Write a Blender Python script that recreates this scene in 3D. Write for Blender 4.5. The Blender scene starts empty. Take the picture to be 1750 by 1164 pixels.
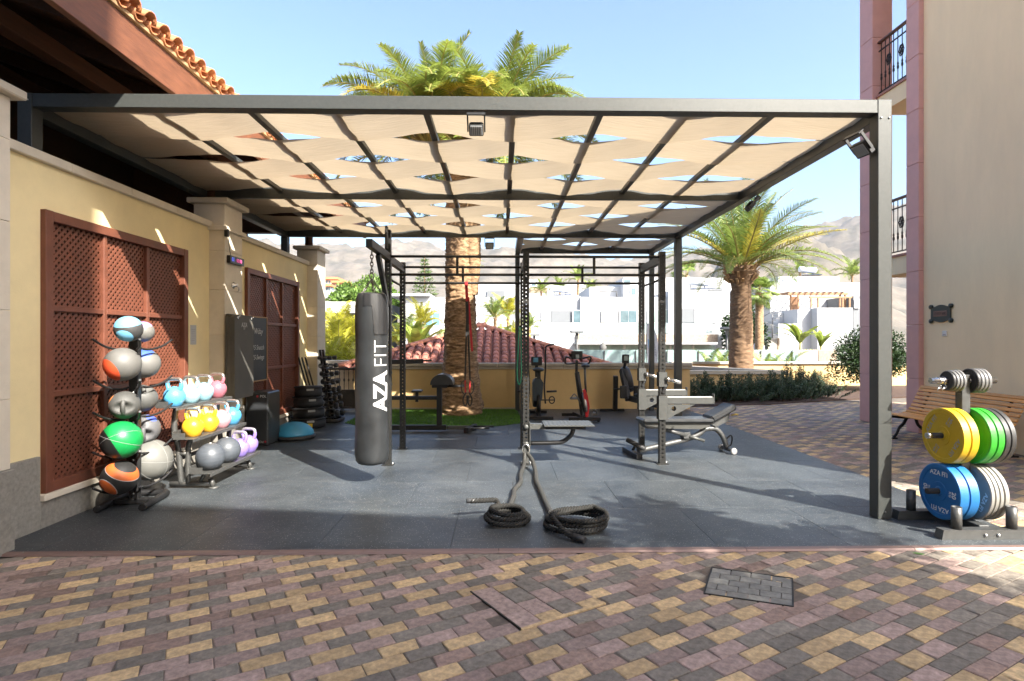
import bpy, bmesh, math, random
from mathutils import Vector, Matrix, noise

R = math.radians
random.seed(7)
SC = bpy.context.scene
COL = SC.collection

# ------------------------------------------------------------------ camera
cam_d = bpy.data.cameras.new('camera')
cam_d.lens = 20.0
cam_d.sensor_width = 36.0
cam_d.clip_start = 0.05
cam_d.clip_end = 20000
cam = bpy.data.objects.new('camera', cam_d)
COL.objects.link(cam)
cam.location = (0, 0, 1.55)
cam.rotation_euler = (R(90), 0, R(-1.06))
SC.camera = cam

# ------------------------------------------------------------------ sky and sun
SUN_AZ = (0.64, -0.77)            # horizontal direction towards the sun
SUN_EL = 40.0
world = bpy.data.worlds.new('World')
SC.world = world
world.use_nodes = True
wn = world.node_tree.nodes
wl = world.node_tree.links
wn.clear()
sky = wn.new('ShaderNodeTexSky')
sky.sky_type = 'NISHITA'
sky.sun_disc = False
sky.sun_elevation = R(SUN_EL)
sky.sun_rotation = math.atan2(SUN_AZ[0], SUN_AZ[1])
sky.altitude = 100
sky.air_density = 1.0
sky.dust_density = 4.0
sky.ozone_density = 3.2
bg = wn.new('ShaderNodeBackground')
bg.inputs['Strength'].default_value = 0.125
wo = wn.new('ShaderNodeOutputWorld')
wl.new(sky.outputs[0], bg.inputs[0])
wl.new(bg.outputs[0], wo.inputs[0])

sun_d = bpy.data.lights.new('sun', 'SUN')
sun_d.energy = 5.0
sun_d.angle = R(0.53)
sun_d.color = (1.0, 0.94, 0.84)
sun = bpy.data.objects.new('sun', sun_d)
COL.objects.link(sun)
ce = math.cos(R(SUN_EL))
sun.rotation_euler = Vector((-SUN_AZ[0] * ce, -SUN_AZ[1] * ce, -math.sin(R(SUN_EL)))).to_track_quat('-Z', 'Y').to_euler()
sun.location = (8, -10, 12)

SC.view_settings.view_transform = 'Standard'
SC.view_settings.look = 'None'
SC.view_settings.gamma = 1.0
SC.view_settings.exposure = 1.8
SC.view_settings.use_curve_mapping = False
SC.cycles.use_denoising = True
SC.cycles.max_bounces = 6
SC.cycles.use_adaptive_sampling = True
SC.cycles.adaptive_threshold = 0.02
SC.cycles.transparent_max_bounces = 12
SC.cycles.volume_bounces = 0
SC.cycles.caustics_reflective = False
SC.cycles.caustics_refractive = False


# ------------------------------------------------------------------ materials
MATS = {}


def mat(name, col, rough=0.6, metal=0.0, var=0.12, vs=6.0, bump=0.0, bs=60.0, coat=0.0, spec=0.5, col2=None, stretch=None,
        rnd=0.0, transl=0.0, attr=False, emit=0.0):
    """procedural material: base colour varied by two octaves of noise in object space, optional bump"""
    if name in MATS:
        return MATS[name]
    m = bpy.data.materials.new(name)
    m.use_nodes = True
    n, l = m.node_tree.nodes, m.node_tree.links
    p = n['Principled BSDF']
    tc = n.new('ShaderNodeTexCoord')
    vec = tc.outputs['Object']
    if stretch:
        mp = n.new('ShaderNodeMapping')
        mp.inputs['Scale'].default_value = stretch
        l.new(vec, mp.inputs['Vector'])
        vec = mp.outputs[0]
    nz = n.new('ShaderNodeTexNoise')
    nz.inputs['Scale'].default_value = vs
    nz.inputs['Detail'].default_value = 6
    nz.inputs['Roughness'].default_value = 0.65
    l.new(vec, nz.inputs['Vector'])
    rp = n.new('ShaderNodeValToRGB')
    rp.color_ramp.elements[0].position = 0.3
    rp.color_ramp.elements[1].position = 0.7
    c2 = col2 if col2 else [min(1, c * (1 + var)) for c in col]
    c1 = col if col2 else [c * (1 - var) for c in col]
    rp.color_ramp.elements[0].color = (*c1, 1)
    rp.color_ramp.elements[1].color = (*c2, 1)
    l.new(nz.outputs['Fac'], rp.inputs[0])
    cout = rp.outputs[0]
    if rnd or attr:
        oi = n.new('ShaderNodeObjectInfo')
        val = oi.outputs['Random']
        if attr:
            at = n.new('ShaderNodeAttribute')
            at.attribute_name = 'tone'
            ad = n.new('ShaderNodeMath')
            ad.operation = 'ADD'
            l.new(val, ad.inputs[0])
            l.new(at.outputs['Fac'], ad.inputs[1])
            fr = n.new('ShaderNodeMath')
            fr.operation = 'FRACT'
            l.new(ad.outputs[0], fr.inputs[0])
            val = fr.outputs[0]
        mr = n.new('ShaderNodeMapRange')
        mr.inputs['To Min'].default_value = 1 - rnd
        mr.inputs['To Max'].default_value = 1 + rnd
        l.new(val, mr.inputs['Value'])
        mx = n.new('ShaderNodeMixRGB')
        mx.blend_type = 'MULTIPLY'
        mx.inputs['Fac'].default_value = 1
        l.new(cout, mx.inputs[1])
        l.new(mr.outputs[0], mx.inputs[2])
        cout = mx.outputs[0]
    l.new(cout, p.inputs['Base Color'])
    p.inputs['Metallic'].default_value = metal
    p.inputs['Specular IOR Level'].default_value = spec
    if coat:
        p.inputs['Coat Weight'].default_value = coat
        p.inputs['Coat Roughness'].default_value = 0.15
    mr2 = n.new('ShaderNodeMapRange')
    mr2.inputs['To Min'].default_value = max(0.02, rough - 0.1)
    mr2.inputs['To Max'].default_value = min(1, rough + 0.1)
    l.new(nz.outputs['Fac'], mr2.inputs['Value'])
    l.new(mr2.outputs[0], p.inputs['Roughness'])
    if bump:
        nb = n.new('ShaderNodeTexNoise')
        nb.inputs['Scale'].default_value = bs
        nb.inputs['Detail'].default_value = 4
        l.new(vec, nb.inputs['Vector'])
        b = n.new('ShaderNodeBump')
        b.inputs['Strength'].default_value = 0.125
        b.inputs['Distance'].default_value = 0.01
        l.new(nb.outputs['Fac'], b.inputs['Height'])
        l.new(b.outputs[0], p.inputs['Normal'])
    if emit:
        l.new(cout, p.inputs['Emission Color'])
        p.inputs['Emission Strength'].default_value = emit
    if transl:
        t = n.new('ShaderNodeBsdfTranslucent')
        l.new(cout, t.inputs['Color'])
        mxs = n.new('ShaderNodeMixShader')
        mxs.inputs[0].default_value = transl
        l.new(p.outputs[0], mxs.inputs[1])
        l.new(t.outputs[0], mxs.inputs[2])
        l.new(mxs.outputs[0], n['Material Output'].inputs['Surface'])
    MATS[name] = m
    return m


def glass(name, col, rough=0.05, alpha=0.35):
    if name in MATS:
        return MATS[name]
    m = bpy.data.materials.new(name)
    m.use_nodes = True
    n, l = m.node_tree.nodes, m.node_tree.links
    p = n['Principled BSDF']
    nz = n.new('ShaderNodeTexNoise')
    nz.inputs['Scale'].default_value = 3
    mx = n.new('ShaderNodeMixRGB')
    mx.inputs[1].default_value = (*[c * .93 for c in col], 1)
    mx.inputs[2].default_value = (*col, 1)
    l.new(nz.outputs['Fac'], mx.inputs[0])
    l.new(mx.outputs[0], p.inputs['Base Color'])
    p.inputs['Roughness'].default_value = rough
    p.inputs['Alpha'].default_value = alpha
    MATS[name] = m
    return m


def ballmat(name, base, patches, rough=0.55, bump=0.25):
    """rubber ball: printed colour patches, each a (direction, low, high, colour) band of dot(position, direction)"""
    m = bpy.data.materials.new(name)
    m.use_nodes = True
    n, l = m.node_tree.nodes, m.node_tree.links
    p = n['Principled BSDF']
    tc = n.new('ShaderNodeTexCoord')
    nm = n.new('ShaderNodeVectorMath')
    nm.operation = 'NORMALIZE'
    l.new(tc.outputs['Object'], nm.inputs[0])
    nz = n.new('ShaderNodeTexNoise')
    nz.inputs['Scale'].default_value = 14
    nz.inputs['Detail'].default_value = 6
    l.new(tc.outputs['Object'], nz.inputs['Vector'])
    mx = n.new('ShaderNodeMixRGB')
    mx.inputs[1].default_value = (*[c * .8 for c in base], 1)
    mx.inputs[2].default_value = (*[min(1, c * 1.2) for c in base], 1)
    l.new(nz.outputs['Fac'], mx.inputs[0])
    cur = mx.outputs[0]
    for d, lo, hi, c in patches:
        dv = Vector(d).normalized()
        dt = n.new('ShaderNodeVectorMath')
        dt.operation = 'DOT_PRODUCT'
        dt.inputs[1].default_value = dv
        l.new(nm.outputs[0], dt.inputs[0])
        a = n.new('ShaderNodeMath')
        a.operation = 'GREATER_THAN'
        a.inputs[1].default_value = lo
        l.new(dt.outputs['Value'], a.inputs[0])
        b = n.new('ShaderNodeMath')
        b.operation = 'LESS_THAN'
        b.inputs[1].default_value = hi
        l.new(dt.outputs['Value'], b.inputs[0])
        ab = n.new('ShaderNodeMath')
        ab.operation = 'MULTIPLY'
        l.new(a.outputs[0], ab.inputs[0])
        l.new(b.outputs[0], ab.inputs[1])
        k = n.new('ShaderNodeMixRGB')
        k.inputs[2].default_value = (*c, 1)
        l.new(ab.outputs[0], k.inputs[0])
        l.new(cur, k.inputs[1])
        cur = k.outputs[0]
    l.new(cur, p.inputs['Base Color'])
    p.inputs['Roughness'].default_value = rough
    nb = n.new('ShaderNodeTexVoronoi')
    nb.inputs['Scale'].default_value = 110
    l.new(tc.outputs['Object'], nb.inputs['Vector'])
    b = n.new('ShaderNodeBump')
    b.inputs['Strength'].default_value = 0.125
    b.inputs['Distance'].default_value = 0.003
    l.new(nb.outputs['Distance'], b.inputs['Height'])
    l.new(b.outputs[0], p.inputs['Normal'])
    return m


# ------------------------------------------------------------------ mesh builder
class MB:
    def __init__(s):
        s.v, s.f, s.mi, s.sm = [], [], [], []
        s.tone = None

    def add(s, verts, faces, mi=0, smooth=False, mtx=None):
        o = len(s.v)
        if mtx is not None:
            verts = [mtx @ Vector(q) for q in verts]
        s.v.extend([tuple(q) for q in verts])
        for f in faces:
            s.f.append([i + o for i in f])
            s.mi.append(mi)
            s.sm.append(smooth)
        return s

    def bb(s, x0, x1, y0, y1, z0, z1, ch=0.0, mi=0, mtx=None):
        if x1 < x0: x0, x1 = x1, x0
        if y1 < y0: y0, y1 = y1, y0
        if z1 < z0: z0, z1 = z1, z0
        if ch <= 0:
            v = [(x0, y0, z0), (x1, y0, z0), (x1, y1, z0), (x0, y1, z0), (x0, y0, z1), (x1, y0, z1), (x1, y1, z1), (x0, y1, z1)]
            return s.add(v, [(0, 3, 2, 1), (4, 5, 6, 7), (0, 1, 5, 4), (1, 2, 6, 5), (2, 3, 7, 6), (3, 0, 4, 7)], mi, False, mtx)
        c = min(ch, (x1 - x0) * .45, (y1 - y0) * .45, (z1 - z0) * .45)
        v = []
        idx = {}
        X, Y, Z = (x0, x1), (y0, y1), (z0, z1)
        for i in (0, 1):
            for j in (0, 1):
                for k in (0, 1):
                    sx, sy, sz = (1 if i == 0 else -1) * c, (1 if j == 0 else -1) * c, (1 if k == 0 else -1) * c
                    idx[i, j, k, 0] = len(v); v.append((X[i], Y[j] + sy, Z[k] + sz))
                    idx[i, j, k, 1] = len(v); v.append((X[i] + sx, Y[j], Z[k] + sz))
                    idx[i, j, k, 2] = len(v); v.append((X[i] + sx, Y[j] + sy, Z[k]))
        I = lambda i, j, k, a: idx[i, j, k, a]
        F = [(I(0, 0, 0, 0), I(0, 0, 1, 0), I(0, 1, 1, 0), I(0, 1, 0, 0)), (I(1, 0, 0, 0), I(1, 1, 0, 0), I(1, 1, 1, 0), I(1, 0, 1, 0)),
             (I(0, 0, 0, 1), I(1, 0, 0, 1), I(1, 0, 1, 1), I(0, 0, 1, 1)), (I(0, 1, 0, 1), I(0, 1, 1, 1), I(1, 1, 1, 1), I(1, 1, 0, 1)),
             (I(0, 0, 0, 2), I(0, 1, 0, 2), I(1, 1, 0, 2), I(1, 0, 0, 2)), (I(0, 0, 1, 2), I(1, 0, 1, 2), I(1, 1, 1, 2), I(0, 1, 1, 2))]
        for j in (0, 1):
            for k in (0, 1):
                F.append((I(0, j, k, 1), I(1, j, k, 1), I(1, j, k, 2), I(0, j, k, 2)))
        for i in (0, 1):
            for k in (0, 1):
                F.append((I(i, 0, k, 0), I(i, 1, k, 0), I(i, 1, k, 2), I(i, 0, k, 2)))
            for j in (0, 1):
                F.append((I(i, j, 0, 0), I(i, j, 1, 0), I(i, j, 1, 1), I(i, j, 0, 1)))
        for i in (0, 1):
            for j in (0, 1):
                for k in (0, 1):
                    F.append((I(i, j, k, 0), I(i, j, k, 1), I(i, j, k, 2)))
        return s.add(v, F, mi, False, mtx)

    def cb(s, c, d, ch=0.0, mi=0, rot=None):
        """box of size d centred at c, optional rotation matrix"""
        m = Matrix.Translation(c)
        if rot is not None:
            m = m @ rot.to_4x4()
        return s.bb(-d[0] / 2, d[0] / 2, -d[1] / 2, d[1] / 2, -d[2] / 2, d[2] / 2, ch, mi, m)

    def beam(s, p0, p1, w, h, ch=0.004, mi=0, up=(0, 0, 1)):
        p0, p1 = Vector(p0), Vector(p1)
        d = p1 - p0
        L = d.length
        x = d / L
        u = Vector(up)
        if abs(x.dot(u)) > .98:
            u = Vector((0, 1, 0))
        y = u.cross(x).normalized()
        z = x.cross(y)
        m = Matrix((x, y, z)).transposed().to_4x4()
        m.translation = p0
        return s.bb(0, L, -w / 2, w / 2, -h / 2, h / 2, ch, mi, m)

    def tube(s, pts, r, n=8, mi=0, closed=False, caps=True, smooth=True):
        pts = [Vector(p) for p in pts]
        N = len(pts)
        rr = r if isinstance(r, (list, tuple)) else [r] * N
        tang = []
        for i in range(N):
            a = pts[(i - 1) % N] if (i > 0 or closed) else pts[i]
            b = pts[(i + 1) % N] if (i < N - 1 or closed) else pts[i]
            t = (b - a)
            tang.append(t.normalized() if t.length > 1e-9 else Vector((0, 0, 1)))
        ref = Vector((0, 0, 1)) if abs(tang[0].z) < .9 else Vector((1, 0, 0))
        nrm = (ref - tang[0] * ref.dot(tang[0])).normalized()
        verts = []
        for i in range(N):
            nrm = nrm - tang[i] * nrm.dot(tang[i])
            nrm = nrm.normalized() if nrm.length > 1e-6 else tang[i].orthogonal().normalized()
            bi = tang[i].cross(nrm)
            for k in range(n):
                a = 2 * math.pi * k / n
                verts.append(pts[i] + (nrm * math.cos(a) + bi * math.sin(a)) * rr[i])
        faces = []
        for i in range(N if closed else N - 1):
            j = (i + 1) % N
            for k in range(n):
                k2 = (k + 1) % n
                faces.append((i * n + k, i * n + k2, j * n + k2, j * n + k))
        s.add(verts, faces, mi, smooth)
        if caps and not closed:
            o = len(s.v) - len(verts)
            s.f.append([o + k for k in reversed(range(n))]); s.mi.append(mi); s.sm.append(False)
            s.f.append([o + (N - 1) * n + k for k in range(n)]); s.mi.append(mi); s.sm.append(False)
        return s

    def cyl(s, p0, p1, r0, r1=None, n=12, mi=0, smooth=True, caps=True):
        return s.tube([p0, p1], [r0, r0 if r1 is None else r1], n, mi, False, caps, smooth)

    def lathe(s, prof, n=24, mi=0, mtx=None, smooth=True):
        v, f = [], []
        for r, z in prof:
            for k in range(n):
                a = 2 * math.pi * k / n
                v.append((r * math.cos(a), r * math.sin(a), z))
        for i in range(len(prof) - 1):
            for k in range(n):
                k2 = (k + 1) % n
                f.append((i * n + k, i * n + k2, (i + 1) * n + k2, (i + 1) * n + k))
        if prof[0][0] > 1e-5: f.append(tuple(reversed(range(n))))
        if prof[-1][0] > 1e-5: f.append(tuple(range((len(prof) - 1) * n, len(prof) * n)))
        return s.add(v, f, mi, smooth, mtx)

    def ell(s, c, r, nu=24, nv=14, mi=0, zmin=-1.0, mtx=None):
        prof = []
        a0 = math.asin(max(-1, zmin))
        for i in range(nv + 1):
            a = a0 + (math.pi / 2 - a0) * i / nv
            prof.append((max(1e-6, math.cos(a)), math.sin(a)))
        m = Matrix.Translation(c) @ Matrix.Diagonal((*r, 1)) if mtx is None else mtx
        return s.lathe(prof, nu, mi, m)

    def prism(s, poly, axis, a, b, mi=0, smooth=False):
        """polygon in the other two axes, extruded from a to b along axis (x: (y,z), y: (x,z), z: (x,y))"""
        n = len(poly)
        def P(q, t):
            return {'x': (t, q[0], q[1]), 'y': (q[0], t, q[1]), 'z': (q[0], q[1], t)}[axis]
        v = [P(q, a) for q in poly] + [P(q, b) for q in poly]
        o = len(s.v)
        s.v.extend(v)
        s.f += [[o + i for i in range(n)], [o + n + i for i in reversed(range(n))]]
        s.mi += [mi, mi]; s.sm += [False, False]
        for i in range(n):
            j = (i + 1) % n
            s.f.append([o + i, o + n + i, o + n + j, o + j]); s.mi.append(mi); s.sm.append(smooth)
        return s

    def mesh(s, name, mats):
        me = bpy.data.meshes.new(name)
        me.from_pydata(s.v, [], s.f)
        ms = mats if isinstance(mats, (list, tuple)) else [mats]
        for m in ms:
            me.materials.append(m)
        me.polygons.foreach_set('material_index', s.mi)
        me.polygons.foreach_set('use_smooth', s.sm)
        if s.tone is not None:
            at = me.attributes.new('tone', 'FLOAT', 'FACE')
            at.data.foreach_set('value', s.tone)
        me.update()
        return me

    def build(s, name, mats, parent=None, fix=True, **kw):
        me = s.mesh(name, mats)
        if fix:
            bm = bmesh.new(); bm.from_mesh(me)
            bmesh.ops.recalc_face_normals(bm, faces=bm.faces)
            bm.to_mesh(me); bm.free()
        return put(name, me, parent, **kw)


def put(name, me, parent=None, loc=None, rot=None, scale=None, label=None, cat=None, group=None, kind=None):
    o = bpy.data.objects.new(name, me)
    COL.objects.link(o)
    o.parent = parent
    if loc is not None: o.location = loc
    if rot is not None: o.rotation_euler = rot
    if scale is not None: o.scale = scale
    tag(o, label, cat, group, kind)
    return o


def tag(o, label=None, cat=None, group=None, kind=None):
    if label: o['label'] = label
    if cat: o['category'] = cat
    if group: o['group'] = group
    if kind: o['kind'] = kind
    return o


def thing(name, label, cat, loc=(0, 0, 0), rz=0.0, group=None):
    o = bpy.data.objects.new(name, None)
    COL.objects.link(o)
    o.empty_display_size = .1
    o.location = loc
    o.rotation_euler = (0, 0, rz)
    return tag(o, label, cat, group)


def copy_tree(o, parent=None):
    c = o.copy()
    COL.objects.link(c)
    c.parent = parent
    for ch in [q for q in o.children]:
        copy_tree(ch, c)
    return c


def text_mesh(s, size, bold=0.0, extrude=0.0, align='CENTER', space=1.0, shear=0.0):
    cu = bpy.data.curves.new('text', 'FONT')
    cu.body = s
    cu.size = size
    cu.offset = bold
    cu.extrude = extrude
    cu.align_x = align
    cu.align_y = 'CENTER'
    cu.space_character = space
    cu.shear = shear
    cu.resolution_u = 3
    o = bpy.data.objects.new('text', cu)
    COL.objects.link(o)
    me = bpy.data.meshes.new_from_object(o)
    bpy.data.objects.remove(o)
    bpy.data.curves.remove(cu)
    return me


def text(name, s, size, m, parent, mtx, bold=0.0, extrude=0.0008, space=1.0, align='CENTER', shear=0.0, **kw):
    me = text_mesh(s, size, bold, extrude, align, space, shear)
    me.name = name
    me.materials.clear()
    me.materials.append(m)
    o = put(name, me, parent, **kw)
    o.matrix_local = mtx
    return o


def worn_print(name, n, w, h, m, parent, mtx, seed=1):
    """lettering too small to read in the photograph: a row of short strokes standing w wide, h high"""
    rg = random.Random(seed)
    b = MB()
    st = w / n
    for k in range(n):
        x = -w / 2 + st * (k + .5)
        t = st * .16
        b.bb(x - st * .3, x - st * .3 + t, -h / 2, h / 2, 0, .0012)
        q = rg.random()
        if q < .7: b.bb(x - st * .3 + t, x + st * .3, h / 2 - t, h / 2, 0, .0012)
        if q > .3: b.bb(x - st * .3 + t, x + st * .28, -t / 2, t / 2, 0, .0012)
        if q > .5: b.bb(x + st * .3 - t, x + st * .3, -h / 2, h / 2 - t - .0002, 0, .0012)
    o = b.build(name, m, parent)
    o.matrix_local = mtx
    return o


def frame_mtx(origin, xdir, ydir):
    x, y = Vector(xdir).normalized(), Vector(ydir).normalized()
    z = x.cross(y)
    m = Matrix((x, y, z)).transposed().to_4x4()
    m.translation = origin
    return m


def smoothpath(pts, k=8, closed=False):
    """Catmull-Rom through pts"""
    P = [Vector(p) for p in pts]
    out = []
    N = len(P)
    for i in range(N if closed else N - 1):
        p0, p1, p2, p3 = (P[(i - 1) % N] if closed or i > 0 else P[0]), P[i], P[(i + 1) % N], (P[(i + 2) % N] if closed or i + 2 < N else P[-1])
        for j in range(k):
            t = j / k
            out.append(0.5 * ((2 * p1) + (-p0 + p2) * t + (2 * p0 - 5 * p1 + 4 * p2 - p3) * t * t + (-p0 + 3 * p1 - 3 * p2 + p3) * t ** 3))
    if not closed:
        out.append(P[-1])
    return out


def leaves(n, sampler, size, seed=1, aspect=.5, up=0.3, fold=True):
    """cloud of small leaf quads; sampler(rng) -> (point, outward)"""
    rng = random.Random(seed)
    mb = MB()
    v, f, tone = [], [], []
    for i in range(n):
        p, out = sampler(rng)
        d = Vector((rng.gauss(0, 1), rng.gauss(0, 1), rng.gauss(0, .7))) + Vector(out) * 1.2 + Vector((0, 0, up))
        d.normalize()
        sd = d.cross(Vector((rng.gauss(0, 1), rng.gauss(0, 1), rng.gauss(0, 1)))).normalized()
        L = size * rng.uniform(.6, 1.3)
        w = L * aspect * .5
        p = Vector(p)
        o = len(v)
        mid = p + d * L * .5
        v += [p, mid + sd * w, p + d * L, mid - sd * w]
        f.append((o, o + 1, o + 2, o + 3))
        tone.append(rng.random())
    mb.v = [tuple(q) for q in v]
    mb.f = f
    mb.mi = [0] * len(f)
    mb.sm = [False] * len(f)
    mb.tone = tone
    return mb


def clump_sampler(clumps):
    """clumps: list of (centre, radii); points near the shell of each clump"""
    def S(rng):
        c, r = clumps[rng.randrange(len(clumps))]
        d = Vector((rng.gauss(0, 1), rng.gauss(0, 1), rng.gauss(0, 1))).normalized()
        k = rng.random() ** .35
        return (c[0] + d.x * r[0] * k, c[1] + d.y * r[1] * k, c[2] + d.z * r[2] * k), d
    return S

# ================================================================== THE SETTING
# ---- ground
ground_m = mat('soil_sand', (.115, .095, .075), .95, var=.25, vs=3, bump=.5, bs=40)
g = MB()
g.add([(-9000, -300, -.014), (9000, -300, -.014), (9000, 9000, -.014), (-9000, 9000, -.014)], [(0, 1, 2, 3)])
g.build('ground', ground_m, kind='structure')

# ---- block pavement, running bond laid at a slant
def paver_mat(name, col, rough=.85):
    m = mat(name, col, rough, var=.42, vs=26, bump=1.0, bs=70, rnd=.22, attr=True)
    n, l = m.node_tree.nodes, m.node_tree.links
    p = n['Principled BSDF']
    geo = n.new('ShaderNodeNewGeometry')
    st_ = n.new('ShaderNodeTexNoise'); st_.inputs['Scale'].default_value = 1.6; st_.inputs['Detail'].default_value = 9; st_.inputs['Roughness'].default_value = .7
    l.new(geo.outputs['Position'], st_.inputs['Vector'])
    mr_ = n.new('ShaderNodeMapRange'); mr_.inputs['From Min'].default_value = .3; mr_.inputs['From Max'].default_value = .7
    mr_.inputs['To Min'].default_value = .74; mr_.inputs['To Max'].default_value = 1.16
    l.new(st_.outputs['Fac'], mr_.inputs['Value'])
    mx_ = n.new('ShaderNodeMixRGB'); mx_.blend_type = 'MULTIPLY'; mx_.inputs[0].default_value = 1
    src = p.inputs['Base Color'].links[0].from_socket
    l.new(src, mx_.inputs[1]); l.new(mr_.outputs[0], mx_.inputs[2])
    # dust drifting over the stones takes the edge off the colours
    dn = n.new('ShaderNodeTexNoise'); dn.inputs['Scale'].default_value = 28; dn.inputs['Detail'].default_value = 8; dn.inputs['Roughness'].default_value = .75
    l.new(geo.outputs['Position'], dn.inputs['Vector'])
    rr_ = n.new('ShaderNodeMapRange'); rr_.inputs['From Min'].default_value = .45; rr_.inputs['From Max'].default_value = .75; rr_.inputs['To Max'].default_value = .35
    l.new(dn.outputs['Fac'], rr_.inputs['Value'])
    m2_ = n.new('ShaderNodeMixRGB'); m2_.inputs[2].default_value = (.30, .245, .20, 1)
    l.new(rr_.outputs[0], m2_.inputs[0]); l.new(mx_.outputs[0], m2_.inputs[1])
    l.new(m2_.outputs[0], p.inputs['Base Color'])
    return m
PV = [paver_mat('paver_ochre', (.49, .345, .18)), paver_mat('paver_mauve', (.305, .218, .185)),
      paver_mat('paver_grey', (.19, .165, .134)), paver_mat('paver_umber', (.245, .165, .132))]
PL, PW, GAP = .205, .103, .0035
PANG = R(28.5)
pu, pw_ = Vector((math.cos(PANG), math.sin(PANG), 0)), Vector((-math.sin(PANG), math.cos(PANG), 0))

def paver_mb(seed, L=PL - GAP, W=PW - GAP):
    rg = random.Random(seed)
    a, b = L / 2, W / 2
    c = .0035
    j = lambda s: rg.uniform(-s, s)
    corners = [(-a, -b), (a, -b), (a, b), (-a, b)]
    lo = [(x + j(.0018), y + j(.0018)) for x, y in corners]
    if seed in (2, 4):
        q = rg.randrange(4)
        lo[q] = (lo[q][0] - math.copysign(.011, lo[q][0]), lo[q][1] - math.copysign(.005, lo[q][1]))
    v = [(x, y, -.04) for x, y in lo] + [(x, y, -.004) for x, y in lo]
    v += [(x - math.copysign(c + abs(j(.002)), x), y - math.copysign(c + abs(j(.002)), y), 0) for x, y in lo]
    f = [(8, 9, 10, 11)]
    for i in range(4):
        k = (i + 1) % 4
        f += [(i, k, 4 + k, 4 + i), (4 + i, 4 + k, 8 + k, 8 + i)]
    m = MB()
    m.add(v, f)
    return m
PVAR = [paver_mb(i) for i in range(6)]
PMESH = [[pm.mesh('paver', PV[k]) for pm in PVAR] for k in range(4)]

# ground outlines of the two covers (metres)
HATCH1 = [(-.19, 3.515), (.104, 3.053), (.609, 3.354), (.317, 3.775)]     # paver-filled cover
HATCH2 = [(1.436, 3.855), (1.893, 3.668), (1.697, 3.28), (1.24, 3.461)]   # grey recessed cover

def inside(poly, x, y):
    n, c = len(poly), False
    for i in range(n):
        x1, y1 = poly[i]; x2, y2 = poly[(i + 1) % n]
        if (y1 > y) != (y2 > y) and x < (x2 - x1) * (y - y1) / (y2 - y1) + x1:
            c = not c
    return c

def grow(poly, d):
    cx = sum(p[0] for p in poly) / len(poly); cy = sum(p[1] for p in poly) / len(poly)
    out = []
    for x, y in poly:
        v = Vector((x - cx, y - cy))
        out.append((x + v.x / v.length * d, y + v.y / v.length * d))
    return out
pav = put('pavement', None, kind='structure')
bed = MB()
bed.bb(-4.6, 13, .2, 4.17, -.06, -.0065)
bed.bb(4.1, 13, 4.17, 14.2, -.06, -.0065)
bed.build('mortar_bed', mat('mortar', (.12, .095, .075), .95, var=.3, vs=25, bump=.5, bs=90), pav)
cells = []
prng = random.Random(3)
H1, H2 = grow(HATCH1, .004), grow(HATCH2, .004)
for r in range(-80, 130):
    for i in range(-70, 110):
        p = i + .5 * (r % 2)
        c = pu * (p * PL) + pw_ * (r * PW)
        x, y = c.x, c.y
        if not (-4.5 < x < 12.5 and .3 < y < 14.1): continue
        if -3.78 < x < 4.1 and y > 4.2: continue
        if x <= -3.55 and y > 3.7: continue
        if x > 7.0 and y < 9.4: continue
        if y > 13.2 and x < 5: continue
        if y > 13.6 + .23 * (x - 5) : continue
        if inside(H1, x, y) or inside(H2, x, y): continue
        s = int(round(p + 1.5 * r)) % 3
        k = (0, 1, 2)[s]
        q = prng.random()
        if q < .09: k = 3
        elif q < .30: k = prng.choice((1, 2, 1, 2, 0))
        cells.append((x, y, k, prng.randrange(6), prng.choice((0, math.pi)), prng.uniform(-.0015, .001), prng.gauss(0, .006), prng.gauss(0, .006), prng.random()))
def paver_size(c):
    x, y = c[0], c[1]
    ux = (x - .0185 * y) / y
    if not (abs(ux) < .9) or y < 2.55: return -1
    return 1 / (y ** 3)
cells.sort(key=paver_size, reverse=True)
for c in cells[:300]:
    put('paver', PMESH[c[2]][c[3]], pav, loc=(c[0], c[1], c[5]), rot=(c[6], c[7], PANG + c[4]))
rest = MB(); rest.tone = []
for c in cells[300:]:
    m = Matrix.Translation((c[0], c[1], c[5])) @ Matrix.Rotation(PANG + c[4], 4, 'Z') @ Matrix.Rotation(c[6], 4, 'X') @ Matrix.Rotation(c[7], 4, 'Y')
    pm = PVAR[c[3]]
    rest.add(pm.v, pm.f, c[2], False, m)
    rest.tone += [c[8]] * len(pm.f)
rest.build('pavers_beyond', PV, pav, fix=False, kind='stuff')

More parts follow.
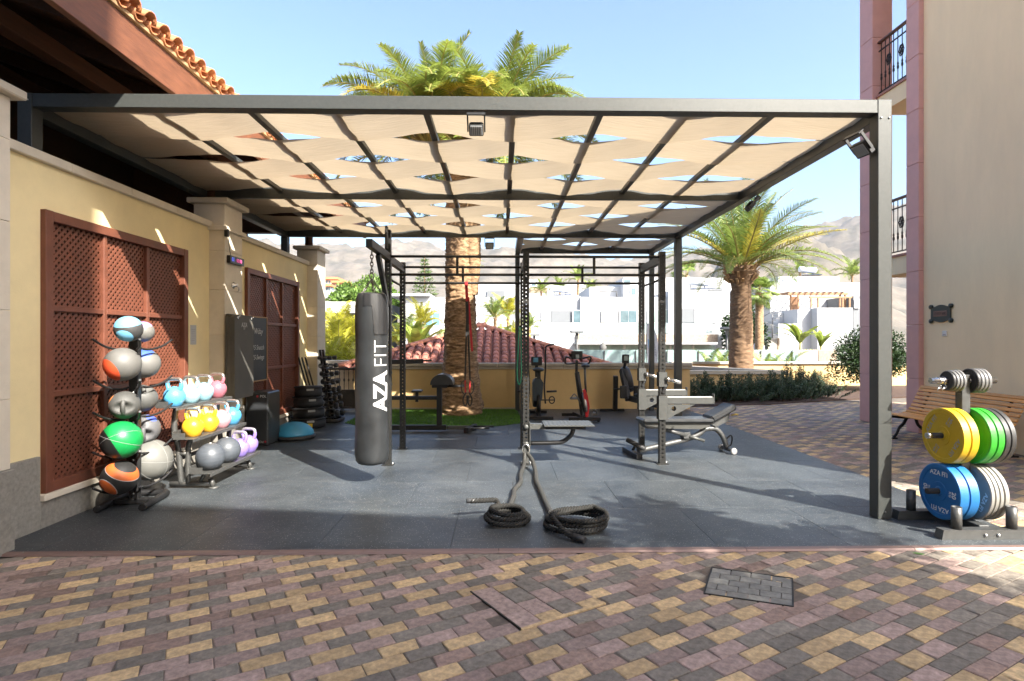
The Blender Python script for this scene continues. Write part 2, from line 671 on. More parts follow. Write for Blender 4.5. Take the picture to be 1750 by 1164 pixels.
# ---- inspection covers let into the pavement
steel_dark = mat('cover_frame_steel', (.035, .033, .03), .55, metal=.6, var=.3, vs=20)
def cover(poly, name, label, cols, nrow, mats, zt, edges=(0, 1, 2, 3)):
    cx = sum(p[0] for p in poly) / 4; cy = sum(p[1] for p in poly) / 4
    t = thing(name, label, 'manhole cover', (cx, cy, 0))
    q = [Vector((p[0] - cx, p[1] - cy, 0)) for p in poly]
    fr = MB()
    for i in edges:
        fr.beam(q[i] + Vector((0, 0, -.0005)), q[(i + 1) % 4] + Vector((0, 0, -.0005)), .009, .012, .001)
    fr.build('frame', steel_dark, t)
    if len(edges) < 4:
        sb_ = MB(); sb_.beam(q[1] + Vector((0, 0, -.003)), q[2] + Vector((0, 0, -.003)), .03, .014, .002)
        sb_.build('kerb_strip', PV[0], t)
    base = MB(); base.add([v * 1.0 + Vector((0, 0, zt - .012)) for v in q], [(0, 1, 2, 3)])
    base.build('tray', MATS['mortar'], t)
    rg = random.Random(len(name))
    for r in range(nrow):
        off = .5 * (r % 2)
        n = cols
        for c in range(-1, n + 1):
            a0, a1 = max(0, (c + off) / n) , min(1, (c + 1 + off) / n)
            if a1 - a0 < .05: continue
            b0, b1 = r / nrow, (r + 1) / nrow
            P = lambda a, b: (q[0] * (1 - a) + q[1] * a) * (1 - b) + (q[3] * (1 - a) + q[2] * a) * b
            ia, ib = .0022 / (q[1] - q[0]).length, .0022 / (q[3] - q[0]).length
            z = zt + rg.uniform(-.0015, .0015)
            cs = [P(a0 + ia, b0 + ib), P(a1 - ia, b0 + ib), P(a1 - ia, b1 - ib), P(a0 + ia, b1 - ib)]
            m = MB()
            cc = sum(cs, Vector()) / 4
            top = [cc + (v - cc) * .95 + Vector((0, 0, z)) for v in cs]
            mid = [v + Vector((0, 0, z - .004)) for v in cs]
            bot = [v + Vector((0, 0, z - .01)) for v in cs]
            m.add(top + mid + bot, [(0, 1, 2, 3)] + [(4 + i, 4 + (i + 1) % 4, (i + 1) % 4, i) for i in range(4)] + [(8 + i, 8 + (i + 1) % 4, 4 + (i + 1) % 4, 4 + i) for i in range(4)])
            m.build('paver', rg.choice(mats), t)
    return t
grey_stone = mat('cover_stone_grey', (.19, .185, .165), .9, var=.3, vs=18, bump=.6, bs=90, rnd=.15)
cover(HATCH1, 'manhole_cover', 'inspection cover filled with mauve pavers turned across the bond, loose steel edge', 3, 4, [PV[1], PV[1], PV[2], PV[3], PV[0]], .003, (0,))
cover(HATCH2, 'manhole_cover', 'grey stone inspection cover in dark steel frame, right foreground', 4, 5, [grey_stone], .002)

# ---- rubber gym floor of big tiles
def rubber():
    m = bpy.data.materials.new('rubber_tile')
    m.use_nodes = True
    n, l = m.node_tree.nodes, m.node_tree.links
    p = n['Principled BSDF']
    tc = n.new('ShaderNodeTexCoord')
    geo = n.new('ShaderNodeNewGeometry')
    big = n.new('ShaderNodeTexNoise'); big.inputs['Scale'].default_value = 1.1; big.inputs['Detail'].default_value = 8; big.inputs['Roughness'].default_value = .7
    l.new(geo.outputs['Position'], big.inputs['Vector'])
    rp = n.new('ShaderNodeValToRGB')
    rp.color_ramp.elements[0].position = .3; rp.color_ramp.elements[0].color = (.020, .025, .029, 1)
    rp.color_ramp.elements[1].position = .75; rp.color_ramp.elements[1].color = (.074, .085, .094, 1)
    l.new(big.outputs['Fac'], rp.inputs[0])
    vo = n.new('ShaderNodeTexVoronoi'); vo.inputs['Scale'].default_value = 62
    l.new(geo.outputs['Position'], vo.inputs['Vector'])
    sp = n.new('ShaderNodeMath'); sp.operation = 'LESS_THAN'; sp.inputs[1].default_value = .21
    l.new(vo.outputs['Distance'], sp.inputs[0])
    wh = n.new('ShaderNodeTexWhiteNoise')
    l.new(vo.outputs['Position'], wh.inputs['Vector'])
    sel = n.new('ShaderNodeMath'); sel.operation = 'LESS_THAN'; sel.inputs[1].default_value = .45
    l.new(wh.outputs['Value'], sel.inputs[0])
    ml = n.new('ShaderNodeMath'); ml.operation = 'MULTIPLY'
    l.new(sp.outputs[0], ml.inputs[0]); l.new(sel.outputs[0], ml.inputs[1])
    mx = n.new('ShaderNodeMixRGB'); mx.inputs[2].default_value = (.30, .31, .31, 1)
    l.new(ml.outputs[0], mx.inputs[0]); l.new(rp.outputs[0], mx.inputs[1])
    sc = n.new('ShaderNodeTexNoise'); sc.inputs['Scale'].default_value = 2.2; sc.inputs['Detail'].default_value = 10; sc.inputs['Distortion'].default_value = 2.5
    mp = n.new('ShaderNodeMapping'); mp.inputs['Scale'].default_value = (1, 5, 1); mp.inputs['Rotation'].default_value = (0, 0, .5)
    l.new(geo.outputs['Position'], mp.inputs['Vector']); l.new(mp.outputs[0], sc.inputs['Vector'])
    r3 = n.new('ShaderNodeValToRGB'); r3.color_ramp.elements[0].position = .58; r3.color_ramp.elements[1].position = .74
    r3.color_ramp.elements[1].color = (.3, .3, .3, 1)
    l.new(sc.outputs['Fac'], r3.inputs[0])
    m3 = n.new('ShaderNodeMixRGB'); m3.inputs[2].default_value = (.17, .165, .155, 1)
    l.new(r3.outputs[0], m3.inputs[0]); l.new(mx.outputs[0], m3.inputs[1])
    oi = n.new('ShaderNodeObjectInfo')
    mr = n.new('ShaderNodeMapRange'); mr.inputs['To Min'].default_value = .95; mr.inputs['To Max'].default_value = 1.05
    l.new(oi.outputs['Random'], mr.inputs['Value'])
    m4 = n.new('ShaderNodeMixRGB'); m4.blend_type = 'MULTIPLY'; m4.inputs[0].default_value = 1
    l.new(m3.outputs[0], m4.inputs[1]); l.new(mr.outputs[0], m4.inputs[2])
    l.new(m4.outputs[0], p.inputs['Base Color'])
    p.inputs['Roughness'].default_value = .46
    nb = n.new('ShaderNodeTexNoise'); nb.inputs['Scale'].default_value = 190
    l.new(geo.outputs['Position'], nb.inputs['Vector'])
    b = n.new('ShaderNodeBump'); b.inputs['Strength'].default_value = .35; b.inputs['Distance'].default_value = .004
    l.new(nb.outputs['Fac'], b.inputs['Height']); l.new(b.outputs[0], p.inputs['Normal'])
    return m
RUB = rubber()
rf = put('rubber_floor', None, kind='structure')
X0, X1, YF, YB = -3.75, 4.12, 4.2, 12.72
xs = [X0] + [X0 + .37 + i for i in range(8)]
xs = [x for x in xs if x < X1 - .2] + [X1]
ys = [YF + 1.0 * i for i in range(9)] + [YB]
for iy in range(len(ys) - 1):
    sh = .5 if iy % 2 else 0
    cx = [X0] + [x + sh for x in xs[1:-1] if x + sh < X1 - .15] + [X1]
    for ix in range(len(cx) - 1):
        m = MB()
        a, b, c, d = cx[ix] + .0011, cx[ix + 1] - .0011, ys[iy] + .0011, ys[iy + 1] - .0011
        m.bb(a, b, c, d, .001, .015, .0012)
        m.build('floor_tile', RUB, rf)
trim_m = mat('edge_trim_metal', (.21, .14, .12), .5, metal=.25, var=.15, vs=9, stretch=(1, 8, 1))
et = thing('edge_trim', 'brownish pink metal edge strip between the rubber floor and the block paving', 'edge trim', (0, 4.17, 0))
sg = [-3.6, -1.75, -.02, 1.8, 3.05, 5.0]
screw_m = mat('screw_steel', (.25, .24, .22), .4, metal=.9)
for i in range(len(sg) - 1):
    m = MB()
    m.prism([(-.035, .0025), (-.03, .008), (-.022, .017), (.022, .019), (.027, .016), (.027, .0025)], 'x', sg[i] + .002, sg[i + 1] - .002)
    m.build('strip', trim_m, et)
    for k in range(3):
        x = sg[i] + (sg[i + 1] - sg[i]) * (.08 + .42 * k)
        s_ = MB(); s_.lathe([(.0055, 0), (.0055, .002), (.003, .0035)], 8, 0, Matrix.Translation((x, .0, .018)))
        s_.build('screw', screw_m, et)

# ---- artificial lawn round the palm
lawn = MB()
LP = [(-2.35, 10.05), (-.3, 10.02), (.42, 10.55), (.33, 12.66), (-2.9, 12.66), (-2.9, 10.6)]
rng = random.Random(5)
lv, lf, lt = [], [], []
for i in range(26000):
    x, y = rng.uniform(-2.9, .45), rng.uniform(10.0, 12.66)
    if not inside(LP, x, y): continue
    a = rng.uniform(0, 6.283); h = rng.uniform(.018, .034); lean = rng.uniform(0, .02); b = rng.uniform(0, 6.283)
    o = len(lv)
    lv += [(x - .004 * math.cos(a), y - .004 * math.sin(a), .018), (x + .004 * math.cos(a), y + .004 * math.sin(a), .018), (x + lean * math.cos(b), y + lean * math.sin(b), .018 + h)]
    lf.append((o, o + 1, o + 2)); lt.append(rng.random())
lawn.v, lawn.f, lawn.mi, lawn.sm, lawn.tone = lv, lf, [0] * len(lf), [False] * len(lf), lt
grass_m = mat('turf_fibre', (.10, .24, .02), .6, var=.3, vs=3, rnd=.35, attr=True, transl=.25)
lo = lawn.build('artificial_grass', grass_m, fix=False, kind='stuff', label='bright green artificial grass round the big palm trunk', cat='grass')
lb = MB(); lb.prism(LP, 'z', .0165, .0205)
lb.build('turf_backing', mat('turf_backing', (.04, .09, .015), .9, vs=20, var=.3), lo)

# ================================================================== PERGOLA
pm_ = mat('pergola_paint', (.055, .059, .056), .42, metal=.15, var=.12, vs=35, bump=.05, bs=300)
bolt_m = mat('bolt_steel', (.5, .5, .48), .35, metal=1)
per = thing('pergola', 'dark steel pergola roofed with woven beige fabric bands over the gym floor', 'pergola', (0, 4.82, 0))
PY0 = 4.82
def pbox(name, x0, x1, y0, y1, z0, z1):
    m = MB(); m.bb(x0, x1, y0 - PY0, y1 - PY0, z0, z1, .004)
    return m.build(name, pm_, per)
PX0, PX1 = -4.04, 3.35
YM, YBK, YE = 7.7, 10.55, 12.5
post_a = pbox('post', PX1 - .12, PX1, 4.82, 4.94, .016, 3.62)
pbox('post', PX0, PX0 + .12, 4.82, 4.94, .0, 3.62)
pbox('post', PX1 - .12, PX1, YBK - .06, YBK + .06, .016, 3.45)
pbox('post', PX0, PX0 + .12, YBK - .06, YBK + .06, .0, 3.45)
pbox('post', .30, .40, YE - .1, YE, .016, 3.45)
pbox('post', PX1 - .1, PX1, YE - .1, YE, .016, 3.45)
pbox('front_beam', PX0 + .121, PX1 - .121, 4.822, 4.938, 3.502, 3.618)
pbox('side_beam', PX1 - .118, PX1 - .002, 4.941, YE, 3.452, 3.612)
pbox('side_beam', PX0 + .002, PX0 + .118, 4.941, YBK + .06, 3.452, 3.612)
pbox('cross_beam', PX0 + .119, PX1 - .119, YM - .03, YM + .03, 3.455, 3.60)
pbox('cross_beam', PX0 + .119, PX1 - .119, YBK - .04, YBK + .04, 3.458, 3.60)
pbox('cross_beam', .42, PX1 - .119, YE - .08, YE - .002, 3.458, 3.60)
pbox('cross_beam', .302, .418, YBK + .041, YE, 3.455, 3.605)
for z in (3.44, 3.36):
    pass
for dx in (.025, .095):
    b = MB(); b.lathe([(.009, 0), (.009, .004), (.005, .008)], 8, 0, frame_mtx((PX1 - .12 + dx, -.001, 3.46), (1, 0, 0), (0, 0, 1)))
    b.build('bolt', bolt_m, per)
for dx, dz in ((.03, .06), (.09, .06), (.03, -.35), (.09, -.35)):
    b = MB(); b.lathe([(.007, 0), (.007, .003), (.004, .006)], 8, 0, frame_mtx((PX0 + dx, -.001, 3.5 + dz), (1, 0, 0), (0, 0, 1)))
    b.build('bolt', bolt_m, per)
b = MB(); b.lathe([(.008, 0), (.008, .004), (.005, .007)], 8, 0, frame_mtx((PX1 - .06, -.001, .08), (1, 0, 0), (0, 0, 1)))
b.build('bolt', bolt_m, per)
RX = [-2.95 + .764 * k for k in range(8)]
ZR = 3.555
for x in RX:
    for y0, y1 in ((4.941, YM - .031), (YM + .031, YBK - .041)):
        pbox('rafter', x - .03, x + .03, y0, y1, ZR - .025, ZR + .025)
    if x > .42 and x < 3.2:
        pbox('rafter', x - .03, x + .03, YBK + .041, YE - .081, ZR - .025, ZR + .025)

def fabric():
    m = bpy.data.materials.new('shade_fabric')
    m.use_nodes = True
    n, l = m.node_tree.nodes, m.node_tree.links
    p = n['Principled BSDF']
    tc = n.new('ShaderNodeTexCoord')
    w = n.new('ShaderNodeTexNoise'); w.inputs['Scale'].default_value = 5; w.inputs['Detail'].default_value = 7
    mp = n.new('ShaderNodeMapping'); mp.inputs['Scale'].default_value = (1, 6, 1)
    l.new(tc.outputs['Object'], mp.inputs[0]); l.new(mp.outputs[0], w.inputs['Vector'])
    mx = n.new('ShaderNodeMixRGB'); mx.inputs[1].default_value = (.48, .385, .265, 1); mx.inputs[2].default_value = (.57, .465, .33, 1)
    l.new(w.outputs['Fac'], mx.inputs[0])
    l.new(mx.outputs[0], p.inputs['Base Color'])
    p.inputs['Roughness'].default_value = .95
    p.inputs['Specular IOR Level'].default_value = .1
    bp = n.new('ShaderNodeBump'); bp.inputs['Strength'].default_value = .5; bp.inputs['Distance'].default_value = .015
    l.new(w.outputs['Fac'], bp.inputs['Height']); l.new(bp.outputs[0], p.inputs['Normal'])
    t = n.new('ShaderNodeBsdfTranslucent')
    l.new(mx.outputs[0], t.inputs['Color']); l.new(bp.outputs[0], t.inputs['Normal'])
    ms = n.new('ShaderNodeMixShader'); ms.inputs[0].default_value = .34
    l.new(p.outputs[0], ms.inputs[1]); l.new(t.outputs[0], ms.inputs[2])
    l.new(ms.outputs[0], n['Material Output'].inputs['Surface'])
    return m
FAB = fabric()

def band(x0, x1, y0, y1, phase, nodes, seed):
    """one fabric band along x, weaving over and under the rafters; sags a little at its edges"""
    rg = random.Random(seed)
    m = MB()
    A = .043
    knots = [x0] + nodes + [x1]
    zs = [0] + [A if (k + phase) % 2 == 0 else -A for k in range(len(nodes))] + [0]
    nx = 10
    pts = []
    for k in range(len(knots) - 1):
        for j in range(nx):
            t = j / nx
            s = t + .35 * ((1 - math.cos(math.pi * t)) / 2 - t)
            pts.append((knots[k] + (knots[k + 1] - knots[k]) * t, zs[k] + (zs[k + 1] - zs[k]) * s, abs(zs[k] * (1 - s) + zs[k + 1] * s) / A))
    pts.append((x1, 0, 0))
    ny = 6
    ph = [rg.uniform(0, 6) for _ in range(4)]
    verts = []
    for i, (x, z, am) in enumerate(pts):
        pull = .012 * (1 - am) + .006 * math.sin(x * 4 + ph[0])
        for j in range(ny + 1):
            t = j / ny
            y = y0 + pull + (y1 - y0 - 2 * pull) * t
            e = (2 * t - 1)
            zz = z + (1 - e * e) * -.012 * (1 - am) + .005 * math.sin(x * 7 + j * 1.3 + ph[1]) + .0035 * math.sin(x * 17 + j * 2.2 + ph[2]) - .010 * (1 - am) * (.5 + .5 * math.sin(ph[3] + x * 2.3))
            verts.append((x, y - PY0, ZR + zz))
    faces = []
    for i in range(len(pts) - 1):
        for j in range(ny):
            a = i * (ny + 1) + j
            faces.append((a, a + 1, a + ny + 2, a + ny + 1))
    m.add(verts, faces, 0, True)
    return m.build('fabric_band', FAB, per, fix=False)
row = 0
for (ya, yb, xa, xb, nd) in ((4.945, YM - .035, PX0 + .119, PX1 - .119, RX), (YM + .035, YBK - .045, PX0 + .119, PX1 - .119, RX),
                             (YBK + .045, YE - .085, .42, PX1 - .119, [x for x in RX if .42 < x < 3.2])):
    w = (yb - ya) / (4 if ya < 10 else 3)
    for k in range(4 if ya < 10 else 3):
        ph = row + 1 if len(nd) == 8 else row
        band(xa, xb, ya + k * w, ya + (k + 1) * w, ph, nd, row)
        row += 1

# ---- floodlights on the pergola
fl_body = mat('floodlight_body', (.03, .03, .03), .45, metal=.3)
fl_glass = mat('floodlight_glass', (.42, .44, .45), .12, coat=.6, var=.1, vs=30)
def floodlight(label, loc, rot, w=.14):
    t = thing('floodlight', label, 'floodlight', loc, 0, 'floodlights on the pergola')
    t.rotation_euler = rot
    m = MB(); m.bb(-w, w, -.03, .03, -w * .8, w * .8, .008); m.bb(-w * .5, w * .5, .03, .05, -w * .5, w * .5, .005)
    for k in range(5):
        m.bb(-w * .8, w * .8, .03, .045, -w * .7 + k * w * .34, -w * .7 + k * w * .34 + .006)
    h = m.build('housing', fl_body, t)
    gl = MB(); gl.bb(-w * .82, w * .82, -.034, -.028, -w * .62, w * .62, .002)
    p = gl.build('lens', fl_glass, t)
    for i in range(6):
        x = -w * .65 + i * w * .26
        st = MB(); st.bb(x, x + .004, -.0365, -.0345, -w * .55, w * .55)
        st.build('lens_strip', fl_body, p)
    br = MB(); br.bb(-w - .016, -w - .004, -.015, .015, -.02, w + .06, .002); br.bb(w + .004, w + .016, -.015, .015, -.02, w + .06, .002); br.bb(-w - .016, w + .016, -.03, .03, w + .06, w + .072, .002)
    br.build('bracket', fl_body, t)
    return t
floodlight('small floodlight hanging under the middle of the front beam', (-.215, 4.88, 3.36), (R(38), 0, 0), .062)
floodlight('small floodlight hanging under the rear beam in front of the palm trunk', (-.22, 10.52, 3.30), (R(20), 0, 0), .075)
floodlight('large tilted floodlight on the front right post of the pergola', (3.145, 4.90, 3.22), (R(40), R(0), R(-82)), .082)
floodlight('tilted floodlight on the right side beam near the middle of the pergola', (3.36, 7.62, 3.36), (R(40), 0, R(80)), .075)

# ================================================================== LEFT GARDEN WALL
plaster = mat('yellow_plaster', (.84, .70, .40), .9, var=.09, vs=1.3, bump=.25, bs=70)
cream_st = mat('cream_limestone', (.66, .59, .48), .85, var=.08, vs=5, bump=.2, bs=50, rnd=.05)
granite = mat('grey_granite', (.25, .235, .205), .85, var=.22, vs=30, bump=.3, bs=120, rnd=.07)
WX, PXF = -3.80, -3.60
PIL = [(3.73, 4.24), (7.47, 7.97), (11.2, 11.7)]
gw = thing('garden_wall', 'yellow plastered wall with cream stone piers and grey granite plinth along the left', 'wall', (WX, 4.2, 0))
GY = 4.2
def gpart(name, mm, x0, x1, y0, y1, z0, z1, ch=.004, parent=gw):
    m = MB(); m.bb(x0 - WX, x1 - WX, y0 - GY, y1 - GY, z0, z1, ch)
    return m.build(name, mm, parent)
spans = [(PIL[0][1], PIL[1][0]), (PIL[1][1], PIL[2][0])]
LAT = [(4.76, 6.90), (8.49, 10.66)]
LZ0, LZ1 = .285, 2.635
for (a, b), (l0, l1) in zip(spans, LAT):
    # wall built round the lattice opening
    gpart('wall_panel', plaster, -3.9, WX, a, l0, .0, 3.02, 0)
    gpart('wall_panel', plaster, -3.9, WX, l1, b, .0, 3.02, 0)
    gpart('wall_panel', plaster, -3.9, WX, l0, l1, LZ1, 3.02, 0)
    gpart('wall_panel', plaster, -3.9, WX, l0, l1, .0, LZ0 - .05, 0)
    gpart('sill', cream_st, -3.905, WX + .06, l0 - .03, l1 + .05, LZ0 - .055, LZ0 - .002)
    n = 4
    for k in range(n):
        y0, y1 = a + (b - a) * k / n, a + (b - a) * (k + 1) / n
        gpart('coping_stone', cream_st, -3.905, WX + .045, y0 + .001, y1 - .001, 3.022, 3.10, .006)
    # plinth slabs, broken at the lattice
    for (y0, y1, zt) in ((a, l0 - .035, .60), (l1 + .055, b, .60)):
        gpart('plinth_slab', granite, WX - .01, WX + .03, y0 + .0015, y1 - .0015, .0, zt, .003)
    nn = 3
    for k in range(nn):
        y0, y1 = l0 - .035 + (l1 - l0 + .09) * k / nn, l0 - .035 + (l1 - l0 + .09) * (k + 1) / nn
        gpart('plinth_slab', granite, WX - .01, WX + .03, y0 + .0015, y1 - .0015, .0, LZ0 - .058, .003)
for i, (a, b) in enumerate(PIL):
    pr = gw
    if i == 0: a -= .25
    gpart('pier_base', granite, -4.0, PXF + .02, a - .015, b + .015, 0, .605, .004)
    zz = [.607, 1.12, 1.77, 2.42, 3.02] if i == 0 else [.607, 1.03, 1.62, 2.21, 2.72, 3.02]
    for k in range(len(zz) - 1):
        gpart('pier_block', cream_st, -4.0, PXF, a, b, zz[k] + .0015, zz[k + 1] - .0015, .004)
    gpart('pier_block', cream_st, -4.0, PXF, a, b, 3.02, 3.33, .004)
    gpart('pier_cap', cream_st, -4.06, PXF + .07, a - .07, b + .07, 3.333, 3.40, .01)
    if i == 1:
        gpart('pier_ledge', cream_st, -4.02, PXF + .04, a - .045, b + .045, 2.985, 3.04, .006)

# ---- lattice screens in the openings
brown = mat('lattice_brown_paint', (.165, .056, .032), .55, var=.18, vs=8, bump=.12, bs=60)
brown_dk = mat('lattice_void_shade', (.02, .009, .006), .9, var=.2)  # near-black colour paints in the shade of the void behind the slats
def lattice(label, y0, y1):
    t = thing('lattice_screen', label, 'lattice', (WX, y0, LZ0), 0, 'brown lattice screens in the wall')
    W, H = y1 - y0, LZ1 - LZ0
    fw = .085
    def b(name, ya, yb, za, zb, xa=-.05, xb=.035):
        m = MB(); m.bb(xa, xb, ya, yb, za, zb, .004)
        return m.build(name, brown, t)
    b('frame_stile', 0.002, fw, 0.0, H, -.06, .045); b('frame_stile', W - fw, W - .002, 0, H, -.06, .045)
    b('frame_rail', fw + .001, W - fw - .001, 0.0, fw, -.06, .043); b('frame_rail', fw + .001, W - fw - .001, H - fw, H - .002, -.06, .043)
    cw, rh = (W - 2 * fw) / 3, (H - 2 * fw) / 3
    for k in (1, 2):
        b('mullion', fw + cw * k - .022, fw + cw * k + .022, fw + .001, H - fw - .001, -.04, .022)
        for c in range(3):
            b('rail', fw + cw * c + (.0235 if c else .001), fw + cw * (c + 1) - (.0235 if c < 2 else .001), fw + rh * k - .024, fw + rh * k + .024, -.04, .020)
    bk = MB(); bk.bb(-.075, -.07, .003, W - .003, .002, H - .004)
    bk.build('void_sheet', brown_dk, t)
    for c in range(3):
        for r in range(3):
            ya, yb = fw + cw * c, fw + cw * (c + 1)
            za, zb = fw + rh * r, fw + rh * (r + 1)
            m = MB()
            pitch = .0455 * math.sqrt(2)
            sw = .013
            for sgn, xx in ((1, -.012), (-1, -.0165)):
                k = -1.5
                while k < 2.4:
                    # line: z = za + sgn*(y-ya) + k
                    pts = []
                    for yy in (ya, yb):
                        z = za + sgn * (yy - ya) + k
                        pts.append((yy, z))
                    (p0, q0), (p1, q1) = pts
                    # clip to za..zb
                    def cl(p, q, pp, qq):
                        if q < za: p = p + (za - q) / (qq - q) * (pp - p); q = za
                        if q > zb: p = p + (zb - q) / (qq - q) * (pp - p); q = zb
                        return p, q
                    if max(q0, q1) > za + .02 and min(q0, q1) < zb - .02:
                        A = cl(p0, q0, p1, q1); B = cl(p1, q1, p0, q0)
                        if abs(A[0] - B[0]) > .02:
                            m.beam((xx, A[0], A[1]), (xx, B[0], B[1]),   .005, .0235, 0, 0, up=(0, -(B[1] - A[1]), (B[0] - A[0])))
                    k += pitch
            m.build('lattice_slats', brown, t, fix=False, kind='stuff')
    return t
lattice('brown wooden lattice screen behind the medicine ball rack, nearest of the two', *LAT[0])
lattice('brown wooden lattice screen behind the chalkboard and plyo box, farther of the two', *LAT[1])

# ================================================================== PAVILION ROOF ON THE LEFT
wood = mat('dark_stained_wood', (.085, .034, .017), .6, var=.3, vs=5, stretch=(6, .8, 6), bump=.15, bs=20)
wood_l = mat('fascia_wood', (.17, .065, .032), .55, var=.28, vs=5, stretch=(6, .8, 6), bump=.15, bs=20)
terra = mat('terracotta_tile', (.50, .20, .085), .8, var=.25, vs=9, bump=.2, bs=60, rnd=.22)
mortar_e = mat('eave_mortar', (.42, .27, .14), .9, vs=15, var=.2)
rt = thing('pavilion_roof', 'terracotta tiled pavilion roof with brown timber eaves at upper left', 'roof', (-3.0, 4.2, 3.8))
EY0, EY1 = 1.2, 12.7
SL = math.tan(R(20))
def rloc(x, y, z): return (x + 3.0, y - 4.2, z - 3.8)
def rbox(name, mm, x0, x1, y0, y1, z0, z1, parent=rt, ch=.004):
    m = MB(); a = rloc(x0, y0, z0); b_ = rloc(x1, y1, z1)
    m.bb(a[0], b_[0], a[1], b_[1], a[2], b_[2], ch)
    return m.build(name, mm, parent)
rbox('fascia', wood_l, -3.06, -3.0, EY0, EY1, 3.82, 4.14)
rbox('fascia_trim', mortar_e, -3.05, -2.975, EY0, EY1, 4.142, 4.18)
rbox('wall_plate_beam', wood, -3.98, -3.84, EY0, EY1, 3.98, 4.14)
rbox('wall_plate_beam', wood, -6.4, -6.25, EY0, EY1, 4.85, 5.0)
zs = lambda x: 4.16 + (-3.0 - x) * SL
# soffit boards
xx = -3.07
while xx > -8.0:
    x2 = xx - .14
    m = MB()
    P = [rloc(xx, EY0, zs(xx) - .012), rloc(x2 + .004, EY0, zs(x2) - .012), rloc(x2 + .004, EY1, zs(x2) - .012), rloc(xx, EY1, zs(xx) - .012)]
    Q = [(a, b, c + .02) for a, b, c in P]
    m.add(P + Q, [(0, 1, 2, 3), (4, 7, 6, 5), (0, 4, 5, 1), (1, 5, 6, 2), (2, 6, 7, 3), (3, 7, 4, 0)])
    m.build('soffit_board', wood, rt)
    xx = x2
yy = 1.6
while yy < EY1:
    m = MB(); a = rloc(-3.062, yy, zs(-3.062) - .10); b_ = rloc(-8.0, yy, zs(-8.0) - .10)
    m.beam(a, b_, .09, .17, .006)
    m.build('rafter', wood, rt)
    yy += 1.05
# tiles: eave courses one by one, then the long corrugated body above
def barrel(r0, r1, L, up=True, n=7, th=.012):
    m = MB()
    v = []
    for k in range(2):
        rr, y = ((r0, 0), (r1, L))[k]
        for off in (0, th):
            for i in range(n + 1):
                a = math.pi * i / n
                q = rr - off
                v.append((y, q * math.cos(a), (q * math.sin(a)) * (1 if up else -1)))
    f = []
    N = n + 1
    for i in range(n):
        f += [(i, i + 1, 2 * N + i + 1, 2 * N + i), (N + i, 3 * N + i, 3 * N + i + 1, N + i + 1), (i, N + i, N + i + 1, i + 1), (2 * N + i, 2 * N + i + 1, 3 * N + i + 1, 3 * N + i)]
    f += [(0, 2 * N, 3 * N, N), (n, N + n, 3 * N + n, 2 * N + n)]
    m.add(v, f, 0, True)
    return m.mesh('roof_tile', terra)
tile_up, tile_dn = barrel(.083, .07, .42), barrel(.075, .085, .42, False)
slope = math.atan(SL)
for c in range(2):
    k = 0
    y = 2.4
    while y < EY1:
        x = -2.93 - c * .36
        z = zs(x) + .055 + c * .01
        # local x axis of the tile runs up the slope (towards -x)
        mt = Matrix.Translation(rloc(x, y, z + .02)) @ Matrix.Rotation(math.pi, 4, 'Z') @ Matrix.Rotation(-slope, 4, 'Y')
        o = put('roof_tile', tile_up, rt); o.matrix_local = mt @ Matrix.Rotation(random.gauss(0, .02), 4, 'Z')
        mt = Matrix.Translation(rloc(x - .01, y + .1, z + .035)) @ Matrix.Rotation(math.pi, 4, 'Z') @ Matrix.Rotation(-slope, 4, 'Y')
        o = put('roof_tile', tile_dn, rt); o.matrix_local = mt @ Matrix.Rotation(random.gauss(0, .015), 4, 'Z')
        y += .2
m = MB()
y = EY0
v, f = [], []
k = 0
while y < EY1 + .01:
    w = .045 * math.cos(2 * math.pi * (y - 2.4) / .2)
    for x in (-3.55, -8.0):
        v.append(rloc(x, y, zs(x) + .07 + w))
    if k: f.append((2 * k - 2, 2 * k - 1, 2 * k + 1, 2 * k))
    k += 1
    y += .025
m.add(v, f, 0, True)
m.build('upper_tiles', terra, rt, kind='stuff')
m = MB()
a = [rloc(-3.05, EY0, zs(-3.05) + .012), rloc(-8, EY0, zs(-8) + .012), rloc(-8, EY1, zs(-8) + .012), rloc(-3.05, EY1, zs(-3.05) + .012)]
m.add(a, [(0, 1, 2, 3)])
m.build('roof_deck', wood, rt)
rbox('rear_wall', mat('added_inner_wall', (.10, .06, .04), .9, vs=3), -8.2, -8.0, EY0, EY1 - .01, -.0, zs(-8) + .02)  # wall added to keep the pavilion interior dark
rbox('end_wall', MATS['added_inner_wall'], -8.0, -4.2, EY0 + .0, EY0 + .15, 0, 4.3)  # near end closed as well, added to shut out light
rbox('end_wall', MATS['added_inner_wall'], -8.0, -5.6, EY1 - .2, EY1 - .02, 0, 3.9)
m = MB(); m.prism([(rloc(-8, 0, 3.902)[0], rloc(0, 0, 3.902)[2]), (rloc(-3.4, 0, 0)[0], rloc(0, 0, 3.902)[2]), (rloc(-3.4, 0, 0)[0], rloc(0, 0, zs(-3.4) - .02)[2]), (rloc(-8, 0, 0)[0], rloc(0, 0, zs(-8) - .02)[2])], 'y', EY1 - .2 - 4.2, EY1 - .02 - 4.2)
m.build('gable_boarding', wood, rt)
m = MB(); m.cyl(rloc(-3.85, 11.45, 3.40), rloc(-3.85, 11.45, 4.02), .075, n=16)
m.build('column', wood, rt)
for yc in (7.72, 4.0):
    m = MB(); m.cyl(rloc(-3.88, yc, 3.40), rloc(-3.88, yc, 4.0), .075, n=16)
    m.build('column', wood, rt)

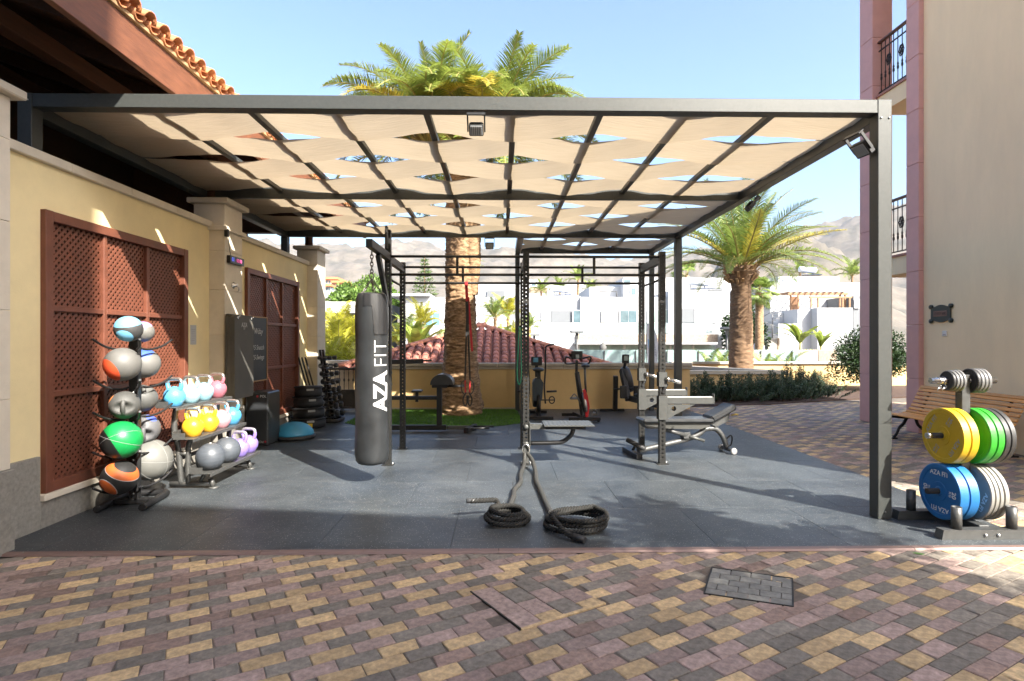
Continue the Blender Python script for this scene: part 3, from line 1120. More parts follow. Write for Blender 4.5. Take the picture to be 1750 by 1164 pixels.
# ================================================================== FAR BOUNDARY WALL, GATE, PLANTERS
FW = 12.75
ochre = mat('ochre_plaster', (.66, .47, .22), .9, var=.06, vs=3, bump=.2, bs=60)
cop = mat('concrete_coping', (.47, .42, .34), .85, var=.1, vs=6, bump=.15, bs=60)
fwall = thing('boundary_wall', 'low ochre wall with moulded coping behind the exercise bikes and palm', 'wall', (0, FW, 0))
def fpart(name, mm, x0, x1, y0, y1, z0, z1, ch=.005, par=fwall):
    m = MB(); m.bb(x0, x1, y0 - FW, y1 - FW, z0, z1, ch)
    return m.build(name, mm, par)
fpart('wall_body', ochre, -2.95, 4.25, FW, FW + .2, 0, .905, 0)
for k in range(5):
    a, b = -2.99 + 7.28 * k / 5, -2.99 + 7.28 * (k + 1) / 5
    fpart('coping_moulding', cop, a + .001, b - .001, FW - .03, FW + .23, .907, .965, .008)
    fpart('coping_stone', cop, a + .001, b - .001, FW - .055, FW + .255, .967, 1.045, .012)
fpart('skirting', cop, -2.95, .35, FW - .012, FW - .001, .0, .05, .002)

gate_m = mat('gate_iron', (.075, .062, .052), .55, metal=.4, var=.2, vs=20)
gt = thing('garden_gate', 'low brown iron gate with knobbed balusters left of the punching bag', 'gate', (-3.47, 12.62, 0))
m = MB(); m.bb(-.42, -.36, -.03, .03, 0, .98, .003); m.bb(.36, .42, -.03, .03, 0, .98, .003)
m.bb(-.36, .36, -.025, .025, .90, .95, .003); m.bb(-.36, .36, -.02, .02, .42, .47, .003); m.bb(-.36, .36, -.02, .02, .05, .09, .003)
m.build('frame', gate_m, gt)
m = MB(); m.bb(-.358, .358, -.006, .006, .092, .418, .002)
m.build('lower_panel', gate_m, gt)
for i in range(7):
    x = -.30 + i * .1
    m = MB(); m.lathe([(.009, .471), (.009, .64), (.02, .66), (.022, .68), (.02, .70), (.009, .72), (.009, .82), (.016, .835), (.009, .85), (.009, .899)], 8, 0, Matrix.Translation((x, 0, 0)))
    m.build('baluster', gate_m, gt)
lw = thing('terrace_wall', 'pale plastered wall seen through the gate balusters', 'wall', (-5, 15.0, 0))
m = MB(); m.bb(-4, 2.6, 0, .2, 0, .93, .0); m.build('wall_body', mat('pale_plaster', (.66, .55, .37), .9, vs=3), lw)
m = MB(); m.bb(-4, 2.65, -.05, .25, .932, 1.03, .01); m.build('coping', cop, lw)

# planter and walls to the right
pl = thing('planter_wall', 'low ochre planter wall with wide wedge coping behind the rosemary hedge', 'wall', (6.3, 15.6, 0))
m = MB(); m.prism([(-1.9, 0), (1.5, 0), (1.5, .16), (-1.9, .16)], 'z', 0, .62); m.build('wall_body', ochre, pl)
m = MB(); m.prism([(-1.95, -.05), (1.62, -.05), (1.55, .22), (-.2, 3.2), (-.75, 3.2), (1.0, .22), (-1.95, .22)], 'z', .622, .72)
m.build('coping', cop, pl)
m = MB(); m.prism([(1.2, .2), (1.45, .2), (-.3, 3.1), (-.65, 3.1)], 'z', 0, .62); m.build('wall_body', ochre, pl)
rw = thing('rear_wall', 'long ochre wall behind the palm and dark shrub on the right', 'wall', (11.0, 19.2, 0))
m = MB(); m.bb(-5.2, 6, 0, .2, 0, .74); m.build('wall_body', ochre, rw)
m = MB(); m.bb(-5.25, 6, -.06, .26, .742, .83, .01); m.build('coping', cop, rw)
mul = MB(); mul.prism([(4.25, 13.2), (6.5, 13.6), (8.6, 14.6), (12, 15.6), (20, 16), (20, 19.1), (5.9, 19.1), (4.25, 15.8)], 'z', -.013, .02)
mul.build('planting_bed', mat('bark_mulch', (.055, .03, .02), .95, var=.5, vs=22, bump=1.0, bs=60), kind='structure')

# ================================================================== BUILDING ON THE RIGHT
cream = mat('cream_render', (.88, .71, .46), .92, var=.07, vs=1.6, bump=.3, bs=35, stretch=(1, 1, .3))
pink = mat('pink_tile_cladding', (.60, .33, .30), .6, var=.06, vs=5, rnd=.05)
rb = thing('hotel_building', 'tall cream building with pink clad pillars and iron balconies on the right', 'building', (7.04, 9.4, 0))
def rpart(name, mm, x0, x1, y0, y1, z0, z1, ch=0, par=rb):
    m = MB(); m.bb(x0 - 7.04, x1 - 7.04, y0 - 9.4, y1 - 9.4, z0, z1, ch)
    return m.build(name, mm, par)
HB = 12.4
rpart('wall', cream, 7.04, 13.5, 2.9, 9.36, 0, HB)
rpart('parapet', cream, 7.0, 13.5, 2.86, 9.3, HB + .001, HB + .25, .01)
def clad(x0, x1, y0, y1, z0, z1, step=.905):
    z = z0
    while z < z1:
        z2 = min(z + step, z1)
        rpart('cladding_tile', pink, x0, x1, y0, y1, z + .002, z2 - .002, .006)
        z = z2
clad(6.96, 7.12, 9.365, 9.66, 0, HB)
clad(6.96, 7.34, 10.55, 10.93, 0, HB)
rail_m = mat('balcony_iron', (.03, .022, .018), .5, metal=.5)
railw = mat('handrail_wood', (.10, .045, .03), .5)
for fz in (3.07, 6.12, 9.17):
    rpart('balcony_slab', cream, 7.05, 8.9, 9.37, 10.54, fz - .34, fz - .03)
    rpart('balcony_edge', mat('slab_edge_pink', (.36, .17, .13), .7), 7.02, 8.93, 9.665, 10.545, fz - .028, fz + .01)
    rl = rpart('handrail', railw, 7.05, 7.12, 9.662, 10.548, fz + .99, fz + 1.03, .008)
    for z in (.06, .84):
        rpart('rail_bar', rail_m, 7.075, 7.095, 9.662, 10.548, fz + z, fz + z + .02)
    for i in range(8):
        y = 9.71 + i * .11
        m = MB(); m.lathe([(.008, .08), (.008, .28), (.018, .30), (.018, .34), (.01, .36), (.018, .38), (.008, .42), (.008, .83), (.008, .98)], 8, 0, Matrix.Translation((.045, y - 9.4, fz)))
        m.build('baluster', rail_m, rb)
    for y in (9.95, 10.28):
        m = MB()
        for k in range(6):
            a = k * math.pi / 3
            m.tube([Vector((.045, y - 9.4 + .03 * math.cos(a) + .035 * math.cos(b_ * 1.047), fz + .58 + .06 * math.sin(a) + .05 * math.sin(b_ * 1.047))) for b_ in range(6)], .009, 6, closed=True)
        m.build('rail_rosette', rail_m, rb)
# wall plaque and doorbell
pq_m = mat('plaque_green', (.035, .042, .032), .6, var=.2)
pq = thing('wall_plaque', 'dark green scroll-cornered plaque with brown name strip on the cream wall', 'plaque', (7.04, 8.97, 1.98))
poly = []
for i in range(41):
    t = i / 40
    poly.append((-.20 + .40 * t, .10 + .04 * math.sin(math.pi * t) ** 2))
poly2 = poly + [(p[0], -p[1]) for p in reversed(poly)]
m = MB(); m.prism(poly2, 'x', -.025, -.002)
for sy in (-1, 1):
    for sz in (-1, 1):
        m.lathe([(.036, -.03), (.036, -.002)], 14, 0, Matrix.Translation((0, sy * .205, sz * .115)) @ Matrix.Rotation(math.pi / 2, 4, 'Y') @ Matrix.Translation((0, 0, 0)))
m.build('board', pq_m, pq)
m = MB(); m.bb(-.029, -.0255, -.14, .14, -.045, .045, .001)
m.build('name_strip', mat('plaque_brown', (.16, .085, .06), .6), pq)
worn_print('lettering', 9, .23, .045, mat('plaque_ink', (.03, .02, .018), .7), pq, frame_mtx((-.0295, 0, 0), (0, -1, 0), (0, 0, 1)), 4)
bell = thing('doorbell', 'small white square doorbell plate under the wall plaque', 'doorbell', (7.04, 8.9, 1.66))
m = MB(); m.bb(-.014, -.001, -.045, .045, -.045, .045, .004); m.build('plate', mat('white_plastic', (.7, .7, .68), .4), bell)
m = MB(); m.bb(-.0165, -.0142, -.03, .03, -.03, -.005, .001); m.build('button', mat('grey_plastic', (.35, .35, .36), .4), bell)

# ================================================================== BEHIND THE CAMERA: what shades the forecourt
bb_ = thing('rear_building', 'unseen cream block behind the viewpoint, its tower shaped to cast shade', 'building', (0, -4.2, 0))
SX0 = 3.9
m = MB(); m.bb(-5, SX0, -7, .36, 0, 14.6); m.build('shade_tower', cream, bb_)  # unseen tower, widened to block sky glow and deepen shade on the left
m = MB()
# lower wing; its front edge runs slightly oblique
m.prism([(SX0 + .001, .5), (7.9, -.1), (7.9, -7), (SX0 + .001, -7)], 'z', 0, 10.0); m.build('wing_wall', cream, bb_)

# ================================================================== GYM EQUIPMENT
FZ = .0155      # top of the rubber floor
blk = mat('black_powder_coat', (.022, .022, .023), .42, metal=.3, var=.2, vs=30)
gry = mat('grey_powder_coat', (.09, .092, .092), .45, metal=.4, var=.12, vs=25)
rubber_b = mat('black_rubber', (.024, .024, .025), .6, var=.3, vs=20, bump=.1, bs=80)
vinyl = mat('black_vinyl', (.03, .032, .035), .38, var=.2, vs=8, bump=.06, bs=40)
chrome = mat('brushed_chrome', (.62, .61, .59), .25, metal=1.0, var=.1, vs=30)
white_ink = mat('white_print', (.72, .72, .71), .6, var=.04)
grey_ink = mat('grey_print', (.33, .33, .32), .6, var=.04)

# ---- rig of perforated uprights
rig_m = mat('rig_paint', (.033, .033, .032), .45, metal=.4, var=.2, vs=25)
def pierced(h, s=.075, pitch=.05, r=.0125, z0=.06):
    m = MB()
    n = 8
    hw = s / 2
    cells = int((h - z0 - .03) / pitch)
    for face in range(4):
        ang = face * math.pi / 2
        rot = Matrix.Rotation(ang, 4, 'Z')
        v, f = [], []
        def quad(za, zb):
            o = len(v)
            v.extend([(-hw, -hw, za), (hw, -hw, za), (hw, -hw, zb), (-hw, -hw, zb)])
            f.append((o, o + 1, o + 2, o + 3))
        quad(0, z0)
        for c in range(cells):
            za = z0 + c * pitch
            zc = za + pitch / 2
            o = len(v)
            sq = []
            for k in range(n):
                a = 2 * math.pi * (k + .5) / n
                ca, sa = math.cos(a), math.sin(a)
                kx, kz = hw / max(abs(ca), 1e-6), (pitch / 2) / max(abs(sa), 1e-6)
                # outer ring follows the rectangle
                q = min(kx, kz)
                v.append((r * ca, -hw, zc + r * sa)); v.append((r * ca, -hw + .006, zc + r * sa))
            corners = [(hw, zc + pitch / 2), (-hw, zc + pitch / 2), (-hw, zc - pitch / 2), (hw, zc - pitch / 2)]
            oc = len(v)
            for x, z in corners: v.append((x, -hw, z))
            P = lambda k: o + 2 * (k % n)
            # hole point k at angle 22.5+45k : corners at 45,135,225,315
            f.extend([(oc, P(0), P(7), oc + 3), (oc, P(1), P(0)), (oc, oc + 1, P(2), P(1)), (oc + 1, P(3), P(2)), (oc + 1, oc + 2, P(4), P(3)), (oc + 2, P(5), P(4)), (oc + 2, oc + 3, P(6), P(5)), (oc + 3, P(7), P(6))])
            for k in range(n):
                f.append((P(k), P(k + 1), P(k + 1) + 1, P(k) + 1))
        quad(z0 + cells * pitch, h)
        m.add(v, f, 0, False, rot)
    m.add([(-hw, -hw, h), (hw, -hw, h), (hw, hw, h), (-hw, hw, h)], [(0, 1, 2, 3)])
    m.bb(-hw - .035, hw + .035, -hw - .035, hw + .035, 0, .008, .002)
    return m.mesh('upright', rig_m)
UP = pierced(2.64)
RGX = [-1.40, .305, 2.0]
RY0, RY1 = 7.06, 8.09
rig = thing('training_rig', 'black pull-up rig of six perforated uprights with paired bars', 'rig', (0, RY0, FZ))
for x in RGX:
    put('upright', UP, rig, loc=(x, 0, 0)); put('upright', UP, rig, loc=(x, RY1 - RY0, 0))
for side, y in ((0, 0), (1, RY1 - RY0)):
    for k in range(2):
        for z in (2.575, 2.35):
            m = MB(); m.cyl((RGX[k] + .038, y, z), (RGX[k + 1] - .038, y, z), .0165, n=12)
            m.build('pull_up_bar', rig_m, rig)
        xm = (RGX[k] + RGX[k + 1]) / 2 + (.0 if side == 0 else 0)
        m = MB(); m.bb(xm - .016, xm + .016, y - .012, y + .012, 2.352, 2.574, .003); m.build('bar_link', rig_m, rig)
for x in RGX:
    m = MB(); m.bb(x - .03, x + .03, .038, RY1 - RY0 - .038, 2.50, 2.60, .005); m.build('cross_member', rig_m, rig)
    m = MB(); m.cyl((x, .038, 2.30), (x, RY1 - RY0 - .038, 2.30), .015, n=10); m.build('cross_bar', rig_m, rig)
# anchor bolts
for x in RGX:
    for y in (0, RY1 - RY0):
        for sx in (-1, 1):
            m = MB(); m.lathe([(.009, 0), (.009, .007), (.005, .012), (.005, .022)], 6, 0, Matrix.Translation((x + sx * .055, y, .008)))
            m.build('anchor_bolt', bolt_m, rig)
# holder arm for the punching bag
m = MB(); m.bb(-1.40 - .036, -1.40 + .036, -.036, .036, 2.642, 2.90, .004); m.bb(-1.40 - .012, -1.40 + .012, -.14, -.04, 2.66, 2.93, .006)
m.build('bag_mast', rig_m, rig)
m = MB(); m.bb(-1.435, -1.365, -1.02, -.04, 2.52, 2.61, .005); m.build('bag_arm', rig_m, rig)
m = MB(); m.beam((-1.40, -.58, 2.51), (-1.40, -.045, 1.98), .05, .08, .004); m.build('bag_arm_brace', rig_m, rig)

# ---- punching bag
BX, BY = -1.40, 6.17
bag = thing('punching_bag', 'tall black vinyl punching bag with white lettering hanging on chains', 'punching bag', (BX, BY, .215))
def bagmat():
    m = mat('bag_vinyl', (.023, .025, .027), .36, var=.4, vs=3, bump=.3, bs=11)
    return m
m = MB()
prof = [(.001, 0), (.09, .002), (.145, .018), (.168, .05), (.176, .10)]
for i in range(30):
    z = .14 + i * .053
    prof.append((.178 + .0035 * math.sin(z * 9) - .004 * (z / 1.8), z))
prof += [(.172, 1.74), (.163, 1.79), (.15, 1.83), (.135, 1.845), (.12, 1.83), (.03, 1.80), (.001, 1.80)]
m.lathe(prof, 36)
bg_o = m.build('bag_body', bagmat(), bag)
# gathered skirt and folds at the top
for i, a in enumerate((1.0, -.2, 2.6)):
    pass
m = MB()
v, f = [], []
for i in range(13):
    a = R(-108 + i * 7.2)
    for j in range(5):
        t = j / 4
        rr = .181 + .003 * math.sin(i * 2 + j) + (.006 if j > 1 else 0)
        z = 1.80 - t * .40 - .06 * abs(i - 6) / 6 * 0
        aa = a + t * R(10)
        v.append((rr * math.cos(aa) * (1 if t > .1 else .93), rr * math.sin(aa) * (1 if t > .1 else .93), z + (.03 if t < .1 else 0)))
for i in range(12):
    for j in range(4):
        if j >= 1 and i < 4: continue
        f.append((i * 5 + j, i * 5 + j + 1, i * 5 + j + 6, i * 5 + j + 5))
m.add(v, f, 0, True)
m.build('strap_flap', mat('flap_vinyl', (.012, .012, .013), .5), bag)
def chain(pts, parent, r=.0045, ln=.042):
    P = smoothpath(pts, 12) if len(pts) > 2 else [Vector(pts[0]).lerp(Vector(pts[1]), i / 30) for i in range(31)]
    L = sum((P[i + 1] - P[i]).length for i in range(len(P) - 1))
    n = max(2, int(L / (ln * .72)))
    m = MB()
    def at(s):
        acc = 0
        for i in range(len(P) - 1):
            d = (P[i + 1] - P[i]).length
            if acc + d >= s or i == len(P) - 2:
                return P[i].lerp(P[i + 1], (s - acc) / d), (P[i + 1] - P[i]).normalized()
            acc += d
    for k in range(n):
        c, t = at((k + .5) * L / n)
        sd = t.cross(Vector((0, 1, .01)) if k % 2 else Vector((1, 0, .01))).normalized()
        link = []
        for q in range(12):
            a = 2 * math.pi * q / 12
            link.append(c + t * (ln * .5 * math.cos(a)) + sd * (ln * .28 * math.sin(a)))
        m.tube(link, r, 5, closed=True)
    return m.build('chain', chrome_d, parent)
chrome_d = mat('chain_steel', (.20, .19, .18), .4, metal=.9)
chain([(0, 0, 2.30), (0, 0, 2.06)], bag, .006, .055)
m = MB()
m.tube([Vector((.022 * math.cos(a * .5236), 0, 2.03 + .04 * math.sin(a * .5236))) for a in range(12)], .006, 6, closed=True)
m.build('carabiner', chrome_d, bag)
for a in (20, 95, 160, 230, 300):
    x, y = .13 * math.cos(R(a)), .13 * math.sin(R(a))
    chain([(0, 0, 2.0), (x, y, 1.83)], bag, .004, .034)
def wrap_text(s, size, bold, z0, a0, mm, name, space=1.0):
    me = text_mesh(s, size, bold, 0, 'LEFT', space)
    bm = bmesh.new(); bm.from_mesh(me)
    bmesh.ops.triangulate(bm, faces=bm.faces)
    bmesh.ops.subdivide_edges(bm, edges=[e for e in bm.edges if e.calc_length() > .02], cuts=5, use_grid_fill=True)
    for vv in bm.verts:
        # text x runs up the bag, text y runs round it towards the camera's left
        z = z0 + vv.co.x
        a = a0 - vv.co.y / .18
        rr = .1835 + .0025 * math.sin(z * 9) - .002 * z
        vv.co = (rr * math.cos(a), rr * math.sin(a), z)
    bm.to_mesh(me); bm.free()
    me.materials.clear(); me.materials.append(mm)
    return put(name, me, bag)
wrap_text('AZA', .235, .006, .585, R(-42), white_ink, 'lettering', .82)
wrap_text('FIT', .235, -.0045, 1.045, R(-42), white_ink, 'lettering', .95)

# ---- medicine balls on their rack
rk = thing('medicine_ball_rack', 'black upright rack with curved prongs and U-shaped base by the wall', 'ball rack', (-3.43, 5.40, FZ), R(8))
m = MB()
m.tube(smoothpath([(-.20, -.26, .035), (-.20, .0, .035), (-.20, .22, .035), (-.14, .28, .035), (.11, .28, .035), (.17, .22, .035), (.17, 0, .035), (.17, -.26, .035)], 6), .032, 10)
m.bb(-.19, .17, -.04, .04, .012, .055, .004)
m.build('base', blk, rk)
m = MB(); m.bb(-.045, .035, -.035, .035, .05, 1.60, .004); m.build('post', blk, rk)
LV = [.155, .47, .82, 1.10, 1.46]
for z in LV:
    for sy in (-1, 1):
        for sx in (-1, 1):
            m = MB()
            m.tube(smoothpath([(-.005 + sx * .035, sy * .035, z), (-.005 + sx * .07, sy * .12, z - .012), (-.005 + sx * .14, sy * .23, z + .02), (-.005 + sx * .19, sy * .33, z + .085)], 5), .0105, 8)
            m.build('prong', blk, rk)
    m = MB(); m.lathe([(.01, 0), (.01, .006)], 8, 0, frame_mtx((-.005, -.0355, z - .05), (1, 0, 0), (0, 0, 1)))
    m.build('bolt', bolt_m, rk)

def uvball(r, nu=40, nv=24):
    m = MB(); m.ell((0, 0, 0), (r, r, r), nu, nv)
    return m
lb_, gr_, dg_ = (.16, .42, .62), (.36, .35, .33), (.05, .05, .05)
def medball(label, loc, r, mm, seams=False, grip=False, mark=None):
    t = thing('medicine_ball', label, 'medicine ball', loc, 0, 'balls on the medicine ball rack')
    if not grip:
        uvball(r).build('shell', mm, t)
    else:
        # double-grip ball: two recessed hand openings with bridging handles
        m = uvball(r, 48, 30)
        vv = []
        for co in m.v:
            q = Vector(co)
            for d in grip:
                dd = Vector(d).normalized()
                u = dd.cross(Vector((0, 0, 1))).normalized(); w = dd.cross(u)
                n_ = q.normalized()
                if n_.dot(dd) > 0:
                    e = (n_.dot(u) / .62) ** 2 + (n_.dot(w) / .42) ** 2
                    if e < 1: q = q * (1 - .42 * (1 - e) ** .6)
            vv.append(tuple(q))
        m.v = vv
        m.build('shell', mm, t)
        for d in grip:
            dd = Vector(d).normalized()
            u = dd.cross(Vector((0, 0, 1))).normalized(); w = dd.cross(u)
            h = MB()
            h.tube(smoothpath([(dd * .80 + w * .46) * r, (dd * .93 + w * .22) * r, dd * .98 * r, (dd * .93 - w * .22) * r, (dd * .80 - w * .46) * r], 5), r * .15, 8)
            h.build('hand_grip', mm, t)
    if seams:
        for ax in seams:
            a = Vector(ax).normalized(); u = a.orthogonal().normalized(); w = a.cross(u)
            m = MB()
            m.tube([(u * math.cos(k * .1309) + w * math.sin(k * .1309)) * (r + .0005) for k in range(48)], .0016, 5, closed=True)
            m.build('seam', mat('seam_thread', (.3, .3, .29), .7), t)
    return t
yF, yR = 5.19, 5.62
medball('grey medicine ball with light blue crown on the top front prongs', (-3.38, yF + .03, 1.655), .116, ballmat('ball_blue_grey', dg_, [((0, -.3, 1), .35, 1.1, lb_), ((.1, -.75, -.75), .80, 1.1, lb_)]))
medball('small pale grey medicine ball with lilac crown at the top back of the rack', (-3.50, yR, 1.635), .10, ballmat('ball_lilac', (.15, .146, .135), [((.1, -.2, 1), .62, 1.1, (.42, .26, .55))]))
medball('large grey medicine ball with red-orange patch, second from top at the front', (-3.42, yF + .01, 1.335), .15, ballmat('ball_red_grey', (.125, .122, .114), [((-.45, -.75, -.45), .68, 1.1, (.62, .075, .025))]))
medball('pale grey medicine ball with blue patch, second from top at the back', (-3.50, yR + .02, 1.325), .142, ballmat('ball_blue_white', (.15, .147, .138), [((.05, -.35, .9), .72, 1.1, (.06, .13, .48))]))
gl_ = [(-.25, -.9, .2), (.55, -.75, -.35)]
medball('dark double-grip medicine ball with small orange disc, middle of the front column', (-3.42, yF + .04, .965), .125, ballmat('ball_grip_orange', (.07, .07, .066), [((-.75, -.45, .5), .93, 1.1, (.6, .2, .05))], .6), grip=[(.42, -.85, -.1)])
medball('dark grey double-grip medicine ball with looped handle, middle of the back column', (-3.50, yR, .985), .128, ballmat('ball_grip_grey', (.09, .09, .085), [], .6), grip=[(.35, -.45, .8)])
medball('big green medicine ball with black panel on the front prongs', (-3.42, yF - .005, .655), .168, ballmat('ball_green', (.008, .23, .055), [((-.75, -.6, -.5), .42, 1.1, (.012, .012, .012))], .38, .05), seams=[(.3, .2, 1), (-.55, .3, 1)])
medball('slate double-grip medicine ball with blue rim above the big grey ball', (-3.50, yR + .02, .685), .142, ballmat('ball_grip_slate', (.11, .11, .115), [((.6, -.1, .85), .93, 1.1, (.08, .12, .5))], .55), grip=[(-.1, -.9, .35), (.45, -.85, -.35)])
medball('black medicine ball with orange bands on the lowest front prongs', (-3.44, yF, .315), .15, ballmat('ball_orange', (.018, .018, .018), [((.45, -.1, .75), .42, .75, (.55, .12, .025)), ((.45, -.1, .75), .75, .80, (.55, .12, .025)), ((-.35, -.8, -.55), .80, 1.1, (.55, .12, .025)), ((-.35, -.8, -.55), .77, .80, (.4, .4, .4)), ((.45, -.1, .75), .39, .42, (.4, .4, .4))]))
medball('big pale grey stitched medicine ball on the lowest back prongs', (-3.46, yR + .05, .375), .20, ballmat('ball_grey_big', (.15, .15, .138), [((-.9, -.3, .1), .72, 1.1, (.02, .02, .02))], .5, .05), seams=[(.2, .9, .1), (.1, .1, 1), (.9, -.1, .4)])

# ---- kettlebell rack
kr = thing('kettlebell_rack', 'grey three-tier stepped kettlebell rack along the wall', 'kettlebell rack', (-3.2, 6.42, FZ))
kr_m = mat('rack_grey_steel', (.115, .115, .11), .42, metal=.5, var=.15, vs=25)
KY0, KY1 = -.60, .60
tiers = [(-3.05, .185), (-3.225, .535), (-3.395, .855)]
for (xc, z) in tiers:
    x = xc + 3.2
    m = MB(); m.bb(x - .105, x + .105, KY0, KY1, z - .008, z, .002); m.bb(x + .097, x + .105, KY0, KY1, z - .035, z - .008, .002)
    m.bb(x - .112, x - .1055, KY0, KY1, z, z + .075, .002)
    m.bb(x - .1055, x + .02, KY0, KY0 + .005, z + .0, z + .06, .001)
    m.build('shelf', kr_m, kr)
for y in (KY0 + .16, KY1 - .16):
    m = MB(); m.tube(smoothpath([(-.13, y, .045), (-.16, y, .40), (-.20, y, .60), (-.19, y, .80), (-.16, y, .842)], 6), .028, 12); m.build('rear_leg', kr_m, kr)
    m = MB(); m.tube(smoothpath([(-.06, y, .045), (-.06, y, .30), (-.05, y, .46), (.0, y, .52)], 6), .026, 12); m.build('front_leg', kr_m, kr)
    m = MB(); m.cyl((-.24, y, .045), (.17, y, .045), .026, n=12); m.build('foot_tube', kr_m, kr)
    m = MB(); m.cyl((-.16, y, .36), (-.06, y, .36), .022, n=10); m.build('brace', kr_m, kr)
    m = MB(); m.tube([(.17, y, .10), (.20, y, .02)], .026, 12); m.lathe([(.05, 0), (.05, .01), (.02, .02)], 18, 0, Matrix.Translation((.205, y, 0))); m.build('foot', kr_m, kr)
    m = MB(); m.tube([(.06, y, .05), (.12, y, .175)], .02, 10); m.build('shelf_strut', kr_m, kr)
m = MB(); m.cyl((-.165, KY0 + .16, .30), (-.165, KY1 - .16, .30), .022, n=10); m.build('long_brace', kr_m, kr)

steel_h = mat('kettlebell_steel_handle', (.66, .64, .61), .28, metal=.9, var=.1, vs=20)
def kettlebell(label, x, y, z, col, rz, handle=None, r=.105):
    cm = mat('kb_%d_%d_%d' % tuple(int(c * 99) for c in col), col, .38, var=.06, vs=12, coat=.3)
    t = thing('kettlebell', label, 'kettlebell', (x, y, z), rz, 'competition kettlebells on the rack')
    m = MB()
    prof = [(.001, 0), (.062, 0), (.07, .004)]
    for i in range(1, 15):
        a = -0.78 + (math.pi / 2 + .70) * i / 14
        prof.append((r * math.cos(a), .098 + r * math.sin(a) * .98))
    m.lathe(prof, 28)
    for s in (-1, 1):
        m.tube(smoothpath([(s * .058, 0, .165), (s * .076, 0, .19), (s * .085, 0, .222), (s * .084, 0, .238)], 4), [.024] * 4 + [.021] * 4 + [.0195] * 5, 10)
    m.build('body', cm, t)
    m = MB()
    m.tube(smoothpath([(-.084, 0, .2385), (-.079, 0, .262), (-.058, 0, .279), (0, 0, .282), (.058, 0, .279), (.079, 0, .262), (.084, 0, .2385)], 5), .0175, 10)
    m.build('handle', handle or steel_h, t)
    m = MB(); m.cyl((0, -.0, .199), (0, 0, .203), .02, n=12); m.build('cap', cm, t)
    return t
rz = R(-14)
for k, (lb, yk, col) in enumerate((('sky blue kettlebell nearest the camera on the top shelf', 5.97, (.10, .42, .72)), ('very pale blue kettlebell next to the sky blue one, top shelf', 6.28, (.30, .53, .61)),
                                   ('very pale blue kettlebell beside the dusty pink one, top shelf', 6.55, (.28, .50, .59)), ('dusty pink kettlebell at the far end of the top shelf', 6.86, (.42, .14, .18)))):
    kettlebell(lb, tiers[2][0], yk, FZ + tiers[2][1], col, rz)
for lb, yk, col in (('yellow kettlebell nearest the camera on the middle shelf', 6.01, (.80, .42, .02)), ('yellow kettlebell with dark scuff, second on the middle shelf', 6.33, (.80, .44, .02)),
                    ('pale pink kettlebell on the middle shelf', 6.61, (.54, .28, .31)), ('bright blue kettlebell at the far end of the middle shelf', 6.87, (.08, .34, .60))):
    kettlebell(lb, tiers[1][0], yk, FZ + tiers[1][1], col, rz)
for lb, yk, col in (('lilac kettlebell next to the slam balls on the bottom shelf', 6.70, (.25, .18, .52)), ('lilac kettlebell at the far end of the bottom shelf', 6.94, (.25, .18, .52))):
    kettlebell(lb, tiers[0][0] - .005, yk, FZ + tiers[0][1], col, rz, mat('lilac_steel', (.55, .5, .6), .3, metal=.6))
sl_m = mat('slam_rubber', (.075, .085, .10), .42, var=.2, vs=6, bump=.2, bs=60, stretch=(1, 1, 5))
for lb, yk in (('dark blue-grey slam ball nearest the camera on the bottom rack shelf', 6.02), ('dark blue-grey slam ball between the front slam ball and lilac kettlebells', 6.38)):
    t = thing('slam_ball', lb, 'slam ball', (-3.05, yk, FZ + tiers[0][1]), R(40 * yk), 'slam balls on the rack')
    m = MB(); rr = .142
    prof = [(.001, 0), (.05, .002)]
    for i in range(1, 41):
        a = -1.22 + (math.pi / 2 + 1.2) * i / 40
        prof.append((rr * math.cos(a) * (1 - .006 * (i % 4 == 0)), .133 + rr * math.sin(a)))
    m.lathe(prof, 36); m.build('shell', sl_m, t)
    m = MB(); m.lathe([(.012, 0), (.012, .004), (.006, .005)], 10, 0, Matrix.Translation((0, 0, .2735))); m.build('valve', white_ink, t)

# ---- things hung on the second pier
hm = thing('exercise_mats', 'stack of thick charcoal exercise mats hung on the second stone pier', 'exercise mat', (PXF, 7.70, .80))
mat_m = mat('foam_mat', (.085, .08, .07), .75, var=.15, vs=5, bump=.1, bs=50)
for k in range(5):
    m = MB(); y0 = -.285 + .006 * k
    pts = []
    for cx, cz, a0 in ((.235, .045, -90), (.235, 1.055, 0), (-.235, 1.055, 90), (-.235, .045, 180)):
        for q in range(5):
            a = R(a0 + 22.5 * q)
            pts.append((cx + .045 * math.cos(a) + .004 * (k % 2), cz + .045 * math.sin(a) - .004 * k))
    m.prism(pts, 'x', .032 + k * .024, .0545 + k * .024)
    m.build('mat_sheet', mat_m, hm)
for sy in (-1, 1):
    m = MB(); m.tube([(.002, sy * .20, 1.055), (.17, sy * .20, 1.055), (.185, sy * .20, 1.08)], .006, 6); m.build('hook', chrome, hm)
    m = MB(); m.lathe([(.012, .0), (.02, .0), (.02, .003), (.012, .003)], 14, 0, frame_mtx((.156, sy * .20, 1.05), (0, 1, 0), (0, 0, 1))); m.build('eyelet', chrome, hm)
text('lettering', 'AZA', .085, grey_ink, hm, frame_mtx((.1515, 0, .955), (0, 1, 0), (0, 0, 1)), bold=.002)
text('lettering', 'FIT', .04, grey_ink, hm, frame_mtx((.1515, 0, .905), (0, 1, 0), (0, 0, 1)))
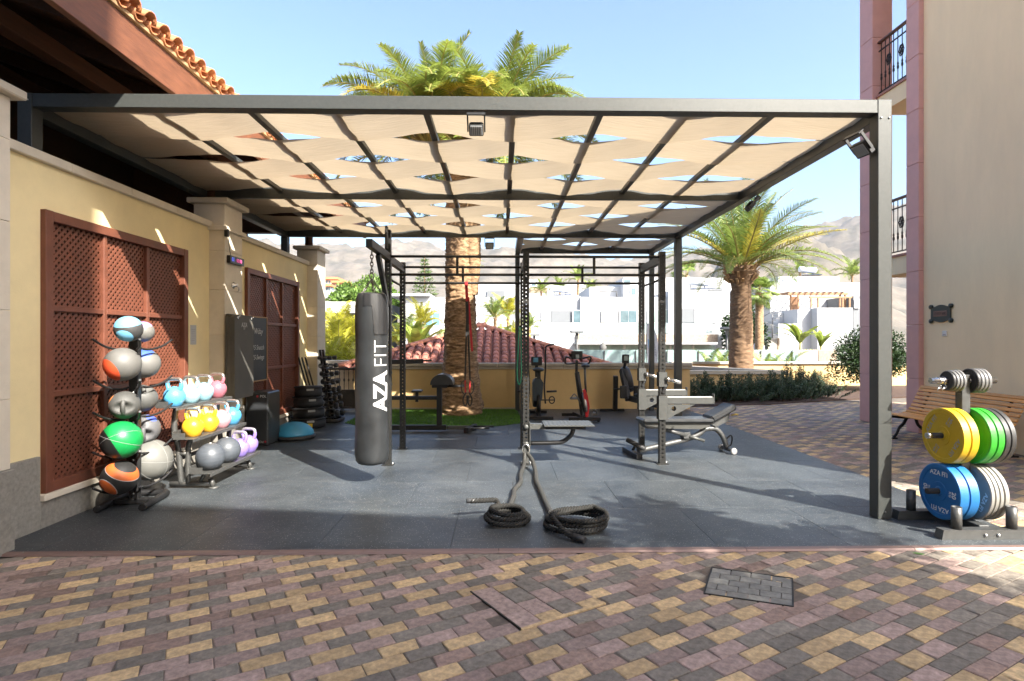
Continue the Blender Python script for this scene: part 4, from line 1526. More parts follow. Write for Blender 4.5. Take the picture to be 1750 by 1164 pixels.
# let the mats' first sheet touch the pier
clk = thing('digital_clock', 'small black digital clock with blue and pink digits on the second pier', 'clock', (PXF, 7.72, 2.62))
m = MB(); m.bb(.001, .05, -.20, .20, -.05, .05, .004); m.build('case', blk, clk)
led_b = mat('led_blue', (.10, .16, .9), .5, emit=.35); led_p = mat('led_pink', (.75, .1, .32), .5, emit=.25)
text('digits', '01', .075, led_b, clk, frame_mtx((.0508, -.12, 0), (0, 1, 0), (0, 0, 1)))
text('digits', '00:00', .07, led_p, clk, frame_mtx((.0508, .05, 0), (0, 1, 0), (0, 0, 1)))
m = MB(); m.tube(smoothpath([(.02, -.13, .05), (.015, -.17, .20), (.03, -.20, .30), (.035, -.235, .33)], 6), .004, 6); m.build('cable', blk, clk)
m = MB(); m.bb(.001, .05, -.275, -.225, .28, .38, .006); m.build('plug_adapter', blk, clk)
hk = thing('wall_bracket', 'small chrome hose bracket on the second pier under the clock', 'bracket', (PXF, 7.70, 2.29))
m = MB(); m.lathe([(.045, 0), (.045, .01), (.02, .02), (.02, .05)], 14, 0, frame_mtx((.001, 0, 0), (0, 1, 0), (0, 0, 1)))
m.tube(smoothpath([(.05, 0, 0), (.07, .0, -.03), (.06, .03, -.07), (.03, .05, -.08)], 4), .008, 6); m.build('hook', chrome, hk)
nt = thing('paper_notice', 'small pale grey notice on the yellow wall beside the near lattice', 'notice', (WX, 7.08, 1.62))
m = MB(); m.bb(.001, .006, -.065, .065, -.12, .12); m.build('sheet', mat('notice_grey', (.45, .46, .48), .6, var=.05), nt)
for k in range(6):
    m = MB(); m.bb(.0062, .0068, -.045, .045 - .01 * (k % 3), .06 - k * .026, .066 - k * .026); m.build('print_line', grey_ink, nt)

cb = thing('chalkboard', 'black chalkboard with thin wooden frame and white chalk writing on the far lattice', 'chalkboard', (WX + .048, 8.82, 1.42))
m = MB(); m.bb(.001, .012, -.31, .31, -.48, .48); m.build('board', mat('slate_black', (.032, .034, .034), .6, var=.3, vs=4), cb)
fwood = mat('light_frame_wood', (.36, .21, .09), .6)
for a in ((-.33, -.311, -.50, .50), (.311, .33, -.50, .50)):
    m = MB(); m.bb(.0, .02, a[0], a[1], a[2], a[3], .002); m.build('frame_strip', fwood, cb)
for a in ((-.50, -.481), (.481, .50)):
    m = MB(); m.bb(.0, .02, -.3105, .3105, a[0], a[1], .002); m.build('frame_strip', fwood, cb)
chalk = mat('chalk', (.5, .5, .48), .9)
text('chalk_writing', 'Wday', .13, chalk, cb, frame_mtx((.0125, 0, .27), (0, 1, 0), (0, 0, 1)), shear=.3)
text('chalk_writing', '15 Snatch', .105, chalk, cb, frame_mtx((.0125, .0, .02), (0, 1, 0), (0, 0, 1)), shear=.3)
text('chalk_writing', '15-Swings', .105, chalk, cb, frame_mtx((.0125, .0, -.13), (0, 1, 0), (0, 0, 1)), shear=.3)

# ---- plyo box, balance trainer, weight bags, dumbbell tower
pb = thing('plyo_box', 'tall black soft plyo box standing under the chalkboard', 'plyo box', (-3.56, 8.55, FZ))
m = MB(); m.bb(-.17, .16, -.2, .25, .0, .78, .018); m.build('block', vinyl, pb)
text('lettering', 'POL', .05, white_ink, pb, frame_mtx((.09, -.2006, .72), (1, 0, 0), (0, 0, 1)))
m = MB(); m.lathe([(.009, 0), (.016, 0), (.016, .001), (.009, .001)], 16, 0, frame_mtx((.008, -.2005, .72), (1, 0, 0), (0, 0, 1))); m.build('emblem', mat('red_print', (.5, .03, .05), .6), pb)
m = MB(); m.lathe([(.009, 0), (.016, 0), (.016, .001), (.009, .001)], 16, 0, frame_mtx((.12, -.2005, .06), (-1, 0, 0), (0, 0, -1))); m.build('emblem', MATS['red_print'], pb)
text('lettering', 'POL', .045, white_ink, pb, frame_mtx((.055, -.2006, .06), (-1, 0, 0), (0, 0, -1)))
bo = thing('balance_trainer', 'blue half-dome balance trainer on the floor by the plyo box', 'balance trainer', (-3.27, 9.02, FZ))
m = MB(); m.ell((0, 0, .055), (.305, .305, .20), 40, 12, zmin=0); m.build('dome', mat('bosu_blue', (.035, .24, .42), .4, var=.12, vs=8, bump=.1, bs=60), bo)
m = MB(); m.lathe([(.30, 0), (.325, .01), (.325, .045), (.308, .06), (.2, .058)], 40); m.build('rim', rubber_b, bo)

sb_m = mat('bag_nylon', (.016, .016, .017), .65, var=.3, vs=8, bump=.4, bs=12)
for k in range(4):
    lab = ['lowest black weight bag of the stack with bright green-yellow label', 'second black weight bag from the floor in the stack', 'third black weight bag from the floor in the stack', 'topmost black weight bag of the stack by the far lattice'][k]
    t = thing('weight_bag', lab, 'weight bag', (-3.42, 10.15, FZ + .0 + k * .182), R(4 * (k % 3) - 4), 'black weight bags in a stack')
    w = .30 - .022 * k
    m = MB()
    prof = [(.001, 0), (w * .86, .0), (w, .02), (w * 1.03, .08), (w * .97, .15), (w * .88, .18), (.001, .181)]
    m.lathe(prof, 10, 0, Matrix.Scale(.95, 4, (0, 1, 0)), True); m.build('bag_body', sb_m, t)
    m = MB(); m.tube([(math.cos(R(a)) * w * 1.02, math.sin(R(a)) * w * .97, .165) for a in range(0, 360, 15)], .012, 6, closed=True); m.build('seam_roll', sb_m, t)
    m = MB(); a0 = R(-62)
    m.bb(-.06, .06, -.003, .003, .115, .15, .001, 0, Matrix.Translation((math.cos(a0) * w * 1.03, math.sin(a0) * w * .98, 0)) @ Matrix.Rotation(a0 + math.pi / 2, 4, 'Z')); m.build('name_tag', grey_ink, t)
    if k == 0:
        a0 = R(-75)
        m = MB(); m.bb(-.11, .03, -.003, .003, .03, .10, .001, 0, Matrix.Translation((math.cos(a0) * w * 1.045, math.sin(a0) * w * .99, 0)) @ Matrix.Rotation(a0 + math.pi / 2, 4, 'Z')); m.build('label_patch', mat('neon_green', (.12, .62, .04), .5), t)
        m = MB(); m.bb(.032, .10, -.003, .003, .03, .10, .001, 0, Matrix.Translation((math.cos(a0) * w * 1.04, math.sin(a0) * w * .985, 0)) @ Matrix.Rotation(a0 + math.pi / 2, 4, 'Z')); m.build('label_patch', mat('neon_yellow', (.8, .55, .03), .5), t)
# bars leaning on the wall behind the bags
for k, (dx, lab) in enumerate(((0, 'thin black body bar leaning on the wall left of the dumbbells'), (.075, 'thin black body bar leaning nearest the dumbbell tower'), (-.07, 'thin black body bar leaning farthest from the dumbbell tower'))):
    t = thing('body_bar', lab, 'exercise bar', (-3.36 + dx * .5, 10.62 + dx, FZ), 0, 'body bars leaning on the wall')
    m = MB(); m.cyl((0, 0, 0), (-.36, .05, 1.22), .016, n=10); m.build('bar', rubber_b, t)

dt_ = thing('dumbbell_rack', 'black A-frame dumbbell tower beside the far stone pier', 'dumbbell rack', (-3.28, 10.88, FZ))
m = MB(); m.tube(smoothpath([(-.2, -.25, .035), (.12, -.25, .035), (.22, -.17, .035), (.22, .17, .035), (.12, .25, .035), (-.2, .25, .035)], 5), .035, 8); m.build('base', rubber_b, dt_)
for sy in (-1, 1):
    m = MB(); m.beam((.05, sy * .085, .03), (-.14, sy * .085, 1.36), .04, .05, .004); m.build('post', blk, dt_)
hexg = mat('hex_dumbbell', (.03, .03, .031), .45, var=.3, vs=15)
kd = 0
DB = {}
for k in range(8):
    z = .16 + .15 * k
    r_ = .068 - .0042 * k
    xk = .05 - .19 * z / 1.36 + .052
    for side in (-1, 1):
        if side == -1 and k in (): continue
        t = thing('dumbbell', '%s black hex dumbbell on the %s of the tower' % (['lowest', 'second lowest', 'third lowest', 'fourth lowest', 'fourth highest', 'third highest', 'second highest', 'topmost'][k], 'near side' if side < 0 else 'far side'), 'dumbbell', (-3.28 + xk + .02 + (.0 if side < 0 else .03), 10.88 + side * .11, FZ + z), 0, 'hex dumbbells on the tower')
        if k not in DB:
            a = MB(); L = .075
            a.lathe([(r_ * .75, -L - .055), (r_, -L - .04), (r_, -L + .012), (r_ * .75, -L + .02)], 6, 0, Matrix.Rotation(R(90), 4, 'Y'), False)
            b = MB(); b.lathe([(r_ * .75, L - .02), (r_, L - .012), (r_, L + .04), (r_ * .75, L + .055)], 6, 0, Matrix.Rotation(R(90), 4, 'Y'), False)
            c = MB(); c.cyl((-L, 0, 0), (L, 0, 0), .015, n=8)
            DB[k] = (a.mesh('head', hexg), b.mesh('head', hexg), c.mesh('handle', chrome_d))
        put('head', DB[k][0], t); put('head', DB[k][1], t); put('handle', DB[k][2], t)
    m = MB(); m.bb(xk - .06, xk + .10, -.19, .19, z - r_ - .012, z - r_ - .003, .002); m.build('saddle', blk, dt_)

# ---- glute-ham bench behind the rig
GX, GYY = -.95, 9.62
gh = thing('glute_ham_bench', 'black glute-ham bench with half-round thigh pad in front of the grass', 'exercise bench', (GX, GYY, FZ))
# px/metre there is about 100: pad at u 725-775, post at 748, beam to the left
m = MB(); m.bb(-1.15, .02, -.04, .04, .03, .11, .004); m.bb(-1.15, -1.07, -.3, .3, .0, .06, .004); m.build('base_beam', blk, gh)
m = MB(); m.bb(.03, .45, -.035, .035, .035, .095, .004); m.build('base_beam', gry, gh)
m = MB(); m.beam((.36, -.22, .05), (.50, .22, .05), .07, .09, .004); m.tube([(.44, -.12, .07), (.75, -.12, .07)], .017, 8); m.tube([(.48, .08, .07), (.82, .08, .07)], .017, 8); m.build('foot_bar', blk, gh)
m = MB(); m.bb(-.14, -.055, -.04, .04, .11, .74, .004); m.build('post', blk, gh)
m = MB(); m.bb(-1.1, -.141, -.03, .03, .535, .60, .004); m.build('slide_beam', blk, gh)
for k in range(2):
    m = MB(); pts = [(-.20 + .40 * (i / 16), 0) for i in (0, 16)]
    arc = [(.17 * -math.cos(math.pi * i / 18) * 1.12 - .04, .80 + .175 * math.sin(math.pi * i / 18)) for i in range(19)]
    m.prism(arc, 'y', -.20 + .205 * k, -.005 + .205 * k, 0, False); m.build('thigh_pad', vinyl, gh)
m = MB(); m.bb(-.21, .05, -.12, .12, .745, .795, .004); m.tube([(.05, -.1, .77), (.34, -.1, .77)], .014, 8); m.tube([(.05, .1, .77), (.34, .1, .77)], .014, 8); m.build('pad_bracket', blk, gh)
m = MB(); m.bb(-.56, -.38, -.10, .10, .665, .70, .015); m.build('saddle', vinyl, gh)
m = MB(); m.bb(-.50, -.45, -.025, .025, .50, .664, .003); m.build('saddle_post', blk, gh)
for z in (.78, .98):
    m = MB(); m.cyl((-.98, -.22, z), (-.98, .22, z), .05, n=14); m.build('ankle_roller', mat('roller_blue_grey', (.14, .17, .19), .5), gh)
m = MB(); m.bb(-1.08, -1.04, -.03, .03, .60, 1.02, .003); m.bb(-1.04, -.98, -.012, .012, .77, .79); m.bb(-1.04, -.98, -.012, .012, .97, .99); m.build('ankle_plate', blk, gh)
m = MB(); m.beam((-1.0, -.05, 1.17), (-.36, -.05, 1.19), .05, .075, .004); m.cyl((-.36, -.05, 1.195), (-.22, -.05, 1.20), .016, n=8); m.bb(-1.03, -.96, -.03, .03, 1.02, 1.16, .003); m.build('hand_bar', blk, gh)

# ---- suspension trainer and elastic band on the rig
st = thing('suspension_trainer', 'black and red suspension strap trainer hanging from the rear pull-up bar', 'suspension trainer', (-.50, RY1, FZ))
red_w = mat('red_webbing', (.42, .02, .028), .7, bump=.2, bs=200)
blk_w = mat('black_webbing', (.02, .02, .02), .75, bump=.2, bs=200)
m = MB(); m.beam((0, 0, 2.32), (.015, -.02, 2.08), .006, .04, .001, up=(1, 0, 0)); m.bb(-.022, .022, -.02, .022, 2.305, 2.37, .004); m.build('anchor_strap', red_w, st)
m = MB(); m.beam((.03, -.02, 2.15), (.085, -.03, 1.38), .004, .03, .001, up=(1, 0, 0)); m.build('tail_strap', red_w, st)
m = MB(); m.beam((.012, -.022, 2.09), (.02, -.022, 1.77), .012, .045, .003, up=(1, 0, 0)); m.build('buckle_strap', blk_w, st)
for s in (-1, 1):
    m = MB(); m.beam((.015 + s * .008, -.022, 1.78), (.02 + s * .035, -.03, .98), .005, .024, .001, up=(1, 0, 0)); m.build('strap', blk_w, st)
    m = MB(); m.beam((.02 + s * .035, -.03, .98), (.02 + s * .03, -.03, .80), .010, .020, .002, up=(1, 0, 0)); m.build('adjuster', red_w, st)
    m = MB(); m.tube(smoothpath([(.02 + s * .03, -.03, .98), (.02 + s * .085, -.03, .93), (.02 + s * .08, -.03, .82), (.02 + s * .03, -.03, .76)], 5), .008, 6); m.build('handle_loop', blk_w, st)
    m = MB(); m.tube(smoothpath([(.02 + s * .02, -.03, .80), (.02 + s * .06, -.03, .72), (.02 + s * .055, -.03, .64), (.02 + s * .03, -.03, .615), (.02 + s * .008, -.03, .66), (.02 + s * .01, -.03, .76)], 5), .010, 6); m.build('foot_cradle', blk_w, st)
eb = thing('resistance_band', 'green elastic loop band on the middle rear upright', 'resistance band', (.305 - .04, RY1 - .045, 1.20))
m = MB(); m.tube(smoothpath([(-.012, 0, .55), (-.03, -.01, .2), (-.045, -.012, -.12), (-.02, -.014, -.27), (.015, -.012, -.15), (.012, -.01, .2), (.006, 0, .55)], 8), .009, 6); m.build('loop', mat('band_green', (.02, .24, .14), .5), eb)
m = MB(); m.cyl((0, .02, .55), (0, -.02, .55), .012, n=8); m.build('peg', blk, eb)

# ---- step seat on the middle upright
sp = thing('step_platform', 'grey ribbed step platform on the middle front upright of the rig', 'step platform', (.345, RY0 - .0, FZ))
gal = mat('light_grey_paint', (.085, .088, .085), .45, metal=.3, var=.1, vs=20)
m = MB(); m.prism([(.0, .44), (.20, .44), (.16, .50), (.0, .505)], 'y', -.055, .055); m.build('bracket', gal, sp)
m = MB(); m.bb(-.085, .0, -.052, .052, .24, .515, .003) if False else m.bb(.0005, .012, -.06, .06, .22, .52, .002); m.build('mount_plate', gal, sp)
m = MB(); m.bb(.17, .78, -.22, .22, .495, .508, .002); m.build('tread', gal, sp)
for i in range(12):
    x = .19 + i * .05
    m = MB(); m.bb(x, x + .022, -.21, .21, .5085, .512, .001); m.build('tread_rib', gal, sp)
m = MB(); m.bb(.14, .70, -.035, .035, .435, .493, .003); m.build('arm', blk, sp)
m = MB(); m.tube(smoothpath([(.012, 0, .26), (.30, 0, .265), (.42, 0, .28), (.52, 0, .36), (.55, 0, .44)], 6), .028, 10); m.build('support_tube', blk, sp)
for z in (.26, .47):
    m = MB(); m.lathe([(.03, 0), (.03, .02), (.02, .03)], 10, 0, frame_mtx((-.04, -.042, z), (1, 0, 0), (0, 0, 1))); m.build('pin_knob', gal, sp)

# ---- safety arms and dip horns on the right uprights
def safety_arm(label, x, y):
    t = thing('safety_arm', label, 'spotter arm', (x, y, FZ), 0, 'grey safety arms on the rig')
    m = MB(); m.bb(-.046, .052, -.052, .052, .56, .83, .003)
    m2 = MB(); m2.bb(-.052, .055, -.055, -.0385, .55, .845, .002); m2.bb(-.052, .055, .0385, .055, .55, .845, .002); m2.build('side_plate', gal, t)
    m = MB(); m.bb(.04, .64, -.037, .037, .745, .825, .004); m.build('beam', gal, t)
    m = MB(); m.bb(.045, .625, -.03, .03, .8255, .834, .002); m.build('wear_strip', mat('uhmw_plastic', (.5, .5, .49), .5), t)
    m = MB(); m.bb(.6405, .65, -.037, .037, .745, .87, .002); m.build('end_stop', gal, t)
    g = MB()
    # gusset with a round hole
    N = 16
    out = [(.056, .742), (.40, .742), (.056, .565)]
    ring = [(.135 + .03 * math.cos(2 * math.pi * i / N), .69 + .03 * math.sin(2 * math.pi * i / N)) for i in range(N)]
    for yy in (-.052, -.046):
        v = [(a, yy, b) for a, b in out] + [(a, yy, b) for a, b in ring]
        f = []
        def side(i):
            a = (i + .5) / N * 360
            return a
        # fan: assign ring segments to the nearest outer corner
        corner = []
        for i in range(N):
            a = 360 * i / N
            corner.append(1 if (a < 60 or a > 300) else (0 if a < 190 else 2))
        for i in range(N):
            j = (i + 1) % N
            f.append((3 + i, 3 + j, corner[i]))
            if corner[i] != corner[j]: f.append((3 + j, corner[j], corner[i]))
        g.add(v, f)
    g.build('gusset', gal, t, fix=False)
    return t
safety_arm('grey safety arm with end stop on the front right upright', RGX[2], RY0)
safety_arm('grey safety arm with end stop on the rear right upright', RGX[2], RY1)
def dip_horn(label, x, y):
    t = thing('dip_horn', label, 'dip handle', (x, y, FZ), 0, 'dip horns on the rig')
    m = MB(); m.bb(-.05, .053, -.056, -.0385, .96, 1.14, .002); m.bb(-.05, .053, .0385, .056, .96, 1.14, .002); m.build('saddle_plate', gal, t)
    m = MB(); m.tube([(.03, -.05, 1.06), (.20, -.13, 1.02)], .022, 12); m.build('horn', chrome, t)
    m = MB(); m.lathe([(.034, 0), (.034, .012), (.026, .016)], 14, 0, frame_mtx((.06, -.065, 1.053), (.43, .9, .05), (0, 0.02, 1))); m.build('collar', chrome, t)
    m = MB(); m.beam((.055, -.04, 1.0), (.0, -.045, .88), .014, .035, .003); m.build('hook', blk, t)
    return t
dip_horn('chrome dip horn on grey saddle, front right upright', RGX[2], RY0)
dip_horn('chrome dip horn on grey saddle, rear right upright', RGX[2], RY1)

# ---- adjustable bench through the rig
bn = thing('weight_bench', 'adjustable black weight bench on grey curved frame beside the right uprights', 'weight bench', (1.72, 7.55, FZ), R(8))
# local x runs along the bench, foot end at 0, wheels at 1.35
def pad(m, p0, p1, w, th, n=4):
    p0, p1 = Vector(p0), Vector(p1)
    m.beam(p0, p1, w, th, .022)
m = MB(); pad(m, (.12, 0, .475), (1.13, 0, .455), .30, .06); m.build('back_pad', vinyl, bn)
m = MB(); m.prism([(.14, .445), (.20, .37), (.95, .345), (1.08, .38), (1.10, .425), (.3, .44)], 'y', -.10, .10); m.build('pad_carrier', mat('dark_panel', (.055, .055, .05), .5), bn)
m = MB(); pad(m, (1.10, 0, .47), (1.44, 0, .645), .29, .085); m.build('seat_pad', vinyl, bn)
m = MB(); m.prism([(1.08, .42), (1.40, .56), (1.38, .44), (1.20, .36)], 'y', -.05, .05); m.build('seat_bracket', gry, bn)
m = MB(); m.tube(smoothpath([(.10, 0, .06), (.45, 0, .13), (.80, 0, .20), (.98, 0, .27), (1.05, 0, .325), (1.15, 0, .335)], 6), .036, 12); m.build('main_tube', gry, bn)
m = MB(); m.tube(smoothpath([(1.10, 0, .335), (1.22, 0, .325), (1.32, 0, .22), (1.38, 0, .07)], 6), .036, 12); m.build('wheel_leg', gry, bn)
m = MB(); m.tube(smoothpath([(1.36, 0, .17), (1.43, 0, .23), (1.46, 0, .20), (1.44, 0, .10), (1.38, 0, .09)], 5), .011, 8); m.build('carry_handle', blk, bn)
m = MB(); m.cyl((1.39, -.16, .045), (1.39, .16, .045), .02, n=10); m.build('axle', gry, bn)
for s in (-1, 1):
    m = MB(); m.lathe([(.02, -.016), (.04, -.016), (.045, -.008), (.045, .008), (.04, .016), (.02, .016)], 20, 0, frame_mtx((1.39, s * .165, .046), (1, 0, 0), (0, 0, 1))); m.build('wheel', mat('wheel_grey', (.3, .3, .3), .5), bn)
m = MB(); m.bb(-.02, .06, -.27, .27, .0, .07, .006); m.build('foot_bar', blk, bn)
m = MB(); m.tube([(.04, .02, .07), (.12, .10, .14), (.0, .16, .19)], .02, 8); m.cyl((.16, -.10, .10), (-.02, .08, .20), .032, n=12); m.build('foot_roller', rubber_b, bn)
m = MB(); m.cyl((.42, -.05, .36), (.76, -.05, .26), .028, n=12); m.cyl((.38, -.05, .372), (.42, -.05, .36), .014, n=8); m.build('gas_strut', gry, bn)
m = MB(); m.cyl((.80, -.06, .245), (1.02, -.06, .18), .02, n=10); m.build('pop_lever', gal, bn)
m = MB(); m.bb(.72, .82, -.07, .05, .215, .30, .006); m.build('clevis', gry, bn)
m = MB(); m.tube([(1.40, -.08, .52), (1.46, -.10, .535), (1.49, -.10, .525)], .013, 8); m.build('pull_knob', mat('brass_knob', (.55, .38, .1), .35, metal=.6), bn)

# ---- battle rope anchored at the middle upright
rope_m = mat('rope_black', (.011, .0105, .009), .8, var=.3, vs=60, bump=.4, bs=120)
sleeve_m = mat('rope_sleeve', (.034, .034, .032), .7, var=.2, vs=30, bump=.3, bs=90)
br_ = thing('battle_rope', 'black twisted battle rope tied to the rig, its two ends coiled on the floor', 'battle rope', (.30, 7.0, FZ))
def strands(pts, R0=.0135, rs=.0108, pitch=.085, step=.012):
    P = [Vector(p) for p in pts]
    S = [0]
    for i in range(len(P) - 1): S.append(S[-1] + (P[i + 1] - P[i]).length)
    L = S[-1]
    n = int(L / step)
    C, T = [], []
    i = 0
    for k in range(n + 1):
        s = L * k / n
        while i < len(P) - 2 and S[i + 1] < s: i += 1
        d = P[i + 1] - P[i]
        C.append(P[i] + d * ((s - S[i]) / max(d.length, 1e-6))); T.append(d.normalized())
    m = MB()
    for q in range(3):
        path = []
        for k in range(n + 1):
            a = 2 * math.pi * (k * L / n / pitch + q / 3)
            u = T[k].cross(Vector((0, 0, 1)))
            u = u.normalized() if u.length > .01 else Vector((1, 0, 0))
            w = u.cross(T[k])
            path.append(C[k] + (u * math.cos(a) + w * math.sin(a)) * R0)
        m.tube(path, rs, 6)
    return m
def lw_(x, y, z=.0): return (x - .30, y - 7.0, z)
RR = .025
legA = smoothpath([lw_(.285, 6.93, .16), lw_(.27, 6.80, .05), lw_(.215, 6.4, RR), lw_(.20, 6.05, RR), lw_(.13, 5.75, RR), lw_(.115, 5.5, RR), lw_(.075, 5.2, RR), lw_(.06, 5.05, .05)], 8)
legB = smoothpath([lw_(.315, 6.93, .16), lw_(.37, 6.78, .10), lw_(.39, 6.5, RR), lw_(.375, 6.1, RR), lw_(.395, 5.7, RR), lw_(.41, 5.35, RR), lw_(.43, 5.0, .03), lw_(.425, 4.87, .055)], 8)
for lg in (legA, legB):
    m = MB(); m.tube(lg, .025, 12); m.build('rope_sleeve', sleeve_m, br_)
cA = []
for k in range(0, 60):
    a = R(95 - k * 24.5)
    rr = .185 - .0012 * k + .012 * math.sin(k * .9)
    cA.append(lw_(.045 + rr * math.cos(a) * 1.05, 4.80 + rr * math.sin(a) * 1.0, RR + .047 * (k / 20.0) * .92 + (.006 * math.sin(k * .7))))
strands(smoothpath([lw_(.065, 5.08, .045)] + cA[1:44] + [lw_(-.05, 4.97, .14), lw_(-.16, 4.93, .15), lw_(-.27, 4.90, .155)], 4)).build('rope_coil', rope_m, br_)
cB = []
for k in range(0, 46):
    a = R(150 + k * 24.0)
    rr = .225 + .018 * math.sin(k * .55) - .0008 * k
    cB.append(lw_(.625 + rr * math.cos(a) * 1.12, 4.66 + rr * math.sin(a) * .98, RR + .046 * (k / 16.0) * .85))
strands(smoothpath([lw_(.425, 4.89, .05)] + cB[1:42] + [lw_(.43, 4.62, .125), lw_(.43, 4.50, .10), lw_(.50, 4.38, .05), lw_(.58, 4.32, RR), lw_(.62, 4.29, RR)], 4)).build('rope_coil', rope_m, br_)
m = MB(); m.tube([lw_(.55, 4.345, .035), lw_(.63, 4.285, RR)], .028, 12); m.build('rope_end_cap', rubber_b, br_)
m = MB(); m.tube([lw_(-.20, 4.925, .152), lw_(-.30, 4.89, .157)], .021, 10); m.build('rope_end_cap', mat('shiny_wrap', (.12, .12, .12), .3, metal=.5), br_)
m = MB(); m.bb(-.03, .035, -.005, .02, .02, .28, .003) ; m.build('anchor_plate', gal, br_)
m = MB(); m.tube([Vector((.0 + .045 * math.cos(a * .5236), -.03, .20 + .06 * math.sin(a * .5236))) for a in range(12)], .009, 6, closed=True); m.build('anchor_ring', chrome, br_)

# ---- plate tree with plates
TX, TY = 3.785, 4.60
tr = thing('plate_tree', 'grey plate tree with upright bar holders on the front right corner of the floor', 'weight rack', (TX, TY, FZ))
pt_m = mat('plate_tree_paint', (.085, .087, .085), .42, metal=.4, var=.12, vs=25)
for y in (-.25, .24):
    m = MB(); m.prism([(-.40, 0), (.42, 0), (.42, .075), (-.385, .075)], 'y', y - .04, y + .04); m.build('base_beam', pt_m, tr)
m = MB(); m.bb(-.04, .04, -.209, .199, .02, .085, .004); m.build('base_link', pt_m, tr)
m = MB(); m.bb(-.036, .036, -.036, .036, .086, 1.255, .004); m.build('post', pt_m, tr)
for x in (-.255, .18):
    for y in (-.25, .24):
        m = MB(); m.lathe([(.036, .075), (.036, .245), (.030, .245), (.030, .10)], 18, 0, Matrix.Translation((x, y, 0))); m.build('bar_holder', pt_m, tr)
for x in (-.06, .04):
    m = MB(); m.lathe([(.014, 0), (.014, .006), (.008, .012)], 10, 0, frame_mtx((x, -.2905, .036), (1, 0, 0), (0, 0, 1))); m.build('bolt', bolt_m, tr)
ZS = [.30, .755, 1.205]
for i, z in enumerate(ZS):
    for s in (-1, 1):
        m = MB(); m.cyl((s * .036, 0, z), (s * (.30 if i < 2 else .27), 0, z), .0235 if i < 2 else .0245, n=16)
        m.build('peg', rubber_b if i < 2 else chrome, tr)
        if i == 1:
            m = MB(); m.cyl((s * .265, 0, z), (s * .301, 0, z), .0245, n=16); m.build('peg_tip', chrome, tr)
def plate(label, lx, z, th, r, col, texts=None, rough=.5, side=-1, rim=None, hub=True, dz=0.0, name='weight_plate', spin=0):
    t = thing(name, label, 'weight plate', (TX + lx, TY, FZ + z + dz), 0, 'weight plates on the plate tree')
    cm = mat('plate_%d_%d_%d' % tuple(int(c * 99) for c in col), col, rough, var=.08, vs=10, bump=.05, bs=60)
    m = MB()
    h = th / 2
    prof = [(.0265, -h + .004), (.075, -h + .004), (.078, -h + .009), (r * .80, -h + .009), (r * .83, -h + .002), (r * .96, -h), (r, -h + .005), (r, h - .005), (r * .96, h), (r * .83, h - .002), (r * .80, h - .009), (.078, h - .009), (.075, h - .004), (.0265, h - .004), (.0265, -h + .004)]
    m.lathe(prof, 56, 0, Matrix.Rotation(R(90), 4, 'Y'))
    me = m.build('disc', cm, t)
    for p in me.data.polygons:
        p.use_smooth = False
    bm = bmesh.new(); bm.from_mesh(me.data)
    for f in bm.faces: f.smooth = True
    for e in bm.edges:
        if len(e.link_faces) == 2 and e.calc_face_angle() > .5: e.smooth = False
    bm.to_mesh(me.data); bm.free()
    if hub:
        m = MB(); m.lathe([(.0255, -h + .001), (.04, -h + .001), (.04, -h + .0035)], 24, 0, Matrix.Rotation(R(90), 4, 'Y')); m.build('hub_ring', cm, t)
    if texts:
        x = -h + .0085 if side < 0 else h - .0085
        for (s_, ang, rad, size, ink, bold) in texts:
            a = R(ang + spin)
            # on the left face, local right is -y
            cy, cz = -math.sin(a) * rad, math.cos(a) * rad
            up = Vector((0, -math.sin(a), math.cos(a)))
            xd = Vector((0, -math.cos(a), -math.sin(a)))
            text('lettering', s_, size, ink, t, frame_mtx((x - .0005, cy, cz), xd, up), bold=bold)
    return t
Y15 = [('AZA FIT', 125, .145, .05, grey_ink, .0006), ('AZA FIT', -55, .145, .05, grey_ink, .0006), ('15', 30, .15, .055, grey_ink, .001), ('KG', 30, .112, .035, grey_ink, .0), ('15', 210, .15, .055, grey_ink, .001), ('KG', 210, .112, .035, grey_ink, 0)]
B20 = [('AZA FIT', 0, .145, .055, white_ink, .0006), ('AZA FIT', 180, .145, .055, white_ink, .0006), ('20', 90, .15, .055, white_ink, .001), ('KG', 90, .112, .034, white_ink, 0), ('20', 270, .15, .055, white_ink, .001), ('KG', 270, .112, .034, white_ink, 0)]
ylw, grn, blu, blk2, gr5 = (.55, .36, .012), (.025, .30, .02), (.01, .13, .36), (.03, .03, .03), (.25, .245, .225)
plate('outer yellow 15 kg bumper plate on the middle left peg', -.145, ZS[1], .062, .225, ylw, Y15)
plate('inner yellow bumper plate next to the post on the middle left peg', -.077, ZS[1], .062, .225, ylw)
plate('green bumper plate nearest the post on the middle right peg', .068, ZS[1], .055, .225, grn, [('10', 250, .13, .05, mat('yellow_print', (.6, .5, .03), .6), .001)])
plate('second green bumper plate on the middle right peg', .128, ZS[1], .055, .225, grn)
plate('black bumper plate touching the green ones on the middle right peg', .181, ZS[1], .044, .225, blk2)
plate('outermost black bumper plate on the middle right peg', .229, ZS[1], .044, .225, blk2)
plate('outer blue 20 kg bumper plate on the lower left peg', -.165, ZS[0], .078, .225, blu, B20)
plate('inner blue bumper plate next to the post on the lower left peg', -.082, ZS[0], .078, .225, blu)
for k in range(4):
    plate(['pale grey bumper plate nearest the post on the lower right peg', 'second pale grey bumper plate on the lower right peg', 'third pale grey bumper plate on the lower right peg', 'outermost pale grey bumper plate on the lower right peg'][k], .06 + .036 * k + (.006 if k == 3 else 0), ZS[0], .033 if k < 3 else .04, .225, gr5, [('AZA FIT', 115, .15, .05, white_ink, .001)] if k == 0 else None)
